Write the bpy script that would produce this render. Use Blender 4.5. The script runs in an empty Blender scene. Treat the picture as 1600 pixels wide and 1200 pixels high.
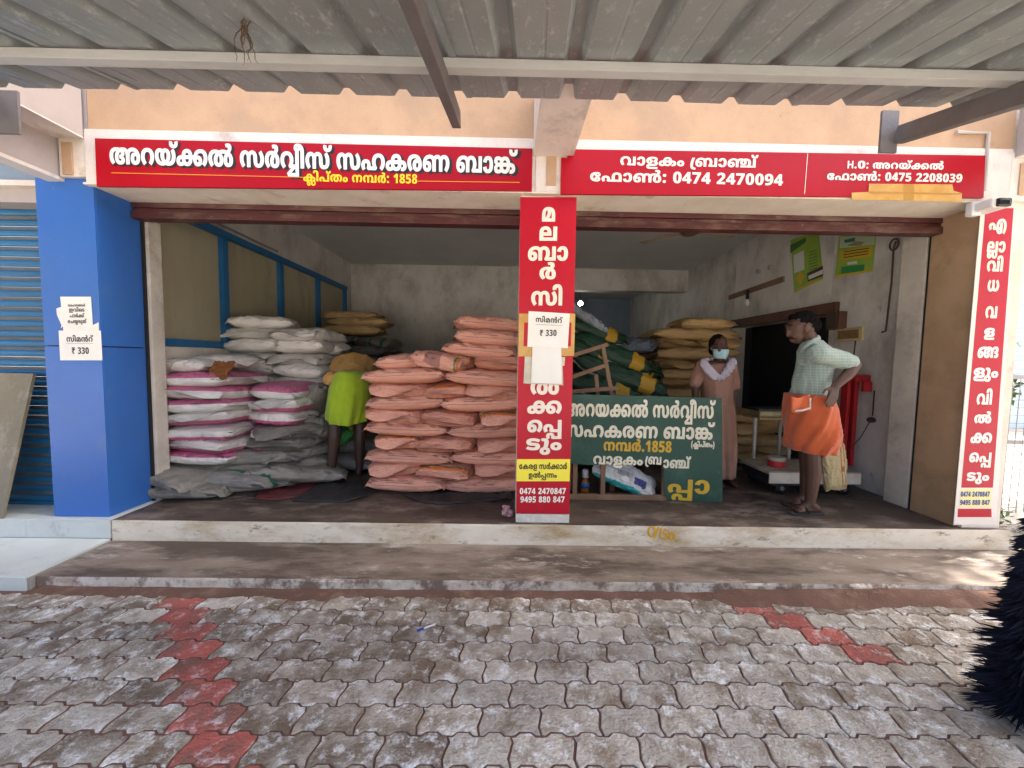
import bpy, bmesh, math, random
import numpy as np
from mathutils import Vector, Matrix, noise
from math import sin, cos, pi, radians
random.seed(7)
sc = bpy.context.scene
# ------------------------------------------------------------------ camera
CAM = Vector((0, 0, 1.45)); FPX = 600.0
PITCH, YAW, ROLL = 3.5, 0.6, 0.9
cd = bpy.data.cameras.new('camera'); cam = bpy.data.objects.new('camera', cd); sc.collection.objects.link(cam)
cd.sensor_width = 36; cd.lens = FPX / 1600 * 36; cd.clip_start = 0.05; cd.clip_end = 3000
CM = Matrix.Rotation(radians(-YAW), 3, 'Z') @ Matrix.Rotation(radians(90 - PITCH), 3, 'X') @ Matrix.Rotation(radians(ROLL), 3, 'Z')
cam.matrix_world = Matrix.Translation(CAM) @ CM.to_4x4()
sc.camera = cam
# ------------------------------------------------------------------ sky, sun, exposure
SUN_EL, SUN_AZ = radians(58), radians(72)      # azimuth clockwise from +Y: right of the shop, slightly behind it
w = bpy.data.worlds.new('World'); sc.world = w; w.use_nodes = True
nt = w.node_tree; bg = nt.nodes['Background']
sky = nt.nodes.new('ShaderNodeTexSky'); sky.sky_type = 'NISHITA'; sky.sun_disc = False
sky.sun_elevation = SUN_EL; sky.sun_rotation = SUN_AZ; sky.air_density = .55; sky.dust_density = 7.0; sky.ozone_density = .4
nt.links.new(sky.outputs[0], bg.inputs[0]); bg.inputs[1].default_value = 0.15
sl = bpy.data.lights.new('sun', 'SUN'); sl.energy = 2.8; sl.angle = radians(1.0); sl.color = (1, .95, .87)
so = bpy.data.objects.new('sun', sl); sc.collection.objects.link(so)
so.rotation_euler = Vector((sin(SUN_AZ) * cos(SUN_EL), cos(SUN_AZ) * cos(SUN_EL), sin(SUN_EL))).to_track_quat('Z', 'Y').to_euler()
sc.view_settings.view_transform = 'Standard'; sc.view_settings.look = 'None'
sc.view_settings.exposure = 2.45; sc.view_settings.gamma = 1
sc.cycles.max_bounces = 10; sc.cycles.diffuse_bounces = 6; sc.cycles.use_denoising = True

# ------------------------------------------------------------------ helpers
C = sc.collection
def ray(px, py): return CM @ Vector(((px - 800) / FPX, -(py - 600) / FPX, -1))
def onY(px, py, Y): d = ray(px, py); return CAM + d * (Y / d.y)
def onZ(px, py, Z): d = ray(px, py); return CAM + d * ((Z - CAM.z) / d.z)
def onX(px, py, X): d = ray(px, py); return CAM + d * (X / d.x)
def tag(o, label=None, cat=None, group=None, kind=None):
    if label: o['label'] = label
    if cat: o['category'] = cat
    if group: o['group'] = group
    if kind: o['kind'] = kind
    return o
def thing(name, label, cat, loc=(0, 0, 0), rz=0, group=None):
    o = bpy.data.objects.new(name, None); C.objects.link(o); o.location = loc; o.rotation_euler[2] = rz
    return tag(o, label, cat, group)
def link(name, me, mat=None, parent=None, smooth=False):
    o = bpy.data.objects.new(name, me); C.objects.link(o)
    if mat and not me.materials: me.materials.append(mat)
    if parent:
        o.parent = parent
        if parent.type == 'EMPTY': o.matrix_parent_inverse = inv_of(parent)
    if smooth: me.shade_smooth()
    return o
def inv_of(p):   # inverse of a root's own transform, so meshes written in world space stay in place
    return (Matrix.Translation(p.location) @ p.rotation_euler.to_matrix().to_4x4()).inverted()
def obj(name, bm, mat=None, parent=None, smooth=False):
    me = bpy.data.meshes.new(name); bm.normal_update(); bm.to_mesh(me); bm.free()
    o = link(name, me, mat, parent, smooth)
    if parent:
        p = parent; root = p
        while root.parent: root = root.parent
        if root is p and p.type == 'EMPTY': o.matrix_parent_inverse = inv_of(p)
    return o
def box(bm, x0, x1, y0, y1, z0, z1, bev=0):
    r = bmesh.ops.create_cube(bm, size=1)
    vs = r['verts']
    for v in vs:
        v.co = Vector((x0 + (v.co.x + .5) * (x1 - x0), y0 + (v.co.y + .5) * (y1 - y0), z0 + (v.co.z + .5) * (z1 - z0)))
    if bev:
        es = list({e for v in vs for e in v.link_edges})
        bmesh.ops.bevel(bm, geom=es, offset=bev, segments=2, affect='EDGES', profile=.6)
    return bm
def BX(name, mat, parent, x0, x1, y0, y1, z0, z1, bev=0):
    return obj(name, box(bmesh.new(), x0, x1, y0, y1, z0, z1, bev), mat, parent)
def beam(bm, a, b, w, h, up=(0, 0, 1)):
    a, b = Vector(a), Vector(b); d = (b - a).normalized(); s = d.cross(Vector(up)).normalized(); u = s.cross(d)
    vs = [bm.verts.new(p + s * (w / 2 * i) + u * (h / 2 * j)) for p in (a, b) for i, j in ((-1, -1), (1, -1), (1, 1), (-1, 1))]
    for f in ((3, 2, 1, 0), (4, 5, 6, 7), (0, 1, 5, 4), (1, 2, 6, 5), (2, 3, 7, 6), (3, 0, 4, 7)): bm.faces.new([vs[i] for i in f])
    return bm
def tube(bm, pts, r, n=8, caps=True):
    pts = [Vector(p) for p in pts]; rings = []
    for i, p in enumerate(pts):
        d = (pts[min(i + 1, len(pts) - 1)] - pts[max(i - 1, 0)]).normalized()
        s = d.cross(Vector((.13, .37, .92))).normalized(); u = s.cross(d)
        ri = r[i] if isinstance(r, (list, tuple)) else r
        rings.append([bm.verts.new(p + (s * cos(2 * pi * k / n) + u * sin(2 * pi * k / n)) * ri) for k in range(n)])
    for a, b in zip(rings, rings[1:]):
        for k in range(n): bm.faces.new((a[k], a[(k + 1) % n], b[(k + 1) % n], b[k]))
    if caps: bm.faces.new(rings[0][::-1]); bm.faces.new(rings[-1])
    return bm
def prism(bm, poly, f0, f1):     # poly of 2-D points; f0/f1 map a 2-D point to the front / back face
    a = [bm.verts.new(f0(*p)) for p in poly]; b = [bm.verts.new(f1(*p)) for p in poly]; n = len(poly)
    bm.faces.new(a[::-1]); bm.faces.new(b)
    for i in range(n): bm.faces.new((a[i], a[(i + 1) % n], b[(i + 1) % n], b[i]))
    bmesh.ops.recalc_face_normals(bm, faces=bm.faces)
    return bm
# ------------------------------------------------------------------ materials
MATS = {}
def mat(name, c1, c2=None, scale=6, rough=.75, bump=.12, bscale=70, metal=0, c3=None, c3scale=3, c3at=.58, c3w=.08, spec=.4, stretch=(1, 1, 1), vary=0, c4=None, c4scale=25, c4at=.62, sheen=0):
    if name in MATS: return MATS[name]
    m = bpy.data.materials.new(name); m.use_nodes = True; n = m.node_tree; N = n.nodes; L = n.links
    p = N['Principled BSDF']; p.inputs['Roughness'].default_value = rough; p.inputs['Metallic'].default_value = metal
    p.inputs['Specular IOR Level'].default_value = spec
    if sheen: p.inputs['Sheen Weight'].default_value = sheen
    tc = N.new('ShaderNodeTexCoord'); mp = N.new('ShaderNodeMapping'); L.new(tc.outputs['Object'], mp.inputs[0]); mp.inputs['Scale'].default_value = stretch
    oi = N.new('ShaderNodeObjectInfo'); mul = N.new('ShaderNodeMath'); mul.operation = 'MULTIPLY'; mul.inputs[1].default_value = 37.0
    L.new(oi.outputs['Random'], mul.inputs[0]); L.new(mul.outputs[0], mp.inputs['Location'])
    def noi(s, d=6, r=.6):
        t = N.new('ShaderNodeTexNoise'); t.inputs['Scale'].default_value = s; t.inputs['Detail'].default_value = d; t.inputs['Roughness'].default_value = r
        L.new(mp.outputs[0], t.inputs['Vector']); return t
    def rgb(c): return (c[0], c[1], c[2], 1)
    def mix(fac, a, b):
        x = N.new('ShaderNodeMix'); x.data_type = 'RGBA'
        L.new(fac, x.inputs[0])
        for s, v in ((6, a), (7, b)):
            if isinstance(v, (tuple, list)): x.inputs[s].default_value = rgb(v)
            else: L.new(v, x.inputs[s])
        return x.outputs[2]
    def ramp(src, lo, hi):
        r = N.new('ShaderNodeMapRange'); r.inputs[1].default_value = lo; r.inputs[2].default_value = hi; L.new(src, r.inputs[0]); return r.outputs[0]
    c2 = c2 or tuple(v * .82 for v in c1)
    col = mix(ramp(noi(scale, 8, .66).outputs[0], .38, .62), c1, c2)
    if c3: col = mix(ramp(noi(c3scale, 9, .68).outputs[0], c3at - c3w, c3at + c3w), col, c3)
    if c4: col = mix(ramp(noi(c4scale, 11, .78).outputs[0], c4at - .06, c4at + .06), col, c4)
    if vary:
        h = N.new('ShaderNodeHueSaturation'); r = N.new('ShaderNodeMapRange'); r.inputs[3].default_value = 1 - vary; r.inputs[4].default_value = 1 + vary
        L.new(oi.outputs['Random'], r.inputs[0]); L.new(r.outputs[0], h.inputs['Value']); L.new(col, h.inputs['Color']); col = h.outputs[0]
    L.new(col, p.inputs['Base Color'])
    if bump:
        b = N.new('ShaderNodeBump'); b.inputs['Strength'].default_value = bump; b.inputs['Distance'].default_value = .02
        L.new(noi(bscale, 5, .6).outputs[0], b.inputs['Height']); L.new(b.outputs[0], p.inputs['Normal'])
    MATS[name] = m; m['p'] = 1
    return m
def band_mat(name, base, spec):
    """a material with flat colour bands; spec: list of (axis, lo, hi, colour) in the object's own unit coordinates"""
    if name in MATS: return MATS[name]
    m = mat(name, *base[0], **base[1]); N = m.node_tree.nodes; L = m.node_tree.links; p = N['Principled BSDF']
    src = p.inputs['Base Color'].links[0].from_socket
    tc = [x for x in N if x.type == 'TEX_COORD'][0]; sx = N.new('ShaderNodeSeparateXYZ'); L.new(tc.outputs['Object'], sx.inputs[0])
    nz = N.new('ShaderNodeTexNoise'); nz.inputs['Scale'].default_value = 5; L.new(tc.outputs['Object'], nz.inputs['Vector'])
    for conds, colr in spec:
        f = None
        for ax, lo, hi in conds:
            wob = N.new('ShaderNodeMath'); wob.operation = 'MULTIPLY_ADD'; L.new(nz.outputs[0], wob.inputs[0]); wob.inputs[1].default_value = .06; L.new(sx.outputs[ax], wob.inputs[2])
            a = N.new('ShaderNodeMath'); a.operation = 'GREATER_THAN'; L.new(wob.outputs[0], a.inputs[0]); a.inputs[1].default_value = lo + .03
            b = N.new('ShaderNodeMath'); b.operation = 'LESS_THAN'; L.new(wob.outputs[0], b.inputs[0]); b.inputs[1].default_value = hi + .03
            c = N.new('ShaderNodeMath'); c.operation = 'MULTIPLY'; L.new(a.outputs[0], c.inputs[0]); L.new(b.outputs[0], c.inputs[1]); g = c.outputs[0]
            if f: d = N.new('ShaderNodeMath'); d.operation = 'MULTIPLY'; L.new(f, d.inputs[0]); L.new(g, d.inputs[1]); f = d.outputs[0]
            else: f = g
        x = N.new('ShaderNodeMix'); x.data_type = 'RGBA'; L.new(f, x.inputs[0]); L.new(src, x.inputs[6]); x.inputs[7].default_value = (*colr, 1); src = x.outputs[2]
    L.new(src, p.inputs['Base Color'])
    return m
def plain(name, c, rough=.6, emit=0, metal=0, spec=.4):
    if name in MATS: return MATS[name]
    m = bpy.data.materials.new(name); m.use_nodes = True; p = m.node_tree.nodes['Principled BSDF']
    p.inputs['Base Color'].default_value = (*c, 1); p.inputs['Roughness'].default_value = rough; p.inputs['Metallic'].default_value = metal; p.inputs['Specular IOR Level'].default_value = spec
    if emit: p.inputs['Emission Color'].default_value = (*c, 1); p.inputs['Emission Strength'].default_value = emit
    MATS[name] = m; return m
peach = mat('peach_paint', (.52, .34, .20), (.46, .295, .175), 3, c3=(.40, .28, .18), c3scale=1.5, c3at=.62, c3w=.12, c4=(.26, .20, .15), c4scale=12, c4at=.68)
cream = mat('cream_paint', (.74, .68, .58), (.66, .58, .47), 5, c3=(.45, .36, .26), c3scale=4, c3at=.66, c3w=.08, c4=(.2, .17, .13), c4scale=22, c4at=.72)
whitewash = mat('whitewash', (.74, .68, .60), (.65, .59, .52), 4, c3=(.42, .38, .34), c3scale=3, c3at=.64, c4=(.2, .18, .16), c4scale=18, c4at=.72)
lilac = mat('lilac_plaster', (.44, .39, .355), (.39, .345, .32), 3, c4=(.25, .22, .2), c4scale=16, c4at=.72)
wallgrey = mat('interior_wall', (.60, .59, .55), (.50, .49, .45), 2.2, c3=(.30, .285, .25), c3scale=1.7, c3at=.585, c3w=.11, c4=(.15, .13, .11), c4scale=7, c4at=.665, stretch=(1, 1, .7))
ceilmat = mat('ceiling_paint', (.62, .63, .62), (.55, .56, .56), 1.5, c4=(.3, .3, .29), c4scale=9, c4at=.7)
tanwall = mat('tan_column', (.42, .29, .17), (.36, .24, .14), 3, c3=(.27, .18, .10), c3scale=2.5, c3at=.62, c3w=.1, c4=(.12, .09, .06), c4scale=12, c4at=.72)
jambmat = mat('jamb_plaster', (.58, .55, .48), (.48, .45, .39), 4, c3=(.33, .30, .25), c3scale=3, c3at=.62, c4=(.14, .12, .1), c4scale=15, c4at=.68)
maroon = mat('maroon_rusty_paint', (.085, .020, .020), (.055, .014, .014), 6, .55, c3=(.14, .085, .06), c3scale=7, c3at=.57, c4=(.24, .19, .15), c4scale=16, c4at=.64, stretch=(.4, 1, 1))
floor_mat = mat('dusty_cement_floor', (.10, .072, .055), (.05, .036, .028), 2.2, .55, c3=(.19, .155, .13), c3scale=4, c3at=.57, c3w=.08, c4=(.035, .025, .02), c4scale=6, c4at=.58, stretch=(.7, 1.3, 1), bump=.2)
plinth_face = mat('plinth_edge', (.74, .68, .55), (.66, .58, .44), 5, c3=(.38, .27, .13), c3scale=2.6, c3at=.57, c3w=.12, c4=(.12, .09, .06), c4scale=9, c4at=.62, stretch=(.6, 1, 1.6))
slab_mat = mat('stained_concrete', (.28, .23, .185), (.18, .14, .105), 3, .7, c3=(.085, .062, .046), c3scale=2.4, c3at=.52, c3w=.07, stretch=(.55, 1.5, 1), c4=(.46, .42, .37), c4scale=3.2, c4at=.62, bump=.35, bscale=40)
slab_edge = mat('chipped_edge', (.60, .55, .46), (.42, .35, .27), 8, c3=(.17, .12, .09), c3scale=6, c3at=.54, c3w=.05, c4=(.08, .06, .045), c4scale=16, c4at=.62, bump=.4, bscale=40)
dirt = mat('brown_dirt', (.17, .10, .075), (.13, .078, .058), 5, .95, c3=(.23, .15, .11), c3scale=8, c3at=.6, bump=.5, bscale=60, spec=.1)
def paver_mat(name, a, b, brown, white, wat, bat):
    return mat(name, a, b, 11, .8, c3=brown, c3scale=5.5, c3at=bat, c3w=.10, c4=white, c4scale=13, c4at=wat, bump=1.0, bscale=60, vary=.16)
pav_grey = paver_mat('paver_grey', (.58, .54, .46), (.42, .385, .32), (.25, .185, .12), (.84, .86, .84), .575, .57)
pav_mud = paver_mat('paver_muddy', (.47, .425, .35), (.32, .28, .22), (.19, .14, .095), (.82, .84, .82), .57, .52)
pav_red = paver_mat('paver_red', (.50, .13, .10), (.40, .11, .085), (.22, .12, .09), (.66, .54, .52), .585, .55)
galv = mat('galvanised_sheet', (.32, .365, .355), (.265, .305, .298), 3, .5, metal=.12, c4=(.48, .52, .51), c4scale=24, c4at=.595, bump=.05, bscale=40, stretch=(1, .45, 1))
steel_w = mat('pale_steel_tube', (.50, .51, .49), (.43, .44, .42), 6, .5, c4=(.2, .18, .16), c4scale=25, c4at=.70, stretch=(.3, 1, 1))
steel_g = mat('grey_steel', (.16, .15, .148), (.13, .12, .118), 5, .55, c4=(.12, .08, .06), c4scale=18, c4at=.70)
blue_acp = mat('blue_cladding', (.035, .14, .46), (.03, .125, .42), 2, .33, bump=.03, bscale=3, c3=(.05, .15, .40), c3scale=2, c3at=.62, c4=(.20, .28, .46), c4scale=14, c4at=.70)
blue_shut = mat('blue_shutter_paint', (.012, .145, .31), (.010, .115, .25), 5, .5, c4=(.06, .08, .1), c4scale=20, c4at=.68, stretch=(.3, 1, 1))
shut_gap = mat('shutter_groove', (.10, .12, .13), (.14, .15, .15), 6, .7)
blue_frame = mat('blue_wood_paint', (.012, .12, .29), (.01, .10, .24), 5, .5)
ply = mat('olive_ply', (.34, .31, .21), (.29, .265, .18), 2.0, c3=(.22, .2, .13), c3scale=3, c3at=.64, stretch=(1, 1, .35))
tilem = mat('pale_tile', (.60, .64, .60), (.52, .56, .53), 2.5, .3, c3=(.30, .28, .25), c3scale=4, c3at=.68, bump=.03)
red_vinyl = mat('red_vinyl', (.38, .0006, .010), (.355, .0006, .009), 2, .42, bump=.10, bscale=4, spec=.25)
red_vinyl_f = mat('faded_red_vinyl', (.46, .006, .022), (.42, .004, .018), 1.2, .42, bump=.14, bscale=5, spec=.3)
cream_vinyl = mat('cream_letters', (.80, .74, .62), (.76, .70, .58), 9, .5, bump=0)
white_vinyl = mat('white_letters', (.84, .80, .72), (.80, .76, .68), 9, .5, bump=0)
black_vinyl = plain('black_letters', (.02, .016, .015), .5)
yellow_vinyl = plain('yellow_print', (.85, .62, .02), .45)
yellow_panel = plain('yellow_panel', (.86, .75, .06), .45)
blue_ink = plain('blue_ink', (.03, .06, .28), .5)
paper = mat('paper', (.80, .80, .74), (.75, .75, .68), 4, .8, bump=.05, bscale=15)
ink = plain('paper_ink', (.05, .05, .05), .8)
tape = mat('brown_tape', (.50, .27, .06), (.58, .36, .10), 7, .3, bump=.05, bscale=20)
wood = mat('rough_timber', (.22, .13, .08), (.15, .09, .055), 6, .8, stretch=(1, 1, .2), bump=.2)
wood_d = mat('dark_timber', (.11, .05, .03), (.075, .035, .02), 6, .6)
green_board = mat('green_board_paint', (.014, .062, .042), (.011, .050, .035), 4, .55, c3=(.03, .085, .06), c3scale=3, c3at=.6, c4=(.12, .14, .11), c4scale=18, c4at=.67)
sign_white = mat('brushed_white_paint', (.66, .64, .50), (.56, .54, .42), 10, .6, c4=(.10, .15, .11), c4scale=30, c4at=.66)
sign_yellow = mat('brushed_yellow_paint', (.52, .34, .02), (.45, .29, .02), 10, .6, c4=(.2, .18, .04), c4scale=30, c4at=.68)
black = plain('black_rubber', (.015, .015, .016), .6)
GLYPHS = {
 'അ': (1714, [[1468,-10,1512,-2,1560,14,1604,42,1633,71,1665,131,1677,183,1681,231,1677,291,1669,331,1650,383,1625,427,1593,467,1556,501,1488,541,1424,564,1384,572,1304,579,1232,576,1180,568,1128,552,1072,524,1020,488,980,520,932,548,872,568,812,577,692,576,600,559,504,576,352,576,276,565,204,540,136,500,103,467,78,435,47,363,36,291,43,207,66,135,90,91,114,59,184,-11,309,67,251,147,222,215,215,287,222,339,234,371,264,411,316,444,360,457,424,462,430,459,413,443,394,423,363,375,339,307,332,247,334,203,350,135,375,87,395,63,448,23,516,-2,604,-12,696,-6,756,10,807,43,825,63,838,87,848,135,842,183,820,221,788,248,762,263,810,299,825,319,834,343,837,375,833,403,825,423,796,461,836,452,872,433,897,407,918,367,929,307,932,259,932,3,936,0,1109,3,1111,291,1128,367,1142,395,1157,411,1200,440,1252,453,1340,452,1404,436,1436,420,1459,403,1456,401,1392,410,1324,401,1276,381,1234,343,1219,323,1202,287,1191,223,1191,179,1198,139,1215,95,1243,55,1272,29,1316,5,1356,-6,1396,-11],[616,107,564,114,526,139,503,183,496,251,499,283,510,323,543,379,572,407,612,433,640,421,661,399,666,387,668,371,660,343,648,331,628,322,571,315,572,199,648,192,668,180,678,163,677,139,667,123,652,114],[1440,111,1404,114,1384,128,1367,155,1360,195,1363,235,1374,267,1396,288,1428,298,1444,299,1476,292,1505,271,1508,255,1505,191,1493,151,1471,123]]),
 'എ': (1440, [[1260,-228,1329,-121,1373,-13,1389,51,1397,115,1398,215,1385,303,1370,355,1349,403,1302,471,1260,509,1216,536,1156,560,1108,572,1024,579,964,577,876,560,820,537,772,508,711,451,671,391,654,355,627,263,618,199,617,127,612,122,523,123,528,175,525,203,514,243,477,299,448,324,420,341,364,361,288,369,216,364,148,345,116,328,75,295,47,255,30,203,30,143,40,95,67,39,104,-10,116,-9,242,47,214,99,203,151,207,195,218,219,230,231,256,245,296,247,328,235,345,215,357,183,357,135,348,107,327,67,388,1,628,0,646,-61,671,-113,707,-161,744,-191,804,-218,848,-226,928,-226,972,-217,1016,-198,1046,-173,1074,-129,1085,-89,1090,-33,1090,379,914,379,912,122,794,123,799,231,814,299,830,339,863,391,900,424,948,448,996,456,1040,456,1100,440,1132,420,1154,399,1185,351,1209,279,1218,211,1217,119,1201,23,1173,-57,1120,-157],[896,-105,876,-108,856,-103,826,-77,811,-45,802,-13,802,-1,816,0,913,-1,913,-81,906,-97]]),
 'ഉ': (785, [[729,-205,729,-81,265,-79,229,-66,221,-57,217,-41,224,-17,249,-4,469,6,569,27,641,62,676,91,697,115,727,167,743,219,750,287,746,343,730,403,706,447,663,495,617,528,553,556,485,572,397,579,345,578,289,572,233,560,173,537,121,504,80,463,48,407,35,359,36,291,47,247,77,200,117,166,157,147,197,138,249,135,313,141,357,155,385,170,414,195,434,231,442,259,445,295,438,335,422,367,389,400,361,416,321,428,261,432,221,427,224,431,277,451,353,460,429,456,461,449,497,432,542,391,563,351,570,315,570,271,562,231,535,179,493,147,441,130,369,122,205,116,161,108,113,87,76,59,47,11,39,-49,49,-101,64,-129,97,-163,133,-182,193,-198,273,-205],[251,243,229,241,209,247,183,275,176,327,209,339,249,340,273,328,282,315,286,295,283,271,273,254]]),
 'ഇ': (1097, [[1037,-205,1037,-81,293,-81,257,-78,237,-71,223,-61,217,-41,219,-25,229,-13,249,-4,285,0,701,0,825,10,897,29,961,66,1005,111,1035,163,1054,227,1061,323,1051,395,1023,463,981,516,937,547,885,568,845,576,749,576,669,556,625,532,601,514,553,544,497,565,437,576,361,579,277,572,225,560,145,523,101,489,72,455,52,419,41,387,33,335,36,291,48,247,60,223,81,196,109,171,141,153,177,141,229,135,289,138,333,146,365,158,397,179,414,195,434,231,442,259,445,295,433,347,422,367,400,391,361,416,317,428,261,432,221,426,225,432,281,452,345,460,413,456,457,440,490,411,511,363,518,299,518,159,689,157,692,343,696,383,704,411,721,437,749,452,781,456,825,444,854,415,870,383,879,347,882,291,878,255,866,211,849,184,821,158,769,134,685,122,273,121,205,116,165,109,101,80,64,43,47,11,40,-21,40,-65,45,-89,69,-136,109,-171,157,-190,225,-202],[251,243,229,241,209,247,183,275,176,327,209,339,249,340,273,328,282,315,286,295,283,271,273,254]]),
 'റ': (770, [[588,-10,665,71,705,139,729,219,733,311,714,395,692,439,669,471,636,505,608,525,552,553,516,564,448,576,396,579,332,577,276,569,220,552,180,533,148,512,111,479,83,443,63,407,47,363,38,319,36,271,43,207,55,163,80,110,135,35,184,-11,311,67,251,151,227,207,219,247,217,287,228,351,251,395,276,420,300,435,332,448,364,454,392,455,440,448,484,428,522,391,546,339,553,287,549,235,534,183,501,123,459,67,580,-9]]),
 'യ': (1181, [[812,-10,892,2,944,17,1004,46,1056,86,1098,139,1118,179,1137,247,1143,307,1137,383,1122,443,1090,511,1040,577,906,499,946,423,961,355,961,283,950,231,937,203,902,159,860,129,816,113,756,106,805,167,822,195,842,243,849,275,854,331,850,391,837,439,824,465,814,483,786,515,748,543,700,564,652,575,600,579,544,576,492,565,444,544,400,564,344,576,292,579,224,572,184,561,148,544,124,529,87,495,62,459,48,427,35,375,32,339,35,283,43,235,59,187,79,147,107,107,132,82,188,42,220,26,292,2,372,-10,476,-10,532,-2,588,13,648,-3,700,-10],[433,107,368,113,308,138,267,171,239,211,216,271,209,343,219,399,227,415,248,439,272,453,296,457,332,452,354,439,339,379,336,347,339,291,348,247,379,175],[595,151,558,187,535,227,519,279,513,347,519,391,535,427,560,449,596,457,628,449,653,427,673,379,676,327,669,275,653,227,629,187]]),
 '്': (0, [[-72,601,-28,609,24,630,46,646,74,678,90,718,96,762,93,806,84,837,-63,810,-59,766,-63,746,-72,732,-92,717,-136,712,-172,725,-181,734,-189,754,-188,812,-336,838,-350,798,-350,738,-341,702,-321,666,-284,632,-228,609,-140,598]]),
 'ൽ': (1397, [[1136,-11,1176,-8,1228,4,1272,25,1304,52,1330,86,1349,126,1361,178,1364,222,1361,274,1353,310,1329,370,1310,402,1280,436,1209,494,1269,562,1290,606,1297,658,1290,710,1277,738,1244,772,1208,790,1152,801,1060,799,974,782,1003,674,1044,680,1088,679,1108,670,1118,658,1123,634,1117,602,1105,582,1076,552,944,575,824,579,716,571,604,545,548,563,484,575,428,579,364,578,300,571,236,555,196,539,144,507,94,458,66,414,47,362,36,290,39,230,55,162,79,110,112,62,143,26,184,-12,308,66,251,146,227,198,215,270,216,306,226,354,254,402,304,439,352,455,380,459,448,460,455,458,403,410,370,366,355,338,339,290,332,250,332,194,339,150,359,98,378,70,412,37,452,13,500,-3,552,-11,616,-11,668,-4,720,13,764,41,797,78,820,126,833,186,833,266,820,330,793,390,745,446,792,455,904,455,967,446,903,362,882,318,871,274,867,234,870,178,878,138,894,98,932,48,984,13,1052,-7],[1116,110,1080,118,1060,136,1047,166,1042,206,1046,266,1059,310,1083,358,1102,386,1108,388,1145,346,1166,310,1182,262,1186,222,1182,170,1170,138,1144,116],[588,110,556,116,531,134,515,166,508,210,511,258,526,310,551,350,582,382,596,392,630,346,650,298,658,238,653,174,642,146,620,120]]),
 'സ': (1379, [[1104,-9,1144,-3,1192,14,1240,41,1264,61,1293,95,1312,127,1329,167,1341,219,1341,319,1322,403,1281,483,1204,578,1076,499,1117,439,1144,383,1161,319,1164,259,1157,199,1141,159,1116,130,1076,113,1048,111,1016,118,997,131,983,147,971,175,967,199,961,363,942,447,917,491,890,519,856,545,812,565,760,576,724,579,636,572,576,552,516,509,452,552,408,569,328,579,248,572,184,552,132,520,86,471,55,411,39,347,36,303,39,247,51,187,71,135,95,91,138,31,176,-11,303,67,255,143,235,183,219,243,215,303,223,363,243,407,280,441,304,451,332,456,364,453,388,441,409,415,418,391,423,343,424,1,600,3,600,335,606,395,619,423,640,443,664,453,700,456,720,453,744,441,764,419,774,399,781,355,783,251,791,175,807,119,835,71,876,33,912,13,944,2,1020,-11]]),
 'ർ': (851, [[592,-10,632,-8,684,5,724,24,740,37,760,55,786,90,802,126,814,174,817,262,805,326,793,358,749,434,708,479,675,506,725,566,738,590,749,630,750,670,745,706,733,734,716,757,668,788,608,800,512,799,428,783,456,673,488,679,536,680,556,674,570,662,577,638,574,610,564,590,544,566,432,579,312,572,268,563,208,543,176,527,136,500,91,454,58,398,42,346,36,274,46,190,63,142,91,90,143,26,184,-12,309,66,310,70,251,150,227,206,217,270,223,334,238,374,255,398,296,431,332,447,364,455,432,460,437,458,394,414,359,366,331,302,323,258,321,218,323,186,335,130,362,74,384,49,428,18,460,4,504,-7],[572,110,544,113,518,130,503,158,496,206,499,258,512,306,539,362,566,398,572,404,576,402,614,346,630,302,640,238,637,178,625,142,600,116]]),
 'വ': (1087, [[188,-10,311,67,251,151,227,207,219,247,217,287,222,331,231,359,251,395,288,429,332,449,380,456,444,448,484,428,522,391,541,355,553,287,545,215,521,155,469,79,524,2,1028,0,1030,563,1028,567,1012,567,856,567,853,563,853,127,848,122,685,123,709,167,725,215,732,295,725,351,705,411,673,463,632,505,600,528,552,552,512,565,444,576,376,579,324,576,256,564,212,549,160,521,111,479,67,415,42,343,36,271,46,191,79,111,135,35,181,-9]]),
 'ീ': (291, [[230,0,234,4,232,564,227,608,211,676,191,720,175,744,134,786,106,805,58,828,-10,846,-110,852,-194,841,-254,814,-270,800,-291,772,-300,752,-306,716,-304,684,-295,652,-269,616,-230,591,-198,582,-154,577,-86,582,-50,595,-30,608,3,644,16,676,23,712,43,668,55,584,57,4,62,0],[-121,680,-154,679,-168,688,-175,700,-174,728,-150,750,-110,757,-104,748,-99,724,-101,704,-109,688]]),
 'ഹ': (1354, [[1172,-10,1249,71,1278,115,1301,167,1318,251,1318,311,1309,363,1277,439,1254,471,1216,508,1172,536,1128,555,1084,568,1024,577,908,576,816,556,744,521,708,492,679,459,654,419,639,383,626,335,622,291,623,255,634,195,668,122,524,122,528,175,521,223,501,267,468,308,428,336,380,356,312,368,248,368,180,356,144,343,97,315,59,275,35,223,28,175,31,131,48,74,75,27,108,-12,239,43,242,47,214,99,207,123,203,167,207,195,218,219,236,236,256,245,284,248,320,240,337,227,350,207,358,179,357,135,348,107,327,67,388,1,828,1,886,79,838,147,810,211,802,287,807,331,814,355,843,403,880,433,920,449,976,455,1024,448,1068,428,1097,403,1125,355,1137,287,1129,215,1101,147,1044,67,1164,-9]]),
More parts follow.
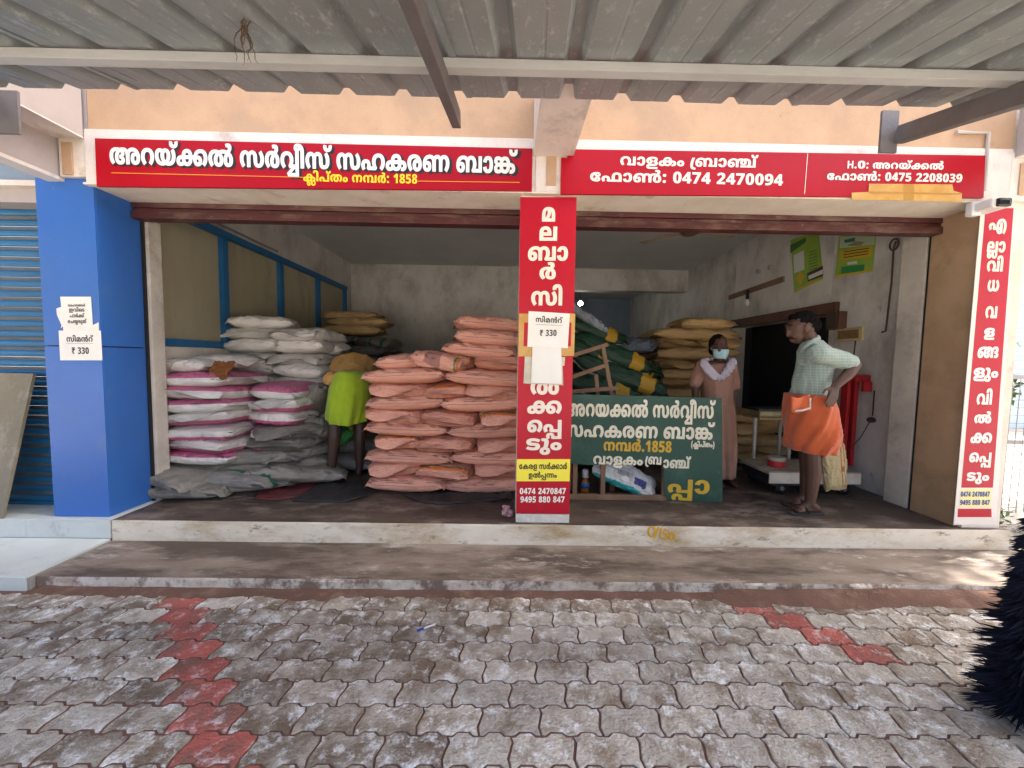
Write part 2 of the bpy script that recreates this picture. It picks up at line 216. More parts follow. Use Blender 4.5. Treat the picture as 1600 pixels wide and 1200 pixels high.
 'ക': (1194, [[992,-10,1036,-2,1076,13,1108,33,1137,63,1154,91,1165,139,1166,191,1153,243,1120,289,1068,324,1036,337,988,348,884,357,861,439,826,495,776,537,728,560,680,572,608,579,540,575,476,561,424,535,375,491,343,443,312,355,228,349,168,336,120,316,76,285,54,259,35,219,28,171,31,127,42,91,64,56,84,35,116,14,148,1,204,-10,296,-10,360,2,424,30,492,2,556,-10,648,-10,724,7,760,22,788,41,838,91,870,155,886,231,896,233,940,228,968,217,986,199,992,186,994,151,982,127,960,113,924,110,888,114,862,-1,908,-10],[616,111,568,114,536,129,515,151,495,191,488,233,580,234,713,231,701,183,681,147,652,122],[296,111,260,109,228,115,209,127,198,143,195,171,202,195,216,212,244,225,276,232,314,231,322,183,342,127],[709,359,492,357,499,387,520,423,544,443,568,453,604,457,636,452,677,427,697,395]]),
 'ര': (849, [[604,-10,664,2,716,26,750,51,782,91,801,131,813,183,817,243,809,311,793,367,761,427,724,470,691,499,660,520,592,552,552,564,476,576,344,576,272,565,232,552,180,529,148,509,102,467,79,435,55,387,42,343,36,291,39,235,46,191,67,135,91,91,128,44,184,-11,310,67,250,151,223,223,218,255,219,311,230,355,251,391,288,423,336,444,416,455,476,452,548,433,595,403,536,410,476,405,444,396,412,381,380,356,354,323,330,259,325,199,331,147,346,103,362,75,388,45,424,19,492,-6,532,-11],[576,111,540,114,520,126,503,155,496,191,499,235,510,267,532,289,564,298,580,299,612,292,641,271,644,255,641,191,629,151,607,123]]),
 'ണ': (1538, [[1362,-11,1428,67,1471,143,1495,219,1502,303,1499,347,1483,411,1452,471,1402,523,1338,559,1262,577,1170,576,1130,569,1086,552,1022,509,978,544,926,568,882,577,810,578,770,572,730,560,706,548,654,511,602,543,546,564,478,576,410,579,358,576,278,561,222,541,182,520,112,463,73,407,49,351,37,295,34,247,36,199,48,139,65,99,84,71,122,34,154,14,198,-2,238,-10,310,-11,346,-6,398,11,442,40,463,63,479,91,495,147,495,211,476,271,449,307,398,341,358,352,302,356,262,352,214,338,236,379,282,421,342,447,406,457,466,453,502,440,526,425,552,391,567,327,569,3,742,0,746,3,746,327,757,399,776,431,802,449,850,456,886,448,919,419,935,367,938,3,1110,0,1114,3,1114,339,1121,395,1137,427,1162,448,1194,456,1242,449,1277,427,1304,391,1319,347,1323,279,1315,223,1303,183,1283,143,1235,67],[274,103,250,106,226,120,212,139,200,171,197,219,218,232,246,241,278,241,298,233,316,215,324,195,326,163,319,131,306,113]]),
 'ബ': (1499, [[318,-10,374,1,418,22,456,55,471,75,491,123,496,151,496,203,486,247,471,279,450,306,422,328,390,344,358,352,302,356,262,352,213,339,236,379,282,421,330,444,386,456,442,456,494,444,526,425,555,383,568,315,570,1,746,3,749,375,757,407,774,433,794,448,826,456,878,448,914,425,939,391,955,339,958,279,944,199,915,135,872,63,918,1,1438,0,1442,3,1442,111,1442,563,1438,567,1270,567,1266,563,1265,123,1094,122,1092,127,1122,191,1135,247,1138,303,1131,367,1119,411,1087,471,1050,512,1006,543,970,560,902,576,802,576,726,556,690,537,654,511,602,543,530,568,458,578,358,576,290,564,230,544,182,520,134,484,84,427,65,391,49,351,37,295,34,235,41,167,52,127,86,69,126,31,182,3,246,-11],[274,103,250,106,226,120,212,139,200,171,197,219,218,232,246,241,278,241,298,233,316,215,324,195,326,163,319,131,306,113]]),
 'ാ': (602, [[332,-10,396,2,456,30,506,75,538,127,553,171,561,215,566,299,558,375,536,443,494,507,472,528,424,557,372,572,332,578,284,579,216,572,164,557,104,521,55,463,23,395,24,382,148,361,200,353,215,399,231,427,248,444,276,456,304,456,328,448,348,431,362,411,381,339,381,227,374,187,361,155,332,121,316,114,284,110,264,113,244,123,219,155,196,215,17,183,39,119,59,83,86,51,120,25,164,5,208,-6,248,-11]]),
 'ം': (525, [[304,-10,384,9,416,26,458,63,482,103,493,139,498,187,493,231,482,263,457,303,436,325,400,349,332,373,268,379,224,377,192,373,140,356,100,332,72,306,55,283,35,239,28,187,31,147,42,107,54,83,88,44,112,25,140,11,192,-6,232,-11],[276,107,248,107,220,117,199,139,191,163,190,203,199,227,220,249,248,260,276,260,300,252,321,235,334,207,335,167,326,139,304,117]]),
 'ല': (966, [[905,0,909,3,909,563,905,567,737,567,732,563,729,122,230,123,229,207,233,210,625,210,627,303,622,371,599,447,567,495,541,520,505,544,469,560,421,572,329,579,245,569,173,541,135,515,99,475,75,431,64,399,53,311,53,3],[449,331,233,331,229,339,235,383,257,424,289,448,313,455,357,456,389,448,409,437,435,407,449,363]]),
 'ി': (291, [[231,0,232,608,216,700,188,760,165,788,139,809,83,838,23,850,-73,849,-145,833,-189,810,-226,776,-249,730,-257,664,-251,624,-245,619,-77,640,-81,668,-79,692,-69,710,-49,726,-29,730,-5,728,15,720,33,704,48,668,56,600,57,4,59,0]]),
 'പ': (1004, [[116,-9,242,47,212,107,203,171,210,203,224,225,244,241,276,248,320,240,337,227,350,207,358,179,357,135,348,107,327,67,388,1,944,0,947,563,944,567,928,567,776,567,771,563,768,122,524,122,528,163,525,203,514,243,501,267,477,299,448,324,392,353,312,368,248,368,180,356,144,343,104,320,75,295,47,255,31,207,28,163,35,111,55,59,103,-9]]),
 'ത': (1173, [[988,-11,1065,67,1109,139,1133,219,1137,311,1129,359,1116,399,1097,439,1074,471,1040,505,1012,525,964,549,916,565,844,576,764,579,684,572,592,549,504,572,396,579,340,576,268,565,192,537,156,516,125,491,95,459,67,415,47,363,39,323,39,231,55,163,83,103,132,39,184,-11,309,67,251,147,224,211,215,267,219,327,234,371,259,407,284,428,328,449,388,460,444,459,395,411,375,383,355,347,339,299,331,235,334,183,343,139,359,99,392,55,416,34,448,15,496,-2,552,-11,616,-11,656,-6,712,10,760,38,798,79,821,127,834,195,833,267,825,315,813,351,790,395,733,459,800,460,844,451,880,437,920,403,946,359,958,307,957,243,941,183,914,131,865,67],[592,111,560,114,531,135,514,171,508,219,511,271,524,315,547,359,576,393,588,401,625,355,649,299,657,255,657,203,648,159,628,126]]),
 'ന': (1031, [[856,-11,928,79,974,167,993,255,993,339,986,379,965,435,944,471,921,499,892,525,836,557,760,576,700,579,620,569,568,548,516,513,464,549,416,568,344,579,280,577,236,569,188,552,140,524,108,495,66,435,51,395,39,343,39,243,59,159,95,87,172,-10,288,57,304,67,304,71,262,131,239,175,223,223,215,283,219,347,227,375,239,399,264,429,308,452,348,456,368,452,392,440,406,427,416,407,427,339,428,1,600,0,603,343,607,383,623,423,644,444,680,456,708,455,752,440,790,403,810,355,816,303,813,247,797,187,769,131,728,67]]),
 'മ': (844, [[788,0,792,3,792,267,785,343,769,403,749,443,721,479,692,505,640,537,572,561,480,576,396,579,316,572,260,560,200,536,140,494,110,463,87,427,71,387,59,339,52,263,52,3],[616,123,431,123,477,175,518,235,545,299,553,351,550,407,532,452,556,435,582,407,605,355,616,263],[234,123,228,123,228,279,231,323,243,379,264,419,292,444,316,452,336,453,362,443,374,427,380,395,377,351,364,303,318,219]]),
 'ള': (809, [[761,-204,762,-85,757,-81,265,-79,229,-66,221,-57,217,-41,224,-17,249,-4,285,0,545,0,625,6,689,21,713,34,738,55,758,83,770,111,777,155,775,187,758,231,743,251,688,291,721,314,749,347,762,379,766,415,758,459,745,483,729,504,685,536,621,560,549,573,453,579,357,576,293,568,229,552,177,532,129,504,85,465,56,423,39,379,33,323,41,267,68,211,105,174,153,149,197,138,229,135,289,138,333,146,365,158,401,181,422,207,439,243,445,283,442,319,430,355,405,388,369,412,337,424,301,430,237,431,309,452,393,460,497,456,537,448,565,436,587,411,590,395,587,375,576,359,557,349,498,343,498,231,501,226,565,221,588,207,597,195,601,179,598,155,589,141,573,130,533,122,249,120,181,112,141,101,85,68,57,31,40,-25,40,-65,45,-89,64,-129,97,-163,133,-182,193,-198,273,-205],[251,243,229,241,209,247,183,275,176,327,209,339,249,340,273,328,282,315,286,295,283,271,273,254]]),
 'ഫ': (1276, [[116,-9,242,47,212,107,203,171,210,203,224,225,244,241,276,248,320,240,337,227,350,207,358,179,357,135,348,107,327,67,388,1,1220,0,1222,303,1217,367,1205,419,1193,447,1169,483,1140,513,1100,540,1056,560,1008,572,940,579,876,576,828,568,780,553,736,528,700,497,676,467,659,439,643,391,634,327,633,127,628,122,524,122,528,163,525,203,514,243,501,267,477,299,448,324,392,353,312,368,248,368,180,356,124,333,84,304,59,275,35,223,28,175,31,131,47,75,86,11,104,-10],[1045,123,810,123,811,335,823,391,842,423,880,449,940,456,988,445,1021,415,1037,379,1045,327]]),
 'െ': (825, [[642,-11,683,27,723,75,751,119,771,163,784,211,790,271,787,327,772,391,755,427,732,463,710,488,662,525,606,552,566,565,498,576,446,579,382,577,318,568,258,552,202,528,158,500,114,461,85,423,61,379,41,315,34,251,36,199,48,139,65,99,101,51,126,30,174,5,246,-11,310,-11,346,-6,374,1,418,22,442,40,471,75,491,123,496,203,483,255,464,291,450,306,414,333,358,352,302,356,217,343,237,375,255,395,302,429,354,449,430,456,478,451,530,433,562,409,592,367,608,307,603,223,575,151,515,67],[274,103,250,106,226,121,212,139,200,171,197,219,218,232,246,241,278,241,298,233,316,215,324,195,326,163,319,131,306,113]]),
 'േ': (680, [[457,-10,509,-2,545,10,589,35,617,64,634,99,639,131,634,179,619,215,585,248,553,264,525,272,449,278,377,269,337,252,307,227,291,199,284,175,281,126,243,159,223,195,216,219,208,291,220,359,240,399,285,444,291,387,303,355,329,325,361,306,405,294,473,290,541,298,589,318,621,347,642,391,646,435,633,487,611,519,577,545,521,567,469,576,393,579,313,572,253,560,197,540,141,509,97,470,76,443,48,387,36,335,33,295,39,215,60,151,76,123,113,78,169,38,253,5,353,-10],[441,95,421,94,416,99,411,123,412,147,425,169,457,177,477,172,486,163,491,131,477,109],[461,391,430,399,421,411,416,431,424,471,449,473,477,464,498,439,494,407,477,393]]),
 'ൺ': (1735, [[1474,-10,1514,-8,1566,5,1606,24,1642,54,1668,90,1686,134,1696,174,1700,242,1687,326,1663,386,1612,458,1557,506,1607,566,1626,610,1632,678,1620,726,1598,757,1562,783,1526,795,1466,802,1394,799,1309,782,1338,673,1370,679,1418,680,1438,674,1452,662,1459,638,1456,610,1446,590,1426,565,1310,579,1186,572,1102,548,1034,507,990,539,930,567,870,578,810,578,766,571,730,560,698,543,654,511,602,544,534,567,486,575,410,579,322,571,270,558,218,539,158,503,114,464,84,426,62,386,45,338,37,294,34,238,41,166,56,118,84,70,108,46,150,16,186,2,246,-11,282,-12,338,-7,386,7,410,17,442,40,459,58,483,98,496,154,492,230,478,266,451,306,418,331,394,342,338,355,302,356,214,342,233,374,258,402,302,432,354,451,426,457,486,447,526,424,543,406,556,382,567,326,569,2,742,0,746,2,746,326,756,398,778,432,806,450,850,456,890,446,920,418,935,366,938,2,1110,0,1114,2,1116,306,1121,342,1137,390,1166,428,1202,448,1250,459,1310,461,1319,458,1276,414,1241,366,1213,302,1205,258,1203,218,1205,186,1217,130,1244,74,1266,49,1310,18,1342,4,1386,-7],[291,106,266,103,242,109,224,122,208,146,197,190,196,218,235,238,262,242,286,239,310,223,320,206,326,174,323,142,311,118],[1454,110,1426,113,1398,134,1385,162,1378,206,1381,258,1394,306,1417,354,1448,398,1454,404,1463,398,1496,346,1516,286,1522,234,1519,178,1507,142,1482,116]]),
 'ധ': (1031, [[752,-10,832,10,864,25,908,57,945,99,962,127,978,163,989,207,994,247,993,315,973,407,937,479,865,571,852,576,726,499,757,455,789,399,809,339,816,283,813,227,798,179,767,139,740,121,696,111,656,117,626,139,611,167,604,227,604,563,600,567,428,566,427,359,425,195,417,159,405,139,376,118,336,111,300,117,260,141,235,175,219,223,215,267,218,319,226,359,243,403,304,499,180,576,172,576,119,511,74,439,51,379,39,319,38,227,47,183,70,123,107,71,140,41,172,21,232,-2,276,-10,352,-11,408,-2,460,18,516,54,568,18,620,-2,672,-11]]),
 'ട': (641, [[382,-10,458,1,494,13,542,37,578,71,600,107,611,151,611,195,599,243,583,271,558,297,522,320,490,333,434,344,282,350,238,358,213,379,209,395,213,419,227,435,254,449,302,456,334,456,430,444,550,401,619,507,546,540,442,568,358,578,254,577,190,567,142,552,98,529,65,499,40,459,29,415,29,375,41,327,74,281,110,257,146,242,210,230,362,224,402,216,418,205,428,191,431,171,426,151,406,129,378,118,330,112,270,113,178,130,82,170,15,59,90,26,198,-2,278,-11]]),
 'ു': (404, [[223,-238,283,-227,307,-217,351,-190,385,-153,401,-121,408,-93,411,-33,404,3,388,39,368,67,345,87,286,119,316,215,336,303,344,387,340,447,316,507,299,529,263,556,219,573,191,577,131,579,79,574,28,563,51,455,55,449,87,455,123,453,135,448,152,431,166,379,160,295,144,215,119,127,67,108,35,89,7,62,-18,23,-31,-25,-30,-89,-18,-129,-2,-157,24,-185,51,-206,95,-226,131,-234],[191,-125,167,-122,139,-106,126,-85,120,-57,125,-21,137,-1,159,16,187,21,219,16,239,2,252,-17,259,-49,256,-77,241,-105,223,-118]]),
 'ച': (1043, [[984,0,984,567,812,567,809,563,808,123,602,123,621,163,630,199,629,247,620,279,601,315,571,347,536,369,496,385,460,392,392,396,292,384,248,368,216,347,191,323,172,291,159,251,155,215,160,158,328,170,331,215,347,255,372,272,400,275,436,265,454,243,462,195,450,147,428,122,24,122,20,119,20,3,24,0]]),
 'ങ': (1230, [[1026,-10,1074,-1,1106,10,1146,33,1168,55,1183,79,1195,115,1198,147,1191,195,1175,227,1138,265,1102,283,1144,311,1159,327,1176,355,1187,407,1180,463,1164,495,1126,533,1082,556,1046,568,950,579,850,572,770,549,710,516,678,491,614,537,546,564,478,576,366,577,262,556,206,533,154,500,113,463,84,427,49,351,37,295,36,199,45,151,65,99,102,51,154,14,214,-6,282,-12,346,-6,374,1,418,22,456,55,483,99,494,143,496,203,486,247,464,291,434,321,390,344,338,355,282,355,213,339,236,379,282,421,342,447,406,457,466,453,502,440,526,425,552,391,567,327,569,3,742,0,746,3,749,275,757,323,770,363,802,410,842,440,898,456,946,456,966,452,990,441,1005,423,1011,399,1007,375,994,358,970,346,877,339,876,223,878,219,966,216,994,207,1020,179,1020,143,1005,123,982,113,938,110,881,119,857,3,930,-10],[274,103,250,106,226,120,212,139,200,171,197,219,218,232,246,241,278,241,298,233,316,215,324,195,326,163,319,131,306,113]]),
 'ൾ': (1197, [[936,-11,980,-7,1028,4,1072,26,1100,48,1134,94,1150,130,1161,182,1162,270,1142,354,1117,402,1092,438,1021,506,1054,542,1082,586,1093,622,1097,666,1090,710,1074,742,1046,770,1016,787,968,799,900,802,828,795,773,782,800,675,840,680,888,679,908,670,918,658,923,638,918,606,904,582,888,565,788,579,720,578,648,570,560,544,516,518,482,490,446,442,422,382,411,306,405,178,392,146,372,124,344,113,308,112,280,120,256,136,239,158,226,186,218,222,215,266,219,326,234,382,251,418,301,494,302,502,176,578,127,522,75,442,47,366,39,322,36,262,48,178,74,114,110,66,152,33,200,8,236,-3,312,-12,388,-8,444,5,480,21,520,49,561,102,576,142,585,182,599,346,607,374,623,402,652,431,680,446,728,459,780,461,782,458,743,418,710,374,690,338,675,298,667,250,667,198,683,122,715,66,744,37,776,16,844,-6,884,-11],[916,110,880,117,861,134,847,166,842,206,846,266,859,310,883,358,912,399,920,404,926,398,962,342,977,294,985,238,981,174,969,138,948,118]]),
 'ൻ': (1223, [[960,-11,1004,-7,1056,5,1096,24,1128,51,1157,90,1173,126,1185,178,1189,230,1181,306,1154,382,1130,422,1101,458,1046,506,1088,554,1114,602,1123,658,1116,706,1100,742,1080,764,1056,780,1016,795,924,802,852,795,799,782,828,673,860,679,908,680,927,674,941,662,948,638,944,610,933,586,912,564,856,575,800,579,668,571,588,547,524,508,480,540,444,559,404,572,344,579,240,570,168,542,107,494,75,450,54,406,38,334,36,282,42,222,59,158,79,114,115,58,172,-9,176,-11,303,66,305,70,251,150,227,210,215,282,219,346,239,398,272,434,296,448,324,455,372,451,392,440,409,422,425,366,427,2,600,0,603,274,610,342,622,382,646,418,680,443,736,459,804,460,809,458,759,406,731,366,702,302,695,266,692,218,698,158,707,126,719,98,748,58,800,17,828,5,876,-7],[940,110,908,116,887,134,875,158,867,206,870,262,882,306,910,362,938,398,944,404,952,397,985,346,1004,286,1011,234,1009,186,997,142,972,117]]),
 '0': (572, [[315,-9,371,3,419,27,457,60,489,108,515,176,528,236,536,336,535,408,528,476,512,552,491,604,457,656,411,693,367,713,323,722,259,722,207,714,175,701,143,682,106,644,78,600,58,548,42,468,35,372,38,284,49,204,62,156,78,116,115,59,147,30,199,3,251,-8],[300,132,283,130,263,135,242,156,225,200,217,260,214,392,222,496,238,552,255,574,271,582,303,581,329,560,348,508,356,440,356,276,348,208,333,160,319,142]]),
 '1': (572, [[439,0,443,2,443,710,439,714,279,712,84,554,45,522,45,518,135,405,211,468,263,520,265,518,261,418,261,2]]),
 '2': (572, [[535,1,535,145,261,148,424,312,473,372,500,420,517,472,521,552,509,600,480,648,439,684,387,710,319,723,239,721,179,708,115,681,27,618,25,612,33,604,119,503,159,534,211,564,239,573,275,576,307,568,328,552,340,528,342,500,328,448,293,396,30,120,31,1]]),
 '3': (572, [[292,-9,372,6,440,38,489,84,509,116,520,144,529,188,529,224,520,268,504,300,460,341,428,356,369,372,367,376,408,392,448,415,493,464,505,492,512,524,513,552,505,600,497,620,472,655,448,677,404,701,324,721,216,721,168,713,120,698,60,670,33,652,86,568,104,539,180,573,240,584,292,578,312,569,326,556,337,532,337,504,329,480,312,460,280,442,244,435,148,432,145,304,148,300,252,297,308,281,324,270,338,252,345,232,345,204,337,176,316,151,292,139,256,131,208,129,148,135,84,151,36,172,34,28,80,11,156,-6,220,-11]]),
 '4': (572, [[476,0,480,2,480,138,556,141,558,146,557,274,480,278,480,710,476,714,312,714,226,586,16,270,17,142,300,141,304,138,304,2],[304,278,177,278,260,406,304,486,309,486,304,406]]),
 '5': (572, [[300,-7,364,5,404,20,444,44,477,74,501,110,522,162,529,214,529,266,521,314,501,362,474,398,440,427,400,448,348,460,296,462,232,454,242,562,248,567,484,567,487,710,484,714,196,714,96,714,91,710,61,346,128,310,216,327,272,323,304,312,331,290,341,274,350,234,346,194,329,162,308,146,284,136,240,130,156,137,100,152,56,171,48,170,48,30,84,13,156,-4,224,-10]]),
 '6': (572, [[307,-10,367,-3,423,18,455,37,496,79,524,131,536,171,543,235,536,315,520,367,493,411,471,433,431,457,371,472,299,468,267,455,243,440,199,390,198,415,209,471,225,507,242,531,279,560,303,571,367,584,435,584,479,578,496,579,495,715,467,720,383,723,283,712,203,684,143,642,94,583,69,535,54,491,34,379,33,267,46,183,75,111,123,50,171,18,247,-6],[303,131,267,134,243,151,226,175,213,215,210,255,219,291,240,319,271,335,311,337,339,324,360,295,368,259,368,211,355,167,331,141]]),
 '7': (572, [[283,0,540,606,540,710,535,714,39,714,27,710,27,570,31,567,346,566,96,2]]),
 '8': (572, [[334,-9,398,3,430,15,470,38,495,60,516,88,534,132,542,196,536,236,523,268,482,317,398,376,462,419,500,464,519,516,520,580,507,620,490,647,458,678,434,692,362,717,298,724,254,722,194,713,126,685,89,656,68,628,58,604,50,544,53,516,65,476,100,424,160,372,90,325,53,280,33,224,32,156,41,116,56,84,74,60,114,27,146,12,206,-5,250,-10],[302,120,266,120,234,131,216,148,204,176,204,208,213,236,235,264,272,292,282,298,330,265,356,236,367,208,368,176,356,148,338,131],[291,452,286,450,246,481,229,504,223,528,225,552,238,576,258,590,282,594,314,589,329,580,343,564,350,536,347,512,339,496,318,471]]),
 '9': (572, [[192,-10,292,2,364,27,428,70,477,127,513,203,533,287,541,407,530,511,509,575,474,635,420,684,356,713,312,721,268,723,192,712,148,695,124,681,96,657,74,631,55,599,35,543,28,463,31,423,42,371,60,331,82,299,116,270,148,254,200,242,248,242,292,250,324,266,349,287,372,323,377,323,373,279,357,223,338,191,300,157,252,137,204,130,75,135,76,-1,136,-9],[304,379,264,377,240,386,219,407,207,439,203,487,211,535,233,567,260,581,288,584,320,572,345,543,358,507,362,459,357,431,336,397]]),
 ':': (304, [[158,-12,206,-1,233,21,248,53,250,81,243,121,221,149,182,166,146,169,110,163,79,145,61,121,54,77,61,37,83,9,118,-8],[158,380,206,391,233,413,243,429,250,473,243,513,221,541,182,558,146,561,98,549,71,529,58,501,54,469,61,429,83,401,118,384]]),
 '.': (304, [[158,-12,206,-1,233,21,248,53,250,81,243,121,221,149,182,166,146,169,110,163,79,145,61,121,54,77,61,37,83,9,118,-8]]),
 '/': (449, [[165,-243,431,796,429,800,285,800,18,-240,21,-244]]),
 '₹': (572, [[414,0,415,6,224,254,282,276,326,305,359,346,386,415,530,418,530,530,526,534,378,534,364,562,339,594,526,595,530,598,530,710,526,714,214,714,50,714,46,710,46,598,126,595,170,587,198,566,212,538,210,534,50,534,46,530,46,418,210,415,212,410,196,382,166,360,134,353,68,350,46,242,214,2]]),
 '(': (365, [[332,-244,336,-240,295,-160,266,-92,227,36,203,184,199,300,211,436,235,552,279,680,335,796,332,800,192,800,184,794,142,724,106,644,79,564,59,480,47,400,40,300,43,196,51,124,71,24,103,-80,143,-168,186,-240,192,-244]]),
 ')': (364, [[176,-243,209,-193,245,-121,277,-37,301,55,317,147,324,227,325,295,317,407,301,503,269,615,225,719,180,794,172,799,44,799,32,799,30,795,69,719,101,643,142,503,161,379,166,255,153,111,126,-13,89,-117,30,-241]]),
 'ക്ക': (1740, [[1556,-11,1597,27,1637,75,1665,119,1685,163,1698,211,1704,271,1701,327,1685,391,1661,439,1637,471,1608,500,1568,528,1516,552,1476,565,1404,576,1352,579,1280,576,1212,564,1152,544,1112,525,1068,496,1026,455,999,419,970,359,964,356,884,357,861,439,826,495,776,537,728,560,648,577,552,576,476,561,432,540,384,502,351,459,328,407,316,359,312,355,200,344,136,324,76,285,54,259,39,231,28,171,31,127,42,91,58,63,84,35,116,14,160,-2,196,-9,264,-12,328,-6,384,10,424,30,492,2,556,-10,648,-10,724,7,760,22,788,41,838,91,870,155,888,234,948,231,955,151,975,95,1004,56,1040,26,1092,2,1160,-11,1232,-10,1300,6,1352,36,1376,60,1396,95,1406,127,1410,171,1409,199,1398,247,1364,296,1308,333,1232,352,1138,359,1164,392,1224,433,1284,452,1340,456,1400,448,1440,433,1475,407,1506,363,1521,303,1521,255,1513,211,1481,139,1428,67],[1201,111,1176,109,1148,117,1132,128,1116,151,1107,183,1105,231,1140,234,1200,225,1220,213,1233,195,1239,171,1236,143,1223,123],[616,111,568,114,536,129,515,151,495,191,488,233,580,234,713,231,701,183,681,147,652,122],[296,111,260,109,228,115,209,127,198,143,195,171,202,195,216,212,244,225,276,232,314,231,322,183,342,127],[709,359,492,357,499,387,520,423,544,443,568,453,604,457,636,452,677,427,697,395]]),
 'ക്ല': (1194, [[988,-334,1040,-323,1088,-298,1128,-260,1153,-213,1165,-161,1165,-93,1146,-21,1114,35,1150,83,1162,119,1167,163,1162,215,1154,239,1133,275,1100,305,1068,324,1036,337,988,348,884,357,861,439,841,475,800,520,764,544,700,568,648,577,596,579,540,575,476,561,424,535,384,502,351,459,328,407,316,359,312,355,228,349,168,336,120,316,74,283,47,247,34,215,28,171,32,124,51,75,84,35,116,14,160,-2,208,-10,296,-10,356,1,400,18,432,36,438,35,395,-5,370,-41,351,-93,346,-149,355,-213,375,-261,412,-302,448,-323,492,-334,576,-334,636,-314,658,-297,678,-273,689,-253,697,-221,698,-177,689,-137,664,-98,640,-79,592,-63,548,-61,493,-69,516,-39,548,-19,588,-7,628,-5,668,-11,684,-19,708,-39,718,-53,733,-105,739,-189,747,-225,766,-265,788,-290,832,-318,872,-330,928,-337],[547,-241,516,-242,500,-233,490,-221,483,-205,478,-169,504,-157,544,-156,560,-164,569,-177,573,-197,569,-221,560,-233],[948,-233,916,-227,894,-205,884,-169,881,-89,869,-33,842,11,794,51,822,75,858,127,873,167,888,233,940,228,974,211,993,183,995,163,990,139,976,122,960,113,924,110,888,114,861,3,864,-2,908,-10,984,-10,1005,-49,1018,-105,1018,-157,1013,-181,1002,-205,988,-219,968,-230],[616,111,568,114,536,129,515,151,495,191,488,233,580,234,713,231,701,183,681,147,652,122],[296,111,260,109,228,115,209,127,198,143,195,171,202,195,216,212,244,225,276,232,314,231,322,183,342,127],[709,359,492,357,499,387,520,423,544,443,568,453,604,457,636,452,677,427,697,395]]),
 'ങ്ക': (1221, [[1017,-10,1061,-2,1101,13,1133,33,1163,63,1178,87,1190,127,1192,191,1179,243,1162,271,1141,293,1093,325,1013,348,913,355,887,439,858,487,821,524,789,545,753,561,677,577,581,577,505,561,445,531,377,561,305,576,213,578,145,565,109,548,72,519,51,487,39,447,39,403,52,363,77,331,97,315,134,295,89,268,48,223,35,183,35,127,47,87,68,55,101,25,137,7,209,-10,301,-10,377,6,441,37,505,6,585,-10,673,-10,733,1,785,22,817,42,851,75,878,115,895,151,913,231,925,233,965,228,1001,211,1019,187,1022,159,1015,135,997,118,965,110,917,115,913,112,888,-1,933,-10],[641,111,593,114,561,130,536,159,520,195,513,232,605,234,739,231,731,191,711,151,677,121],[301,111,265,109,237,114,217,125,203,147,201,171,208,195,229,216,261,229,313,234,339,231,363,135,329,118],[735,359,521,356,517,359,524,383,547,423,573,445,593,453,625,457,661,453,681,444,706,423,722,399],[343,359,269,358,241,365,221,377,209,399,208,423,215,439,231,451,261,458,297,456,325,449,357,432,363,427]]),
 'ങ്ങ': (1797, [[1593,-10,1661,5,1709,31,1735,55,1750,79,1762,115,1763,175,1747,219,1725,249,1705,264,1669,283,1709,309,1739,347,1750,379,1754,407,1750,451,1738,483,1713,516,1681,540,1641,559,1593,572,1545,578,1497,579,1417,572,1345,552,1309,535,1277,516,1233,479,1185,519,1125,553,1057,572,977,579,897,576,793,557,653,576,469,576,325,556,217,521,165,492,113,450,84,415,63,379,43,327,35,279,33,231,40,163,52,123,68,91,95,55,125,29,161,10,213,-6,245,-11,317,-10,361,-2,397,11,429,30,455,55,470,75,485,111,494,151,495,183,490,227,474,271,449,305,421,328,389,344,337,355,301,356,231,347,269,384,305,406,353,428,437,448,513,456,625,455,567,375,548,327,540,291,536,247,540,191,551,143,565,111,581,85,613,50,653,22,681,9,769,-10,857,-11,921,-2,981,21,1019,51,1042,87,1052,135,1046,183,1022,223,966,263,1015,299,1031,323,1039,347,1041,375,1034,411,1018,439,998,459,1013,460,1041,452,1077,432,1098,411,1117,379,1126,351,1136,259,1136,3,1309,0,1313,3,1316,275,1324,323,1337,363,1369,410,1409,440,1465,456,1513,456,1533,452,1557,441,1572,423,1578,399,1574,375,1561,358,1537,346,1444,339,1443,223,1445,219,1533,216,1561,207,1587,179,1587,143,1572,123,1549,113,1505,110,1448,119,1424,3,1497,-10],[273,103,249,105,229,115,212,135,200,167,196,219,217,232,241,240,277,241,297,233,314,215,321,195,323,151,315,127,297,109],[821,107,769,114,745,126,727,143,708,179,700,255,711,315,728,351,747,379,777,408,809,429,844,419,862,403,870,387,871,359,866,347,852,331,833,322,774,315,775,199,853,192,872,179,882,163,882,143,873,125,857,114]]),
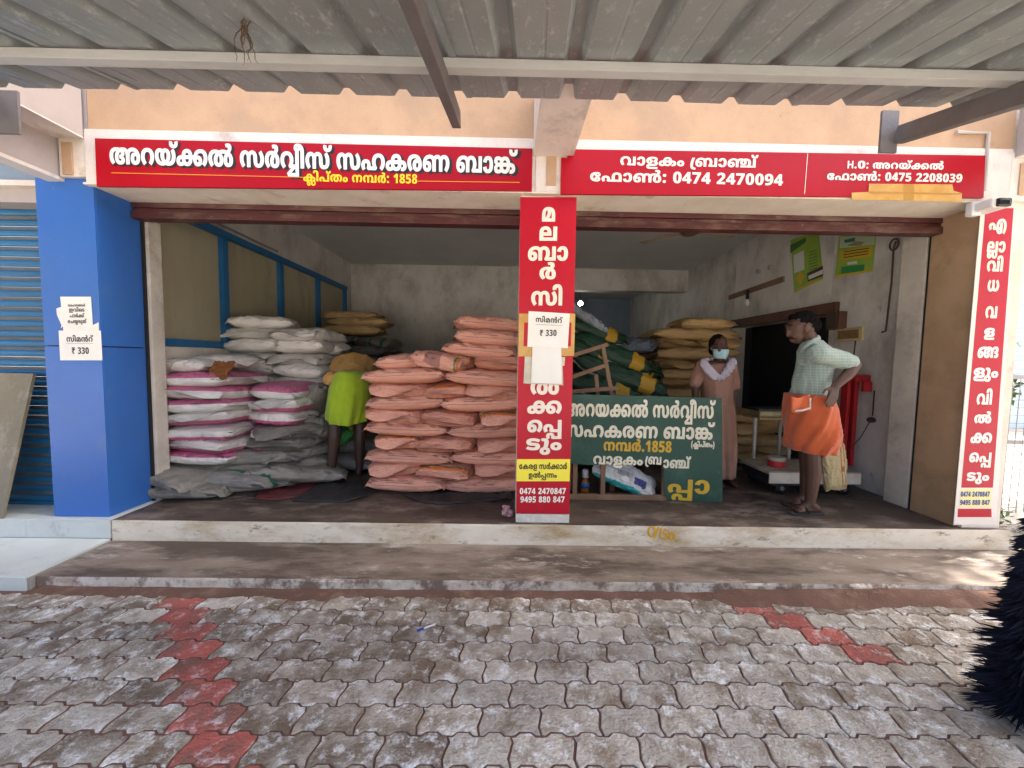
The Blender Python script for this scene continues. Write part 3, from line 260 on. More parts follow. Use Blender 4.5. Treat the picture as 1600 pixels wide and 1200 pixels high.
 'ഞ്ച': (1913, [[318,-10,374,1,418,22,456,55,471,75,491,123,496,151,496,203,486,247,471,279,450,306,422,328,390,344,358,352,302,356,262,352,213,339,236,379,282,421,342,447,406,457,466,453,502,440,536,415,555,383,567,327,569,3,574,0,746,3,746,275,752,343,772,399,810,436,862,456,913,459,878,419,852,367,845,307,856,247,882,204,922,170,970,151,1050,140,1098,142,1158,153,1198,171,1234,200,1251,223,1266,259,1272,291,1271,343,1255,399,1231,435,1208,459,1250,456,1278,448,1306,433,1340,403,1355,379,1368,347,1374,303,1371,251,1358,203,1335,155,1310,122,858,119,858,3,862,0,1122,0,1854,0,1854,567,1682,567,1680,563,1679,123,1502,122,1497,123,1498,127,1535,195,1551,259,1554,319,1544,383,1519,443,1486,487,1442,524,1386,552,1334,568,1262,578,1158,576,1114,569,1066,553,1014,569,962,577,842,576,794,568,742,552,702,533,662,505,602,543,546,564,478,576,410,579,330,572,262,556,206,533,154,500,113,463,84,427,49,351,37,295,34,235,41,167,52,127,86,69,126,31,182,3,246,-11],[274,103,250,106,226,120,212,139,200,171,197,219,218,232,246,241,278,241,298,233,316,215,324,195,326,163,319,131,306,113],[1079,255,1054,252,1034,257,1021,267,1009,291,1006,323,1013,359,1025,383,1046,410,1058,421,1075,407,1095,379,1110,339,1112,307,1107,283,1093,263]]),
 'ന്ന': (1392, [[1216,-11,1281,67,1321,135,1348,215,1356,303,1353,343,1341,399,1305,471,1255,523,1224,544,1188,560,1116,577,1024,576,984,569,940,552,876,509,844,537,804,560,760,573,704,579,648,576,608,568,560,547,516,514,440,560,368,577,316,579,248,572,204,559,164,540,107,495,70,443,43,367,36,287,47,199,71,131,114,59,176,-11,304,67,255,143,232,195,218,251,217,327,223,363,234,391,254,419,280,440,308,452,336,456,368,452,388,441,410,415,421,371,423,3,596,0,600,3,600,327,611,399,630,431,656,449,704,456,740,448,773,419,789,367,792,3,964,0,968,3,968,343,975,395,991,427,1016,448,1048,456,1088,451,1120,436,1149,407,1169,363,1177,303,1173,243,1157,183,1137,143,1089,67]]),
 'പ്പ': (1004, [[240,-331,354,-285,331,-237,331,-189,352,-159,384,-151,416,-159,433,-177,441,-217,428,-261,480,-323,947,-321,944,567,776,567,771,563,768,122,524,122,528,175,522,219,506,259,488,286,448,324,420,341,364,361,316,367,248,368,168,352,104,320,59,275,35,223,28,175,30,143,47,75,86,11,108,-12,240,44,242,47,214,99,207,123,203,167,207,195,218,219,244,241,276,248,308,245,340,223,358,179,353,119,327,67,388,1,770,-1,771,-205,768,-210,588,-210,585,-169,574,-133,548,-99,512,-72,472,-56,432,-48,372,-45,316,-51,276,-63,237,-85,207,-113,187,-149,180,-189,186,-241,203,-281]]),
 'മ്പ': (1349, [[176,-11,304,67,255,143,234,187,219,243,215,307,223,363,244,406,280,440,324,455,368,452,392,440,408,423,421,391,427,339,428,1,603,3,603,343,606,379,623,423,644,444,664,453,708,455,752,440,790,403,810,355,816,279,806,211,778,143,730,63,776,1,1288,0,1292,3,1292,175,1292,563,1288,567,1120,567,1116,563,1115,123,952,122,950,127,976,179,989,227,994,263,993,339,977,407,962,443,924,495,892,525,856,547,804,567,760,576,700,579,636,572,596,561,548,536,516,513,464,549,416,568,344,579,276,576,232,568,188,552,140,524,112,500,88,471,66,435,43,367,36,303,39,243,59,159,83,107,112,63]]),
 'യ്യ': (1181, [[1044,-290,1046,79,1081,115,1116,175,1137,247,1143,307,1141,355,1129,419,1105,483,1069,543,1040,577,908,503,906,499,946,423,961,355,961,283,950,231,921,179,880,141,816,113,756,106,805,167,822,195,842,243,850,279,854,331,850,391,837,439,817,479,786,515,748,543,700,564,668,572,600,579,552,577,472,557,444,544,400,564,368,573,308,579,248,576,192,563,156,549,124,529,94,503,67,467,48,427,35,375,32,339,35,283,46,223,62,179,86,135,132,82,168,55,220,26,292,2,372,-10,444,-12,508,-6,592,13,657,-1,405,-181,464,-290],[874,-173,612,-176,608,-173,712,-102,848,-3,872,3],[433,107,368,113,308,138,267,171,239,211,216,271,209,343,219,399,227,415,248,439,272,453,296,457,332,452,354,439,339,379,336,347,339,291,348,247,379,175],[595,151,558,187,535,227,519,279,513,347,519,391,535,427,560,449,596,457,628,449,653,427,673,379,676,327,669,275,653,227,629,187]]),
 'ല്ല': (966, [[729,-334,781,-323,841,-290,869,-261,882,-241,902,-189,909,-133,907,-93,894,-37,880,-1,909,3,909,563,905,567,737,567,732,563,729,122,230,123,229,207,233,210,626,211,626,335,618,391,606,431,582,475,547,515,513,539,480,555,421,572,353,579,289,576,229,565,173,541,135,515,99,475,75,431,59,379,53,311,53,3,134,-1,107,-37,88,-89,82,-149,84,-181,93,-221,108,-257,128,-285,157,-310,193,-326,233,-335,305,-335,341,-327,381,-306,411,-277,431,-229,434,-197,431,-161,414,-117,381,-83,345,-68,285,-61,227,-69,253,-35,289,-13,345,0,393,-3,432,-21,454,-45,462,-61,474,-121,476,-169,483,-217,500,-257,527,-289,557,-310,613,-330,669,-337],[282,-241,249,-241,235,-233,223,-217,213,-169,237,-157,281,-157,302,-173,307,-193,306,-217,297,-231],[689,-233,665,-231,649,-223,631,-201,624,-173,615,-61,607,-33,589,-1,657,0,721,0,746,-45,758,-85,762,-137,758,-173,749,-197,725,-223],[449,331,233,331,229,339,235,383,257,424,289,448,313,455,357,456,389,448,409,437,435,407,449,363]]),
 'വ്വ': (1087, [[1028,-290,1028,567,856,567,853,563,852,123,685,123,718,187,729,235,732,275,725,351,701,419,673,463,652,487,600,528,552,552,516,564,436,577,332,577,256,564,220,552,172,528,111,479,67,415,42,343,36,271,50,179,67,135,91,91,135,35,184,-11,304,62,310,71,251,151,223,223,218,255,218,307,231,359,264,409,288,429,320,445,364,455,392,456,456,444,496,420,522,391,546,339,553,287,549,231,533,179,509,135,469,79,524,2,645,-1,560,-56,390,-181,447,-289],[859,-173,596,-175,593,-173,696,-102,832,-3,856,0]]),
 '്ര': (328, [[355,-198,389,-189,372,-69,299,-72,275,-67,251,-55,235,-37,221,-9,211,63,218,187,238,299,273,419,333,563,331,567,203,567,155,567,150,563,70,339,50,251,38,159,35,67,42,-9,58,-65,79,-105,99,-131,139,-162,179,-182,231,-194,295,-200]]),
 'ൻറ': (1223, [[1096,-336,1133,-298,1170,-246,1186,-210,1197,-158,1197,-94,1182,-42,1154,2,1110,42,1145,74,1173,126,1185,178,1189,242,1177,322,1154,382,1130,422,1101,458,1046,506,1086,550,1106,582,1117,614,1123,658,1121,686,1105,734,1088,756,1056,780,1016,795,956,802,884,799,799,782,828,673,860,679,908,680,927,674,941,662,948,638,944,610,933,586,912,564,856,575,800,579,668,571,588,547,524,508,468,547,420,568,344,579,280,576,240,570,196,556,140,524,112,500,87,470,68,438,52,398,39,342,39,242,51,182,71,130,115,58,176,-11,305,70,263,130,235,186,223,226,215,282,219,346,227,374,244,406,268,432,308,452,356,455,392,440,409,422,417,406,427,342,427,2,600,0,603,274,610,342,622,382,654,426,692,448,740,459,808,459,759,406,731,366,711,326,696,274,692,234,694,186,707,126,731,82,769,42,723,2,699,-34,686,-66,679,-126,686,-186,694,-214,715,-254,744,-294,784,-336,792,-331,881,-262,842,-206,827,-158,827,-98,842,-58,860,-36,892,-17,936,-9,984,-16,1008,-29,1034,-54,1046,-78,1053,-122,1049,-170,1040,-198,998,-262],[940,110,908,116,887,134,875,158,867,206,870,262,882,306,910,362,938,398,944,404,952,397,985,346,1004,286,1011,234,1009,186,997,142,972,117]]),
}
# ------------------------------------------------------------------ lettering
def _poly(p): return [(p[i], p[i + 1]) for i in range(0, len(p), 2)]
GLYPHS['H'] = (700, [[80, 0, 80, 700, 220, 700, 220, 420, 480, 420, 480, 700, 620, 700, 620, 0, 480, 0, 480, 290, 220, 290, 220, 0]])
GLYPHS['O'] = (800, [[int(v * 1.4) if i % 2 == 0 else v for i, v in enumerate(c)] for c in GLYPHS['0'][1]])
GLYPHS['_'] = (330, []); GLYPHS['-'] = (400, [[60, 250, 60, 350, 340, 350, 340, 250]])
def layout(tokens):
    x = 0; out = []
    for t in tokens.split():
        a, cs = GLYPHS[t]
        for c in cs: out.append([(x + px, py) for px, py in _poly(c)])
        x += a
    return out
def lettering(name, tokens, x0, x1, zb, unit, Y, m, parent, thick=.0015, fat=0, dx=0, dz=0, fy=None, shear=0):
    """fill the outlines of a line of text; x0..x1 its world extent, zb the baseline, unit = height of 600 font units"""
    cs = layout(tokens); xs = [p[0] for c in cs for p in c]; a, b = min(xs), max(xs)
    sx = (x1 - x0) / (b - a); sz = unit / 600
    cu = bpy.data.curves.new(name, 'CURVE'); cu.dimensions = '2D'; cu.fill_mode = 'BOTH'; cu.extrude = thick / 2
    for c in cs:
        s = cu.splines.new('POLY'); s.points.add(len(c) - 1); s.use_cyclic_u = True
        for q, (px, py) in zip(s.points, c): q.co = (x0 + (px - a) * sx + dx, zb + py * sz + dz + shear * (px - a) * sx, 0, 1)
    tmp = bpy.data.objects.new('tmp', cu); C.objects.link(tmp)
    dg = bpy.context.evaluated_depsgraph_get(); me = bpy.data.meshes.new_from_object(tmp.evaluated_get(dg)); bpy.data.objects.remove(tmp); bpy.data.curves.remove(cu)
    for v in me.vertices:
        x, z, t = v.co; v.co = (x, (fy(x, z) if fy else Y) - t, z)
    if fat:      # thicken by stacking shifted copies of the filled outline
        t = bmesh.new()
        for k in range(8):
            c_ = me.copy(); c_.transform(Matrix.Translation((fat * cos(k * pi / 4), -.00004 * k, fat * sin(k * pi / 4)))); t.from_mesh(c_); bpy.data.meshes.remove(c_)
        t.to_mesh(me); t.free()
    me.materials.clear(); me.name = name
    return link(name, me, m, parent)
def quadY(name, px4, Y, m, parent=None, t=.004, back=None):
    """thin board or sheet whose corners are read from the photo at the distance of the wall it is fixed to"""
    P = [onY(x, y, Y) for x, y in px4]
    bm = bmesh.new()
    prism(bm, [(p.x, p.z) for p in P], lambda x, z: (x, Y, z), lambda x, z: (x, Y + t, z))
    return obj(name, bm, m, parent)
def PX(x, y, Y): p = onY(x, y, Y); return p.x, p.z

# ------------------------------------------------------------------ ground, paving, steps
ZP, ZS = .22, .065
bm = bmesh.new(); g = 400
vs = [bm.verts.new(p) for p in ((-g, -g, -.035), (g, -g, -.035), (g, g, -.035), (-g, g, -.035))]; bm.faces.new(vs)
tag(obj('ground', bm, mat('street_ground', (.38, .355, .32), (.33, .305, .27), .6, .9, bump=.2, bscale=8)), 'bare pale ground around the shop', 'ground', kind='structure')
bm = bmesh.new(); nx, ny = 150, 60
grid = [[bm.verts.new((-4.6 + 9.4 * i / nx, -1.2 + 3.56 * j / ny, -.0068 + .0022 * noise.noise(Vector((i * .21, j * .2, 3))))) for i in range(nx + 1)] for j in range(ny + 1)]
for j in range(ny):
    for i in range(nx): bm.faces.new((grid[j][i], grid[j][i + 1], grid[j + 1][i + 1], grid[j + 1][i]))
paving = tag(obj('paving', bm, dirt, None, True), 'interlocking paving with earth-filled joints in front of the shop', 'paving', kind='structure')
PL, PW = .243, .1225; AMP = .0075; GAP = .0082
def wave(t):   # zig-zag long edge, period half a paver
    t = (t % (PL / 2)) / (PL / 2)
    return AMP * (-1 if t < .14 else (t - .14) / .16 * 2 - 1 if t < .30 else 1 if t < .66 else 1 - (t - .66) / .16 * 2 if t < .82 else -1)
def paver_outline(ins):
    xs = [0, .14, .30, .66, .82]
    top = [(k * PL / 2 + x * PL / 2, PW / 2 + wave(x * PL / 2 + 1e-7)) for k in (0, 1) for x in xs]
    pts_t = [(x - PL / 2, y) for x, y in top] + [(PL / 2, PW / 2 - AMP)]
    pts_b = [(x, y - PW) for x, y in pts_t]
    e = .008
    right = [(PL / 2 + e, PW / 4), (PL / 2 - e, -PW / 4)]; left = [(-PL / 2 - e, -PW / 4), (-PL / 2 + e, PW / 4)]
    loop = pts_t[::-1] + left[::-1] + pts_b + right[::-1]
    out = []
    n = len(loop)
    for i in range(n):
        a, b, c = Vector(loop[i - 1]), Vector(loop[i]), Vector(loop[(i + 1) % n])
        n1 = Vector((-(b - a).y, (b - a).x)).normalized(); n2 = Vector((-(c - b).y, (c - b).x)).normalized()
        m_ = (n1 + n2); m_ = m_ / max(.4, m_.length_squared) * 2 / 2
        out.append(b + m_ * ins)
    return out
def paver_mesh(seed):
    rnd = random.Random(seed); bm = bmesh.new()
    def ring(ins, z): return [bm.verts.new((p.x + rnd.uniform(-.0012, .0012), p.y + rnd.uniform(-.0012, .0012), z)) for p in paver_outline(ins)]
    a, b, c = ring(GAP + .005, .0), ring(GAP, -.0045), ring(GAP, -.02); n = len(a)
    bm.faces.new(a)
    for r, s in ((a, b), (b, c)):
        for i in range(n): bm.faces.new((r[i], s[i], s[(i + 1) % n], r[(i + 1) % n]))
    bmesh.ops.recalc_face_normals(bm, faces=bm.faces)
    me = bpy.data.meshes.new('paver'); bm.to_mesh(me); bm.free(); return me
PVM = {m.name: [paver_mesh(k * 10 + s) for s in range(4)] for k, m in enumerate((pav_grey, pav_mud, pav_red))}
for m in (pav_grey, pav_mud, pav_red):
    for me in PVM[m.name]: me.materials.append(m)
cells = []
for r in range(-7, 20):
    y = 2.268 - PW / 2 - r * PW + .0
    if y > 2.27: continue
    for c in range(-20, 21):
        x = c * PL + (r % 2) * PL / 2 + .03
        if abs(x) > 4.5 or y < -1.1: continue
        cells.append((x, y, r, c))
reds = set()
for k in range(9): reds.add((k, None, -1.86 + k * PL / 2))     # two red diagonals
for k in range(4): reds.add((k, None, 1.47 + k * PL / 2))
def isred(x, r): return any(rr == r and abs(x - xx) < PL / 4 + .002 for rr, _, xx in reds)
rp = random.Random(4)
def visible(x, y):
    d = CM.transposed() @ (Vector((x, y, 0)) - CAM)
    if d.z > -.05: return 0
    u, v = 800 + 600 * d.x / -d.z, 600 - 600 * d.y / -d.z
    return (1 / -d.z) if -60 < u < 1660 and v < 1280 else 0
cells.sort(key=lambda q: -visible(q[0], q[1]))
rest = bmesh.new(); npv = 0
for i, (x, y, r, c) in enumerate(cells):
    m = pav_red if isred(x, r) else pav_mud if (x < -.3 + .5 * noise.noise(Vector((x, y * 2, 1))) or y > 2.15) and rp.random() < .8 else pav_grey
    me = PVM[m.name][rp.randrange(4)]
    sink = -.001 + rp.uniform(-.0018, .0018) + (-.0025 if x < -.8 and rp.random() < .5 else 0)
    T = Matrix.Translation((x, y, sink)) @ Matrix.Rotation(rp.uniform(-.008, .008) , 4, 'Z') @ Matrix.Rotation(rp.uniform(-.007, .007), 4, 'X') @ Matrix.Rotation(rp.uniform(-.005, .005), 4, 'Y')
    if visible(x, y) and npv < 300:
        o = link('paver', me, None, paving); o.matrix_basis = T; npv += 1
    else:
        t = bmesh.new(); t.from_mesh(PVM['paver_grey'][0]); t.transform(T); tm = bpy.data.meshes.new('t'); t.to_mesh(tm); t.free(); rest.from_mesh(tm); bpy.data.meshes.remove(tm)
tag(obj('paver_field', rest, pav_grey, paving), kind='stuff')
# earth piled along the apron edge
bm = bmesh.new(); N_ = 170; rows = []
for i in range(N_ + 1):
    x = -2.9 + 7.4 * i / N_; wv = noise.noise(Vector((x * 2.2, 0, 5))); amt = .5 + .5 * min(1, max(0, (x - 1.2) / 1.0)); hgt = .010 + .012 * abs(noise.noise(Vector((x * 3, 2, 0)))) + (.034 * amt if x > 1.35 else 0)
    wd = .06 + .035 * wv + (.07 if x > 1.3 else .0) + (.03 if x < -1 else 0)
    rows.append([bm.verts.new((x, 2.36 - s * (wd + .04) + .012 * noise.noise(Vector((x * 9, s * 3, 1))), max(-.006, -.004 + hgt * h + .006 * noise.noise(Vector((x * 12, s * 5, 8)))))) for s, h in ((-.6, 1), (0, 1), (.3, .85), (.6, .5), (.85, .15), (1.1, -.6))])
for a, b in zip(rows, rows[1:]):
    for k in range(5): bm.faces.new((a[k], a[k + 1], b[k + 1], b[k]))
tag(obj('soil', bm, dirt, None, True), 'loose brown soil heaped along the apron edge', 'soil', kind='stuff')
# apron slab with a worn, chipped front edge
def worn_slab(name, x0, x1, yf, yb, z0, z1, seed, top_m, face_m, amp, chips):
    bm = bmesh.new(); n = int((x1 - x0) / .03); top, mid, bot, back, ridge = [], [], [], [], []
    for i in range(n + 1):
        x = x0 + (x1 - x0) * i / n
        a = amp * noise.noise(Vector((x * 3.1, seed, 0))) + amp * .5 * noise.noise(Vector((x * 11, seed, 4)))
        ch = max(0, noise.noise(Vector((x * 2.3, seed + 9, 2))) - .25) * chips
        top.append(bm.verts.new((x, yf + abs(a) + ch, z1 - ch * .3))); ridge.append(bm.verts.new((x, yf + .05 + abs(a) + ch, z1))); mid.append(bm.verts.new((x, yf + a * .4, z1 - .012 - ch * .4))); bot.append(bm.verts.new((x, yf - .004 + a * .4, z0))); back.append(bm.verts.new((x, yb, z1)))
    for i in range(n):
        for r, s, mi in ((ridge, back, 0), (top, ridge, 0), (mid, top, 1), (bot, mid, 1)):
            f = bm.faces.new((r[i], r[i + 1], s[i + 1], s[i])); f.material_index = mi
    for i in (0, n):
        bm.faces.new([q[i] for q in (bot, mid, top, ridge, back)])
    bmesh.ops.recalc_face_normals(bm, faces=bm.faces)
    o = obj(name, bm, top_m); o.data.materials.append(face_m); return o
tag(worn_slab('apron_slab', -2.915, 4.6, 2.335, 2.83, -.03, ZS, 1.7, slab_mat, slab_edge, .007, .05), 'stained concrete apron with a worn whitewashed front edge', 'step', kind='structure')
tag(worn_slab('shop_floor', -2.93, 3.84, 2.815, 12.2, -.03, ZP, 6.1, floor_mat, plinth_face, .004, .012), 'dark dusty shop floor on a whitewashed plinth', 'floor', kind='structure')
# yellow brush-painted number on the plinth
bm = bmesh.new(); x0, z0 = PX(1013, 839, 2.80); U = .092
def stroke(pts): tube(bm, [(x0 + (u + .0) * U, 2.8065, z0 + v * U - u * .012) for u, v in pts], [.006] + [.0085] * (len(pts) - 2) + [.006], 6)
oval = [(.28 * cos(a) + .3, .42 * sin(a) + .45) for a in [k * pi / 5 + 1.4 for k in range(11)]]
stroke(oval); stroke([(.50, -.12), (.68, .45), (.82, .95)]); stroke([(1.02, .85), (1.0, .4), (1.03, .0)])
stroke([(1.66, .72), (1.30, .76), (1.27, .45), (1.50, .48), (1.62, .28), (1.50, .04), (1.24, .02)]); stroke([(p[0] * .75 + 1.78, p[1] * .72 - .02) for p in oval])
for v in bm.verts: v.co.y = 2.8065 + (v.co.y - 2.8065) * .15
obj('painted_number', bm, plain('ochre_paint', (.60, .33, .02), .6), bpy.data.objects['shop_floor'])
# tiled steps of the neighbouring shop
ts = thing('tiled_step', 'pale grey tiled steps of the blue shuttered shop', 'step', (-3.9, 2.6, 0)); del ts['category']; ts['kind'] = 'structure'
BX('step_core', plain('step_cement', (.3, .29, .27), .9), ts, -6.7, -2.945, 2.82, 3.3, -.03, .208)
BX('step_core', MATS['step_cement'], ts, -6.7, -2.922, 2.312, 2.8, -.03, .068)
for i in range(6):
    a, b = -2.935 - .62 * (i + 1), -2.937 - .62 * i
    BX('tile', tilem, ts, a, b, 2.30, 2.311, -.02, .078, .002); BX('tile', tilem, ts, a, b, 2.3115, 2.806, .068, .082, .002)
    BX('tile', tilem, ts, a, b, 2.808, 2.82, .083, .209, .002); BX('tile', tilem, ts, a, b, 2.808, 3.3, .2095, .222, .002)

# ------------------------------------------------------------------ shop building
YC, YF_ = 2.86, 2.80          # column face and fascia / sign plane
XL, XR, YB, ZC = -3.12, 3.57, 7.7, 3.3
bld = thing('shop_building', 'peach and cream concrete shop with two open bays', 'building', (0, 2.9, 0))
BX('side_wall', wallgrey, bld, XL - .15, XL, 3.2, YB, 0, ZC)
BX('dwarf_wall', jambmat, bld, XL, XL + .07, 3.3, 7.2, ZP, 1.53, .01)
BX('back_wall', wallgrey, bld, XL, .62, YB, YB + .15, 0, ZC)
BX('return_wall', wallgrey, bld, .47, .62, YB + .15, 11.4, 0, ZC)
# right wall with a doorway into a dark room
d0, d1, dz = onX(1297, 490, XR).y, onX(1146, 507, XR).y, 2.02
BX('side_wall', wallgrey, bld, XR, XR + .2, 3.2, d0, 0, ZC); BX('side_wall', wallgrey, bld, XR, XR + .2, d1, 11.4, 0, ZC); BX('wall_over_door', wallgrey, bld, XR, XR + .2, d0, d1, dz, ZC)
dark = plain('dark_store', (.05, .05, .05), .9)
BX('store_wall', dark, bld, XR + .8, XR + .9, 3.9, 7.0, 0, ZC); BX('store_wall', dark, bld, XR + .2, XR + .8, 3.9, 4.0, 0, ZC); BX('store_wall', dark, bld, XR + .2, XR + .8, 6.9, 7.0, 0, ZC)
BX('lintel', wood_d, bld, XR - .05, XR + .01, d0 - .12, d1 + .1, dz, dz + .12, .005)
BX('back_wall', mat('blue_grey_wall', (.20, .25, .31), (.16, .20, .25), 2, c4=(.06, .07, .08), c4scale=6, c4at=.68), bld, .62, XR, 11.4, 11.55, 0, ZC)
BX('ceiling', ceilmat, bld, XL - .15, XR + .9, 3.03, 11.55, ZC, ZC + .15)
BX('ceiling_beam', wallgrey, bld, .62, XR, YB + .05, YB + .3, ZC - .42, ZC)
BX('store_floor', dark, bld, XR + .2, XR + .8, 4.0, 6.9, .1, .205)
# front: fascia, lintel beam, columns
BX('upper_return', lilac, bld, -6.7, -2.985, YF_ + .036, 3.02, 2.97, 3.75)
BX('fascia', peach, bld, -2.98, 3.62, YF_ + .035, 3.02, 2.66, 3.75)
BX('sun_block_wall', peach, bld, -6.0, 7.0, YF_ + .05, 3.02, 3.751, 7.4); BX('sun_block_slab', ceilmat, bld, -6.0, 7.0, YF_ - .2, 11.6, 7.401, 7.55)  # unseen upper storey, added and lengthened to keep the sun off the frontage
BX('beam_soffit', cream, bld, -3.02, 3.62, YF_ + .02, 3.19, 2.645, 2.659)
zt = PX(500, 219, YF_)[1]
BX('trim_band', whitewash, bld, -3.0, .17, YF_ + .022, YF_ + .034, 2.66, zt + .055, .003); BX('trim_band', whitewash, bld, .41, 3.61, YF_ + .022, YF_ + .034, 2.66, zt + .055, .003)
BX('trim_post', whitewash, bld, .172, .408, YF_ + .02, YF_ + .034, 2.66, 3.0, .003)
BX('peach_inset', peach, bld, .25, .32, YF_ + .012, YF_ + .0195, 2.70, 2.90)
BX('header_wall', wallgrey, bld, -3.1, 3.57, 3.215, 3.3, 2.57, 3.3)
BX('column', cream, bld, .075, .475, YC, 3.2, ZP, 2.645, .006)
BX('column', tanwall, bld, 3.47, 3.62, YC + .02, 3.2, ZP, 2.645, .006)
BX('column', cream, bld, 3.505, 3.80, YC - .01, YC + .02, ZP, 2.66, .004); BX('column', whitewash, bld, 3.62, 3.84, YC + .021, 3.4, ZP - .2, 3.6, .004)
BX('column_head', whitewash, bld, 3.60, 3.84, YF_ + .02, YC + .02, 2.661, 3.0, .004); BX('peach_inset', peach, bld, 3.66, 3.80, YF_ + .012, YF_ + .0195, 2.70, 2.92)
BX('column', cream, bld, -3.19, -2.985, YF_ + .03, 3.15, 2.70, 3.0, .004); BX('peach_inset', peach, bld, -3.16, -3.09, YF_ + .02, YF_ + .0295, 2.71, 2.93)
BX('jamb', jambmat, bld, -3.06, -2.945, 3.22, 3.34, ZP, 2.55, .008)
BX('jamb', jambmat, bld, 3.475, 3.57, 3.232, 3.44, ZP, 2.6, .006); BX('shutter_guide', black, bld, 3.49, 3.57, 3.2, 3.231, ZP, 2.6); BX('shutter_guide', black, bld, -2.99, -2.97, 3.2, 3.23, ZP, 2.6)
for x0, x1 in ((-3.21, -3.0), (.155, .44), (3.62, 3.86)):
    BX('cantilever_beam', lilac if abs(x0) > 1 else whitewash, bld, x0, x1, 1.6, YF_ + .02, 2.965 if abs(x0) > 1 else 2.90, 3.32, .004)
    if abs(x0) > 1: BX('beam_underside', whitewash, bld, x0 - .002, x1 + .002, 1.6, YF_ + .018, 2.955, 2.9645)
BX('side_fascia', lilac, bld, -3.30, -3.20, 1.6, YC, 2.70, 2.965, .003); BX('side_fascia_lip', whitewash, bld, -3.31, -3.19, 1.6, YC - .001, 2.675, 2.699)
# shutter housings (rolled-up maroon shutters) over both bays
for x0, x1 in ((-2.98, .075), (.475, 3.47)):
    for k, (za, zb, yo) in enumerate(((2.605, 2.644, 0), (2.575, 2.603, .012), (2.52, 2.573, -.006))):
        b_ = box(bmesh.new(), x0, x1, 3.12 + yo, 3.214, za, zb, .006)
        obj('shutter_rail', b_, maroon, bld)
# partition on the left wall: olive panels in blue frame
def frame(y0, y1, z0, z1, wd): return BX('partition_rail', blue_frame, bld, XL, XL + .075, y0, y1, z0, z1, .004)
posts = [onX(342.5, 450, XL).y, onX(432.5, 470, XL).y, onX(492, 480, XL).y, onX(534.5, 480, XL).y]
ztop = onX(342, 372, XL).z
for i, y in enumerate(posts): BX('partition_post', blue_frame, bld, XL, XL + .08, y - .04, y + .04, 1.53, ztop - .0, .004)
edges = [3.32] + posts
for a, b in zip(edges, edges[1:]): BX('partition_panel', ply, bld, XL + .01, XL + .03, a + .041, b - .041, 1.60, ztop - .0)
BX('partition_rail', blue_frame, bld, XL, XL + .09, 3.32, posts[-1] + .04, ztop + .001, ztop + .07, .004)
BX('partition_rail', blue_frame, bld, XL, XL + .075, 3.32, posts[-1] - .04, 1.532, 1.60, .004)
obj('conduit', tube(bmesh.new(), [(XL + .05, 3.6, ztop + .13), (XL + .05, 5.2, ztop + .13)], .012), plain('conduit_grey', (.25, .24, .22)), bld)
obj('ceiling_wire', tube(bmesh.new(), [(-1.0, 4.4, ZC), (-1.01, 4.4, ZC - .1), (-.98, 4.41, ZC - .22), (-1.0, 4.4, ZC - .3)], .004, 5), black, bld)

fan = thing('ceiling_fan', 'brown ceiling fan just below the header of the right bay', 'fan', (2.02, 4.3, ZC)); fm = plain('fan_brown', (.10, .06, .04), .4); fx, fy_, fz = onY(1078, 364, 4.3).x, 4.3, onY(1078, 364, 4.3).z
obj('fan_rod', tube(bmesh.new(), [(fx, fy_, ZC), (fx, fy_, fz + .06)], .012), fm, fan); obj('fan_motor', tube(bmesh.new(), [(fx, fy_, fz + d) for d in (.07, .05, .0, -.025)], [.05, .11, .11, .06], 20), fm, fan, True)
for k in range(3):
    a = .25 + k * 2 * pi / 3; bm = bmesh.new(); beam(bm, (fx + .1 * cos(a), fy_ + .1 * sin(a), fz + .02), (fx + .58 * cos(a), fy_ + .58 * sin(a), fz + .015), .12, .006); obj('fan_blade', bm, mat('fan_blade_cream', (.42, .36, .26), (.34, .29, .2), 5, .5), fan)
# ------------------------------------------------------------------ canopy
can = thing('metal_canopy', 'galvanised trapezoidal sheet canopy on steel purlin and rafters', 'canopy', (0, 2.2, 2.9))
SL, SK = .25, .07; YE, ZE = 2.2, 2.885; Y_OUT = .25
def sheet_z(y): return ZE - SL * (YE - y)
prof = []
RP = .300
for k in range(4):
    b = k * RP
    prof += [(b, 0), (b + .11, 0), (b + .114, .002), (b + .122, .002), (b + .126, 0), (b + .205, 0), (b + .230, .036), (b + .274, .036)] if k < 3 else [(b, 0), (b + .03, 0)]
x = -4.75; k = 0
while x < 4.5:
    bm = bmesh.new(); rows = []
    nj = 14; wob = random.Random(k)
    for j in range(nj + 1):
        y = YE + wob.uniform(-.012, .012) * 0 - (YE - Y_OUT) * j / nj
        rows.append([bm.verts.new((x + px + SK * (y - YE), y + (noise.noise(Vector((x + px, k, 3))) * .012 if j == 0 else 0), sheet_z(y) + pz + .005 * (k % 2) + .004 * noise.noise(Vector((x + px, y * 2, 0))))) for px, pz in prof])
    for a, b in zip(rows, rows[1:]):
        for i in range(len(prof) - 1): bm.faces.new((a[i], b[i], b[i + 1], a[i + 1]))
    o = obj('roof_sheet', bm, galv, can)
    md = o.modifiers.new('t', 'SOLIDIFY'); md.thickness = .0015; md.offset = 1
    x += 3 * RP; k += 1
for y in (1.80, .6):
    z = sheet_z(y)
    obj('purlin', box(bmesh.new(), -4.6, 4.45, y - .025, y + .025, z - .050, z - .009, .003), steel_w, can)
def rafter(x, y1, w, h):
    a = Vector((x, y1, sheet_z(y1) - .052 - h / 2)); b = Vector((x, Y_OUT, sheet_z(Y_OUT) - .052 - h / 2))
    bm = beam(bmesh.new(), a, b, w, h); bmesh.ops.bevel(bm, geom=list(bm.edges), offset=.003, segments=1, affect='EDGES'); return obj('rafter', bm, steel_g, can)
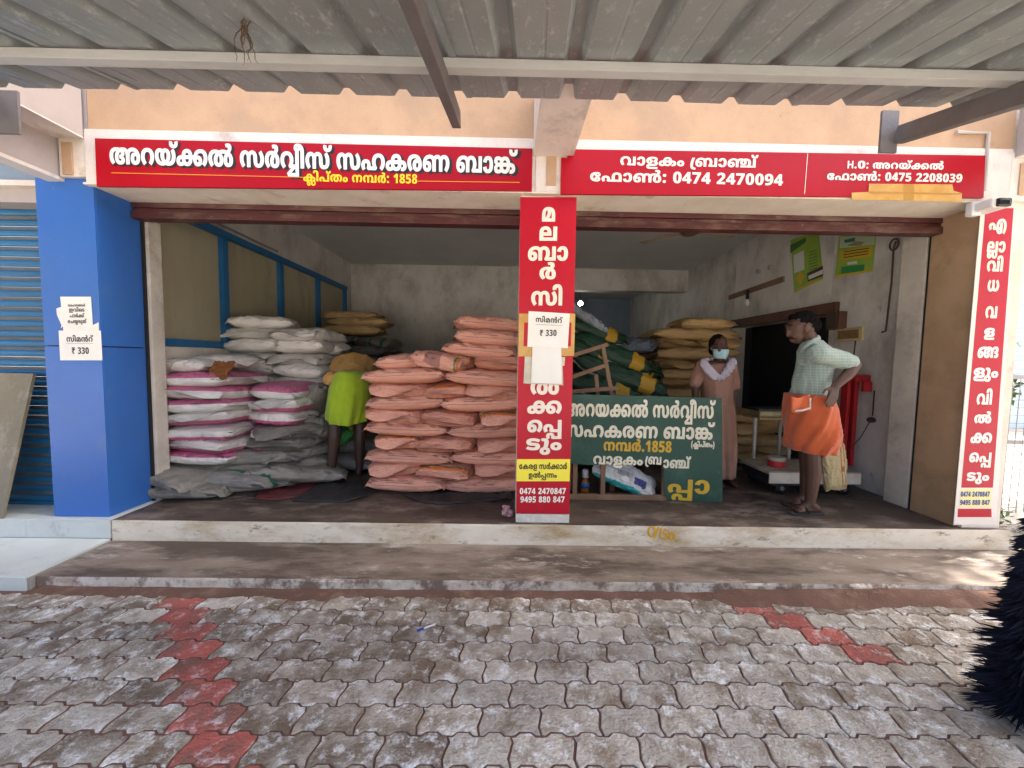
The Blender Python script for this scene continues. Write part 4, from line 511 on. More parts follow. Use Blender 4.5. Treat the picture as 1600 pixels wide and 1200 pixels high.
rafter(-.315, 2.27, .05, .085); rafter(2.30, 2.34, .06, .095); rafter(-3.02, 2.34, .06, .095)
BX('hanger_plate', steel_g, can, 2.19, 2.29, 2.342, 2.356, 2.72, 2.96); BX('hanger_plate', steel_g, can, -3.0, -2.86, 2.342, 2.356, 2.72, 2.96)
# tuft of dry roots hanging from the sheets
rr = random.Random(3); p0 = onY(384, 8, 1.55); bm = bmesh.new()
for k in range(9):
    p = Vector((p0.x + rr.uniform(-.03, .03), 1.55 + rr.uniform(-.02, .02), sheet_z(1.55) - .004)); pts = [p]
    for q in range(7): p = p + Vector((rr.uniform(-.014, .012), rr.uniform(-.01, .01), -rr.uniform(.008, .028))); pts.append(p)
    tube(bm, pts, [.003 - .0003 * q for q in range(8)], 5)
tag(obj('dry_root', bm, plain('dry_root_brown', (.12, .08, .05), .9)), 'tuft of dry brown roots hanging from the canopy sheet', 'roots')
# ------------------------------------------------------------------ neighbouring shop: roller shutter, clad pillar, leaning board
sh = thing('roller_shutter', 'closed bright blue roller shutter left of the blue pillar', 'shutter', (-4.2, 3.1, ZP))
bm = bmesh.new(); pr = [(0, .0), (-.012, .004), (-.018, .018), (-.018, .036), (-.010, .048), (.004, .052), (.004, .077)]
vs = [[bm.verts.new((X, 3.10 + y, z)) for y, z in pr] for X in (-6.6, -3.2)]
for i in range(len(pr) - 1):
    f = bm.faces.new((vs[0][i], vs[1][i], vs[1][i + 1], vs[0][i + 1])); f.material_index = 1 if i == 5 else 0
slat = bpy.data.meshes.new('slat'); bm.normal_update(); bm.to_mesh(slat); bm.free(); slat.materials.append(blue_shut); slat.materials.append(shut_gap)
for k in range(31):
    o = link('slat', slat, None, sh); o.location = (0, 0, ZP + .03 + k * .078)
BX('bottom_bar', blue_shut, sh, -6.6, -3.2, 3.085, 3.11, ZP + .002, ZP + .03, .003)
nb = thing('neighbour_lintel', 'grey plastered lintel over the blue shutter', 'lintel', (-4.2, 3.0, 2.6))
BX('lintel_face', lilac, nb, -6.7, -3.402, 2.95, 3.25, 2.56, 2.66); BX('lintel_lip', cream, nb, -6.7, -3.402, 2.90, 3.2, 2.661, 2.70); BX('glazed_band', mat('grey_blue_panel', (.26, .32, .36), (.22, .28, .32), 2, .4), nb, -6.7, -3.32, 2.98, 3.1, 2.701, 2.95)
pil = thing('clad_pillar', 'blue aluminium clad pillar between the two shops', 'pillar', (-3.2, 3.0, ZP))
zj = PX(125, 541, YC)[1]; pt = 2.70
BX('pillar_core', black, pil, -3.392, -2.998, YC + .012, 3.20, ZP + .002, pt - .004)
BX('cladding_panel', blue_acp, pil, -3.402, -2.99, YC, YC + .011, zj + .004, pt, .002); BX('cladding_panel', blue_acp, pil, -3.402, -2.99, YC, YC + .011, ZP + .004, zj - .004, .002)
BX('cladding_panel', blue_acp, pil, -2.997, -2.988, YC + .0115, 3.2, zj + .004, pt, .002); BX('cladding_panel', blue_acp, pil, -2.997, -2.988, YC + .0115, 3.2, ZP + .004, zj - .004, .002)
a = onY(57, 584, 2.90); b = onZ(0, 795, ZP)
bm = bmesh.new(); w3 = .018
P = [Vector((-4.25, 2.97, ZP + .002)), Vector((-3.72, 2.82, ZP + .002)), Vector((onY(57, 584, 2.98).x, 2.98, onY(57, 584, 2.98).z)), Vector((-4.25, 3.06, onY(57, 584, 2.98).z))]
nrm = (P[1] - P[0]).cross(P[3] - P[0]).normalized()
lo = [bm.verts.new(p) for p in P]; hi = [bm.verts.new(p + nrm * w3) for p in P]
bm.faces.new(lo[::-1]); bm.faces.new(hi)
for i in range(4): bm.faces.new((lo[i], lo[(i + 1) % 4], hi[(i + 1) % 4], hi[i]))
bmesh.ops.recalc_face_normals(bm, faces=bm.faces)
tag(obj('plywood_board', bm, mat('weathered_ply', (.24, .21, .14), (.19, .165, .11), 3, c3=(.36, .32, .25), c3scale=4, c3at=.64)), 'weathered brown plywood board leaning on the blue shutter', 'board')

# ------------------------------------------------------------------ sign boards
s1 = tag(quadY('sign_board', ((148, 216), (832, 232), (831, 298), (151, 291)), YF_, red_vinyl, None, .018), 'long red fascia sign with big white shadowed Malayalam lettering', 'sign')
s2 = tag(quadY('sign_board', ((889, 233), (1540, 243), (1537, 309), (876, 303), (877, 246), (886, 247)), YF_, red_vinyl, None, .018), 'red fascia sign with phone numbers and two text blocks', 'sign')
T1 = 'അ റ യ ് ക്ക ൽ _ സ ർ വ്വ ീ സ ് _ സ ഹ ക ര ണ _ ബ ാ ങ്ക ്'
def line(tok, xa, ya, xb, yb, hpx, Y, m, par, name='lettering', **k):
    """text line whose baseline runs from pixel (xa,ya) to (xb,yb) on the sign plane at distance Y"""
    x0, z0 = PX(xa, ya, Y); x1, z1 = PX(xb, yb, Y)
    return lettering(name, tok, x0, x1, z0, hpx * Y / FPX, Y, m, par, shear=(z1 - z0) / (x1 - x0), **k)
YS = YF_ - .0015
line(T1, 174, 257, 811, 272, 25, YS + .0005, black_vinyl, s1, 'letter_shadow', fat=.005, dx=.007, dz=-.007, thick=.001)
line(T1, 172, 256, 808, 271, 25, YS - .0015, white_vinyl, s1, fat=.001)
line('ക്ല ി പ ് ത ം _ ന മ്പ ർ : _ 1 8 5 8', 474, 283, 652, 287, 11.5, YS, yellow_vinyl, s1)
for xa, ya, xb, yb in ((174, 270, 474, 277), (653, 283, 812, 285)):
    x0, z0 = PX(xa, ya, YS); x1, z1 = PX(xb, yb, YS); bm = beam(bmesh.new(), (x0, YS, z0), (x1, YS, z1), .002, .005); obj('rule', bm, plain('orange_rule', (.75, .28, .02), .5), s1)
line('വ ാ ള ക ം _ ്ര ബ ാ ഞ്ച ്', 969, 258, 1184, 262, 13.5, YS, cream_vinyl, s2)
line('േ ഫ ാ ൺ : _ 0 4 7 4 _ 2 4 7 0 0 9 4', 922, 283, 1223, 290, 14, YS, cream_vinyl, s2)
line('H . O : _ അ റ യ ് ക്ക ൽ', 1324, 263, 1474, 265, 9.5, YS, cream_vinyl, s2)
line('േ ഫ ാ ൺ : _ 0 4 7 5 _ 2 2 0 8 0 3 9', 1292, 281, 1503, 285, 10.5, YS, cream_vinyl, s2)
x0, z0 = PX(1262, 240, YS); x1, z1 = PX(1257, 303, YS); obj('rule', beam(bmesh.new(), (x0, YS, z0), (x1, YS, z1), .004, .002, (0, 1, 0)), cream_vinyl, s2)
YT = YF_ - .004
tp = tag(quadY('packing_tape', ((1358, 287), (1488, 288), (1490, 298), (1503, 302), (1503, 315), (1331, 312), (1331, 301), (1357, 300)), YT, tape, None, .002), 'brown packing tape strips stuck over lower edge of the right fascia sign', 'tape')
quadY('tape_overlap', ((1412, 287.5), (1428, 287.5), (1428, 313), (1412, 313)), YT - .001, mat('dark_tape', (.40, .20, .04), (.45, .24, .05), 7, .3), tp, .0008)
quadY('tape_overlap', ((1358, 299), (1502, 302), (1502, 304), (1358, 302)), YT - .0012, MATS['dark_tape'], tp, .0008)
# centre pillar sign
YV = YC - .02
s3 = tag(quadY('sign_board', ((813, 308), (901, 308), (889.5, 803), (806.5, 802)), YV, red_vinyl_f, None, .018), 'tall red centre pillar sign with cream letters and a yellow panel', 'sign')
YW = YV - .0015
def glyph(tok, xa, xb, yb, hpx, m, par, Y=YW, **k): return line(tok, xa, yb, xb, yb, hpx, Y, m, par, **k)
for tok, xa, xb, yb, h in (('മ', 847, 867, 346, 22), ('ല', 843, 870, 376, 22), ('ബ ാ', 825, 887, 407, 22), ('ർ', 843, 868, 436, 19), ('സ ി', 830, 878, 477, 22.5), ('ൽ', 829, 873, 616, 24), ('ക്ക', 824, 877, 646, 21), ('െ പ്പ', 824, 877, 675, 20), ('ട ു ം', 822, 877, 703, 19)):
    glyph(tok, xa, xb, yb, h, cream_vinyl, s3, fat=.0015)
quadY('yellow_panel', ((807.5, 717.5), (891, 717.5), (890, 752), (807, 752)), YW - .0005, yellow_panel, s3, .0015)
line('േ ക ര ള _ സ ർ ക്ക ാ ർ', 811, 733, 886, 733, 8, YW - .001, black_vinyl, s3); line('ഉ ൽ പ്പ ന്ന ം', 826, 746.5, 870, 746.5, 7.5, YW - .001, black_vinyl, s3)
line('0 4 7 4 _ 2 4 7 0 8 4 7', 812, 772, 884, 772, 8.2, YW, white_vinyl, s3); line('9 4 9 5 _ 8 8 0 _ 8 4 7', 813, 785, 882, 785, 8.2, YW, white_vinyl, s3)
quadY('white_base', ((806.2, 803), (889.5, 804), (889, 817), (806, 816)), YV, mat('flaking_white', (.66, .64, .56), (.5, .48, .42), 14, c4=(.2, .18, .14), c4scale=18, c4at=.62), s3, .016)
# papers and tape on the centre sign (the code square itself is left out)
YPp = YV - .006
t2 = tag(quadY('packing_tape', ((811, 490), (899, 490), (897, 556), (810, 557)), YV - .003, tape, None, .001), 'brown tape behind the price papers on the centre sign', 'tape')
quadY('tape_gap', ((819, 504), (893, 504), (892, 541), (818, 541)), YV - .0036, red_vinyl_f, t2, .0005)
pp = tag(quadY('price_notice', ((826, 486), (890.5, 490), (887, 544), (824, 542)), YPp, paper, None, .0008), 'white paper notice with cement price 330 taped on the centre sign', 'notice')
line('സ ി മ ൻ റ ്', 837, 503, 879, 505, 7, YPp - .0006, ink, pp, thick=.0006); line('₹ _ 3 3 0', 843.5, 525, 869.5, 525, 8, YPp - .0006, ink, pp, thick=.0006)
x0, z0 = PX(837, 507, YPp); x1, z1 = PX(878, 508.5, YPp); obj('rule', beam(bmesh.new(), (x0, YPp - .0008, z0), (x1, YPp - .0008, z1), .0006, .0018), ink, pp)
tag(quadY('payment_notice', ((832, 540), (877, 543), (878, 600), (830, 598)), YPp - .0025, paper, None, .0008), 'plain white paper sheet below the price notice on the centre sign', 'notice')
tag(quadY('torn_paper', ((820, 557), (835, 557), (883, 558), (882, 571), (879, 572), (880, 602), (818, 599)), YPp + .0015, mat('old_paper', (.62, .60, .48), (.50, .47, .36), 8), None, .0008), 'torn yellowed paper edges behind the white sheets on the centre sign', 'paper')
# right column sign
YR = YC - .014
s4 = tag(quadY('sign_board', ((1533, 325), (1586, 325), (1557, 820), (1490, 820)), YR, mat('white_vinyl_sheet', (.74, .70, .62), (.70, .66, .58), 3, .5), None, .003), 'tall narrow right column sign with white border and red field', 'sign')
quadY('red_field', ((1540, 326), (1584, 325), (1551.5, 762), (1502, 762)), YR - .0008, red_vinyl_f, s4, .0007)
quadY('yellow_panel', ((1502, 764), (1549, 764), (1548, 793), (1499, 793)), YR - .0008, plain('pale_yellow_panel', (.80, .72, .30), .5), s4, .0007)
quadY('red_strip', ((1497, 795), (1549, 795), (1549.5, 808), (1496, 808)), YR - .0008, red_vinyl_f, s4, .0007)
YR2 = YR - .0018
for tok, xa, xb, yb, h in (('എ', 1545, 1572, 359, 17), ('ല്ല ാ', 1542, 1570, 394, 17), ('വ ി', 1541.5, 1566, 424, 17), ('ധ', 1542.5, 1560, 455, 18), ('വ', 1539, 1557, 497, 19), ('ള', 1537.5, 1553.5, 526, 14), ('ങ്ങ', 1527, 1559, 559, 18), ('ള ു ം', 1521, 1559, 590, 16), ('വ ി', 1525.5, 1549, 632, 18), ('ൽ', 1522, 1548, 661, 14), ('ക്ക', 1516, 1549, 692, 17), ('െ പ്പ', 1514, 1548, 722, 16), ('ട ു ം', 1510, 1545, 751, 14)):
    glyph(tok, xa, xb, yb, h, cream_vinyl if yb < 520 else white_vinyl, s4, YR2, thick=.001, fat=.0012)
line('0 4 7 4 _ 2 4 7 0 8 4 7', 1501, 776, 1546, 776, 7, YR2, blue_ink, s4, thick=.001); line('9 4 9 5 _ 8 8 0 _ 8 4 7', 1500, 789, 1546, 789, 7, YR2, blue_ink, s4, thick=.001)
# papers on the blue pillar
YN = YC - .003
tag(quadY('torn_paper', ((88, 482), (97, 479), (98, 510), (95, 513), (96, 508), (89, 492)), YN + .001, paper, None, .0006), 'torn white paper scrap left of the parking notice', 'paper')
n1 = tag(quadY('parking_notice', ((94, 463.5), (142, 463.5), (145, 508), (154, 503.5), (154.5, 518), (99, 518), (97, 495)), YN, paper, None, .0008), 'white no parking notice in Malayalam on the blue pillar', 'notice')
for tok, xa, xb, yb, h in (('വ ാ ഹ ന ങ്ങ ൾ', 106, 133, 479, 3.5), ('ഇ വ ി െ ട', 108, 132, 487, 5), ('പ ാ ർ ക്ക ്', 109, 132, 496, 5), ('െ ച യ്യ ര ു ത ്', 106, 135.5, 505, 5)): line(tok, xa, yb, xb, yb, h, YN - .0006, ink, n1, thick=.0006)
n2 = tag(quadY('price_notice', ((91.5, 516.5), (157.5, 516.5), (160, 563), (94, 563)), YN - .0022, paper, None, .0008), 'white paper notice with cement price 330 on the blue pillar', 'notice')
line('സ ി മ ൻ റ ്', 104, 534, 146, 534, 7.5, YN - .0028, ink, n2, thick=.0006); line('₹ _ 3 3 0', 112.5, 553, 139, 553, 8.5, YN - .0028, ink, n2, thick=.0006)
x0, z0 = PX(104, 536.5, YN); x1, z1 = PX(146, 536.5, YN); obj('rule', beam(bmesh.new(), (x0, YN - .0029, z0), (x1, YN - .0029, z1), .0006, .0016), ink, n2)
# security camera on the right column
cc = thing('security_camera', 'small white security camera above the right column sign', 'camera', tuple(onY(1545, 322, YC - .02)))
p = onY(1550, 322, YC - .1)
bm = bmesh.new(); box(bm, p.x - .075, p.x + .06, YC - .16, YC - .02, p.z - .03, p.z + .035, .014); obj('housing', bm, mat('camera_white', (.72, .70, .66), (.66, .64, .6), 4, .4), cc)
bm = bmesh.new(); box(bm, p.x - .048, p.x + .048, YC - .172, YC - .159, p.z - .028, p.z + .028, .012); obj('lens_window', bm, plain('lens_black', (.01, .01, .012), .15), cc)
bm = box(bmesh.new(), p.x - .09, p.x - .02, YC - .06, YC - .011, p.z - .05, p.z + .05, .01); obj('bracket', bm, MATS['camera_white'], cc)
bm = bmesh.new(); q0 = PX(1495, 206, YF_ + .02); q1 = PX(1545, 208, YF_ + .02); tube(bm, [(q0[0], YF_ + .022, q0[1]), (q1[0], YF_ + .022, q1[1]), (q1[0] - .01, YF_ + .01, 2.72)], .012, 8)
tag(obj('cable_conduit', bm, plain('pale_conduit', (.5, .46, .4), .6)), 'pale cable conduit bent down beside the right fascia sign', 'conduit')

# ------------------------------------------------------------------ green painted board standing in the right bay
YG = 3.33
gb = thing('painted_board', 'old dark green board with brushed white Malayalam lettering, broken lower corner', 'sign', (1.27, YG, ZP))
quadY('board_face', ((885, 616), (1128, 622), (1129, 786), (1046, 783), (1038, 772), (1037, 722), (1034, 716), (1000, 725), (960, 721), (930, 727), (885, 724)), YG, green_board, gb, .012)
YGl = YG - .0012
for tok, xa, ya, xb, yb, h, m in (('അ റ യ ക്ക ൽ _ സ ർ വ്വ ീ സ ്', 882, 650, 1117, 654, 21, sign_white), ('സ ഹ ക ര ണ _ ബ ാ ങ്ക ്', 880, 682, 1116, 687, 20, sign_white), ('ന മ്പ ർ . 1 8 5 8', 943, 704, 1049, 707, 15, sign_yellow), ('( ക്ല ി പ ് ത ം )', 1080, 698, 1116, 699, 7, sign_white), ('വ ാ ള ക ം', 927, 725, 1004, 727, 14, sign_white), ('്ര ബ', 1008, 725, 1033, 726, 13, sign_white), ('ാ ഞ്ച ്', 1036, 731, 1079, 732, 14, sign_white), ('പ്പ ാ', 1043, 769, 1108, 772, 23, sign_yellow)):
    line(tok, xa, ya, xb, yb, h, YGl, m, gb, thick=.0012, fat=.0008)
def pxbeam(name, a, b, Y, w, h, m, par):
    p, q = onY(*a, Y), onY(*b, Y); return obj(name, beam(bmesh.new(), p, q, w, h, (0, 1, 0)), m, par)
zb = ZP + .03
BX('frame_rail', wood, gb, .56, 1.90, YG + .014, YG + .05, ZP + .002, ZP + .05, .003); BX('frame_rail', wood, gb, .56, 1.90, YG + .014, YG + .05, 1.09, 1.13, .003)
for px in (899, 943, 1040, 1124): X = PX(px, 750, YG)[0]; BX('frame_upright', wood, gb, X - .02, X + .02, YG + .014, YG + .05, ZP + .051, 1.089, .003)
# loose timber stand behind the board
tf = thing('timber_stand', 'rough brown timber frame poking up behind the green board', 'frame', (.9, 3.55, ZP))
for a, b, w_ in (((941, 538), (960, 640), .035), ((893, 556), (950, 538), .022), ((890, 590), (948, 570), .045), ((892, 612), (965, 606), .05), ((931, 585), (936, 640), .03)): pxbeam('batten', a, b, 3.55 + .02 * random.random(), .035, w_, wood, tf)
for px in (893, 962): X = PX(px, 620, 3.58)[0]; BX('post', wood, tf, X - .022, X + .022, 3.60, 3.645, ZP, 1.15)

# ------------------------------------------------------------------ sacks
def sack_mesh(seed, flap=True, lump=1.0):
    rnd = random.Random(seed); nu, nv = 56, 46; bm = bmesh.new(); rings = []
    us = [-1 + 2 * i / nu for i in range(nu + 1)]
    for u in us:
        au = abs(u); e = max(0., 1 - au ** 3.4)
        h = .5 * max(.06, e ** .42); w_ = .5 * (1 - .10 * au ** 5) * (1 + .03 * sin(u * 5 + seed))
        if flap and au > .94: h = .03
        r = []
        for k in range(nv):
            t = 2 * pi * k / nv; c, s = cos(t), sin(t)
            y = w_ * math.copysign(abs(c) ** .55, c); z = h * math.copysign(abs(s) ** .66, s)
            p = Vector((u * .5, y, z))
            d = noise.noise(Vector((u * 2.2, y * 3, z * 2 + seed * 3.1))) * .06 * lump + noise.noise(Vector((u * 7, y * 5.5, z * 5 + seed))) * .022 * lump
            cr = (1 - abs(noise.noise(Vector((u * 3.2 + y, y * 4 - u * 1.5, z * 3 + seed * 5.7))))) ** 9; d -= .055 * lump * cr
            cr = (1 - abs(noise.noise(Vector((u * 1.5 - y * 3, y * 7 + u * 4, z * 4 + seed * 2.9))))) ** 12; d -= .04 * lump * cr
            # gathered folds running in from the sewn ends and from the corners
            d += .035 * lump * (abs(noise.noise(Vector((u * 5 + y * 4, y * 9 - u * 6, seed * 2.2)))) - .2)
            d += .05 * lump * (au ** 4) * sin(k * 2.4 + seed * 1.3) * (1 if au < .93 else .4)
            p.z += d * (1.2 if au < .93 else .25) * (1 if z > 0 else .5); p.y += d * .35 * math.copysign(1, y)
            if au > .93: p.z += (.22 * sin(y * 6 + seed * 2) - .12) * (au - .93) / .07 * (1 if int(seed * 10) % 3 else .3); p.x += .04 * u * (.5 + noise.noise(Vector((y * 5, seed, 2))))
            p.x += .018 * noise.noise(Vector((y * 4, seed, u)))
            r.append(bm.verts.new(p))
        rings.append(r)
    for a, b in zip(rings, rings[1:]):
        for k in range(nv): bm.faces.new((a[k], b[k], b[(k + 1) % nv], a[(k + 1) % nv]))
    bm.faces.new(rings[0]); bm.faces.new(rings[-1][::-1])
    bmesh.ops.recalc_face_normals(bm, faces=bm.faces)
    me = bpy.data.meshes.new('sack'); bm.to_mesh(me); bm.free(); me.shade_smooth(); return me
def sack_base(c1, c2, rough=.5, c4=None): return ((c1, c2), dict(scale=4, rough=rough, bump=.9, bscale=9, stretch=(.55, 1.3, 1.3), vary=.10, c4=c4, c4scale=9, c4at=.66))
salmon = band_mat('salmon_sack', sack_base((.76, .39, .275), (.66, .315, .22), .45, (.48, .26, .175)), [((('Z', -.05, -.02), ('X', -.42, .42)), (.36, .16, .12)), ((('Z', .13, .17), ('X', -.22, .14), ('Y', -1, -.2)), (.30, .14, .11)), ((('Z', .23, .26), ('X', -.30, .05), ('Y', -1, -.2)), (.30, .14, .11))])  # first band puts the crease's shade into the colour; the others are print
salmon_end = band_mat('salmon_sack_print', sack_base((.76, .40, .285), (.67, .32, .225), .45), [((('X', .36, .395),), (.10, .22, .11)), ((('X', .40, .45),), (.72, .22, .06)), ((('X', -.2, .12), ('Y', -.6, -.36)), (.36, .17, .14))])
stripe = band_mat('pink_striped_sack', sack_base((.72, .71, .67), (.60, .59, .55), .4), [((('Z', .10, 1), ), (.50, .13, .24))])
white_s = mat('white_sack', (.76, .74, .68), (.64, .62, .56), 4, .32, bump=.8, bscale=9, vary=.08)
grey_s = mat('grey_sack', (.23, .215, .185), (.165, .155, .135), 4, .55, bump=.7, bscale=8, vary=.15, c4=(.12, .11, .1), c4scale=7, c4at=.64)
greyg_s = band_mat('grey_green_sack', sack_base((.25, .245, .22), (.19, .185, .17), .5), [((('Y', -.30, -.18),), (.03, .13, .085)), ((('Y', .1, .16),), (.04, .14, .09)), ((('Y', .24, .28),), (.04, .14, .09))])
beige_s = mat('beige_sack', (.52, .36, .17), (.42, .28, .125), 4, .55, bump=.65, bscale=7, vary=.12, c4=(.28, .17, .07), c4scale=6, c4at=.66)
brown_s = mat('brown_sack', (.12, .08, .055), (.085, .055, .04), 4, .45, bump=.7, bscale=8, vary=.2)
green_s = band_mat('green_sack', sack_base((.008, .042, .017), (.006, .032, .013), .35), [((('X', .20, .35),), (.40, .23, .012)), ((('Y', -.36, -.31),), (.45, .45, .40)), ((('Y', .28, .33),), (.45, .45, .40))])
SM = {}
SM_LUMP = {'torn_bag': 2.6, 'plastic_sheet': 2.4, 'bundle': 1.8, 'carrier_bag': 1.6, 'printed_bag': 1.8}
def sack(m, cx, cy, cz, L, W, H, rz=0, rx=0, ry=0, v=None, label='', group='', name='cement_sack', cat='sack', roll=0):
    v = random.randrange(6) if v is None else v
    key = (m.name, v)
    if key not in SM: SM[key] = sack_mesh(v * 1.7 + 1, True, SM_LUMP.get(name, 1.0)); SM[key].materials.append(m)
    o = bpy.data.objects.new(name, SM[key]); C.objects.link(o)
    o.matrix_world = Matrix.Translation((cx, cy, cz)) @ Matrix.Rotation(rz, 4, 'Z') @ Matrix.Rotation(ry, 4, 'Y') @ Matrix.Rotation(rx + roll, 4, 'X') @ Matrix.Diagonal((L, W, H, 1))
    return tag(o, label, cat, group)
ORD = ['bottom', 'second', 'third', 'fourth', 'fifth', 'sixth', 'seventh', 'eighth', 'ninth', 'tenth', 'eleventh', 'twelfth', 'thirteenth']
# salmon stack in front of the pillar: courses read from the photo, alternately lengthwise and end-on
G1 = 'salmon sacks in the front stack'
YP0 = 3.43; zk = .125
courses = [(573, ['573 695', '697 830'], 0), (565, ['565 650', '648 740', '740 830'], 1), (570, ['570 704', '706 830'], 0), (575, ['575 651', '650 742', '742 830'], 1), (567, ['567 696', '698 830'], 0),
           (570, ['570 662', '652 745', '746 830'], 1), (570, ['570 689', '690 830'], 0), (570, ['570 664', '652 732', '727 830'], 1), (567, ['567 694', '698 830'], 0), (645, ['648 738', '738 830'], 1), (692, ['692 805'], 0), (710, ['712 815'], 0)]
NM = {2: ['left', 'right'], 3: ['left', 'middle', 'right'], 1: ['only']}
for c, (_, bags, eo) in enumerate(courses):
    zc = ZP + .012 + zk * (c + .5)
    for i, s in enumerate(bags):
        xa, xb = [float(q) for q in s.split()]; x0, x1 = PX(xa, 650, YP0)[0], PX(xb, 650, YP0)[0]
        if xb == 830: x1 = max(x1, x0 + (.46 if eo else .70)) if eo else x0 + .72
        L, W = (.72, (x1 - x0) * 1.03) if eo else ((x1 - x0) * 1.03, .47)
        lab = 'salmon cement sack, %s course, %s of front stack' % (ORD[c], {'left': 'left end', 'right': 'beside the centre sign', 'middle': 'middle', 'only': 'near the top'}[NM[len(bags)][i]])
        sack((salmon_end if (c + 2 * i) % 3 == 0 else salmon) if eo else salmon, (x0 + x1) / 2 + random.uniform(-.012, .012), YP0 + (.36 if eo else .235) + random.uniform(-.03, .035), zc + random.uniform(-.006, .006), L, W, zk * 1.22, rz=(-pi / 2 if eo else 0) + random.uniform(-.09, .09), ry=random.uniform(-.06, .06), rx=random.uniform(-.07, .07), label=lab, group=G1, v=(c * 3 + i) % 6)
zc = ZP + .012 + zk * 12.45
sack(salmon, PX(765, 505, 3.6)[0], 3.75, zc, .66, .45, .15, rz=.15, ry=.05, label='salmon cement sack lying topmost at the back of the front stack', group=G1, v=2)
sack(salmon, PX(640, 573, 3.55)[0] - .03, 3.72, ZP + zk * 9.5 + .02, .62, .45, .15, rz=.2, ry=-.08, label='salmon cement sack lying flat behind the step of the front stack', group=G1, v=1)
sack(salmon_end, PX(690, 562, 3.5)[0], 3.58, ZP + zk * 9.75, .5, .40, .16, rz=-.25, ry=.16, label='salmon cement sack tilted on the step of the front stack', group=G1, v=4)
def stack(m, x0, x1, y0, y1, z0, n, h, L, W, what, where, group, skip=0, jit=.03, flip=False, shiny=0):
    """courses of sacks laid alternately along x and along y inside a rectangle"""
    for c in range(n):
        eo = c % 2; lx, ly = (W, L) if eo else (L, W)
        kx, ky = max(1, round((x1 - x0) / lx)), max(1, round((y1 - y0) / ly))
        px, py = (x1 - x0) / kx, (y1 - y0) / ky
        for j in range(ky):
            for i in range(kx):
                X = x0 + px * (i + .5) + random.uniform(-jit, jit); Y = y0 + py * (j + .5) + random.uniform(-jit, jit)
                sx, sy = px * 1.05, py * 1.05
                side = ('left' if i == 0 else 'right' if i == kx - 1 else 'middle') if kx > 1 else 'single'
                row = (' front' if j == 0 else ' rear') if ky > 1 else ''
                lab = '%s, %s course, %s%s, %s' % (what, ORD[c], side, row, where)
                sack(m[c % len(m)] if isinstance(m, list) else m, X, Y, z0 + h * (c + .5) + random.uniform(-.008, .008), sy if eo else sx, sx if eo else sy, h * 1.24, rz=(pi / 2 if eo else 0) + random.uniform(-.08, .08), rx=random.uniform(-.07, .07), ry=random.uniform(-.05, .05), roll=pi if (flip and random.random() < .45) else 0, label=lab, group=group)
random.seed(21)
GS = 'pink striped white sacks by the left jamb'
stack(stripe, -3.09, -2.47, 3.36, 3.98, .47, 7, .117, .62, .46, 'white sack with pink stripe', 'left jamb stack', GS, flip=True, jit=.012)
stack(stripe, -2.46, -2.02, 3.62, 4.12, .55, 5, .125, .48, .48, 'white sack with pink stripe', 'slumped pile behind', GS, flip=True, jit=.03)
sack(white_s, PX(297, 578, 3.6)[0], 3.62, 1.36, .42, .36, .13, rz=.1, v=1, label='clear white sack lying on top of the pink striped stack', group='loose white sacks', name='sack')
sack(white_s, PX(350, 570, 3.8)[0], 3.84, 1.40, .55, .36, .13, rz=-.15, v=3, label='clear white sack behind the brown rag on the striped stack', group='loose white sacks', name='sack')
stack(white_s, -3.08, -2.0, 4.16, 4.95, ZP, 12, .128, .6, .44, 'glossy white sack', 'tall white stack', 'white sacks by the partition', jit=.05)
sack(white_s, -2.75, 4.4, ZP + 12.55 * .128, .62, .45, .15, rz=.3, v=0, label='glossy white sack lying topmost on the white stack', group='loose white sacks', name='sack')
stack([grey_s, greyg_s], -3.05, -1.75, 5.5, 6.4, ZP, 12, .128, .68, .46, 'dull grey sack with green lines', 'back wall stack', 'grey sacks by the back wall', jit=.06)
for k, (x, y, z) in enumerate(((-2.3, 5.8, 1.86), (-2.2, 5.85, 1.98), (-2.35, 6.0, 2.08))): sack(beige_s, x, y, z, .85, .5, .16, rz=.1 - .1 * k, v=k, label=['tan sack lowest of three on the grey stack', 'tan sack middle of three on the grey stack', 'tan sack topmost of three on the grey stack'][k], group='tan sacks on the grey stack')
# slumped and flat grey sacks on the floor, left bay
for lab, m, px, py, Y, L, W, H, rz, rx, ry in (
        ('grey sack lying flat under the striped stack beside the jamb', grey_s, 300, 768, 3.45, .80, .55, .14, .05, 0, .02),
        ('grey sack folded against the jamb at the floor', grey_s, 285, 738, 3.42, .60, .5, .13, -.3, .05, .12),
        ('grey sack with green print band under the striped stack', greyg_s, 375, 738, 3.62, .85, .62, .15, -.05, 0, .03),
        ('dusty grey sack at the foot of the striped stack', grey_s, 395, 764, 3.62, .7, .5, .13, .35, 0, 0),
        ('large dark grey sack sloping to the floor near the red sheet', grey_s, 470, 735, 3.85, .85, .75, .17, .35, -.15, .12),
        ('grey sack half buried behind the sloping one', grey_s, 425, 705, 4.1, .75, .5, .16, .25, -.1, -.05),
        ('dark grey sack propped upright against the white stack', grey_s, 476, 632, 4.05, .52, .52, .22, .5, -.6, -.4),
        ('dark grey sack slumped below the propped one', grey_s, 484, 668, 4.02, .5, .46, .22, .2, -.45, .35),
        ('dark grey sack behind the bending person', grey_s, 560, 690, 4.5, .8, .55, .2, .1, 0, 0),
        ('dark grey sack on the floor behind the bare legs', grey_s, 545, 715, 4.3, .8, .5, .16, -.2, 0, .05)):
    p = onY(px, py, Y); sack(m, p.x, p.y, max(p.z, ZP + H * .5), L, W, H, rz=rz, rx=rx, ry=ry, label=lab, group='grey sacks on the floor of the left bay')
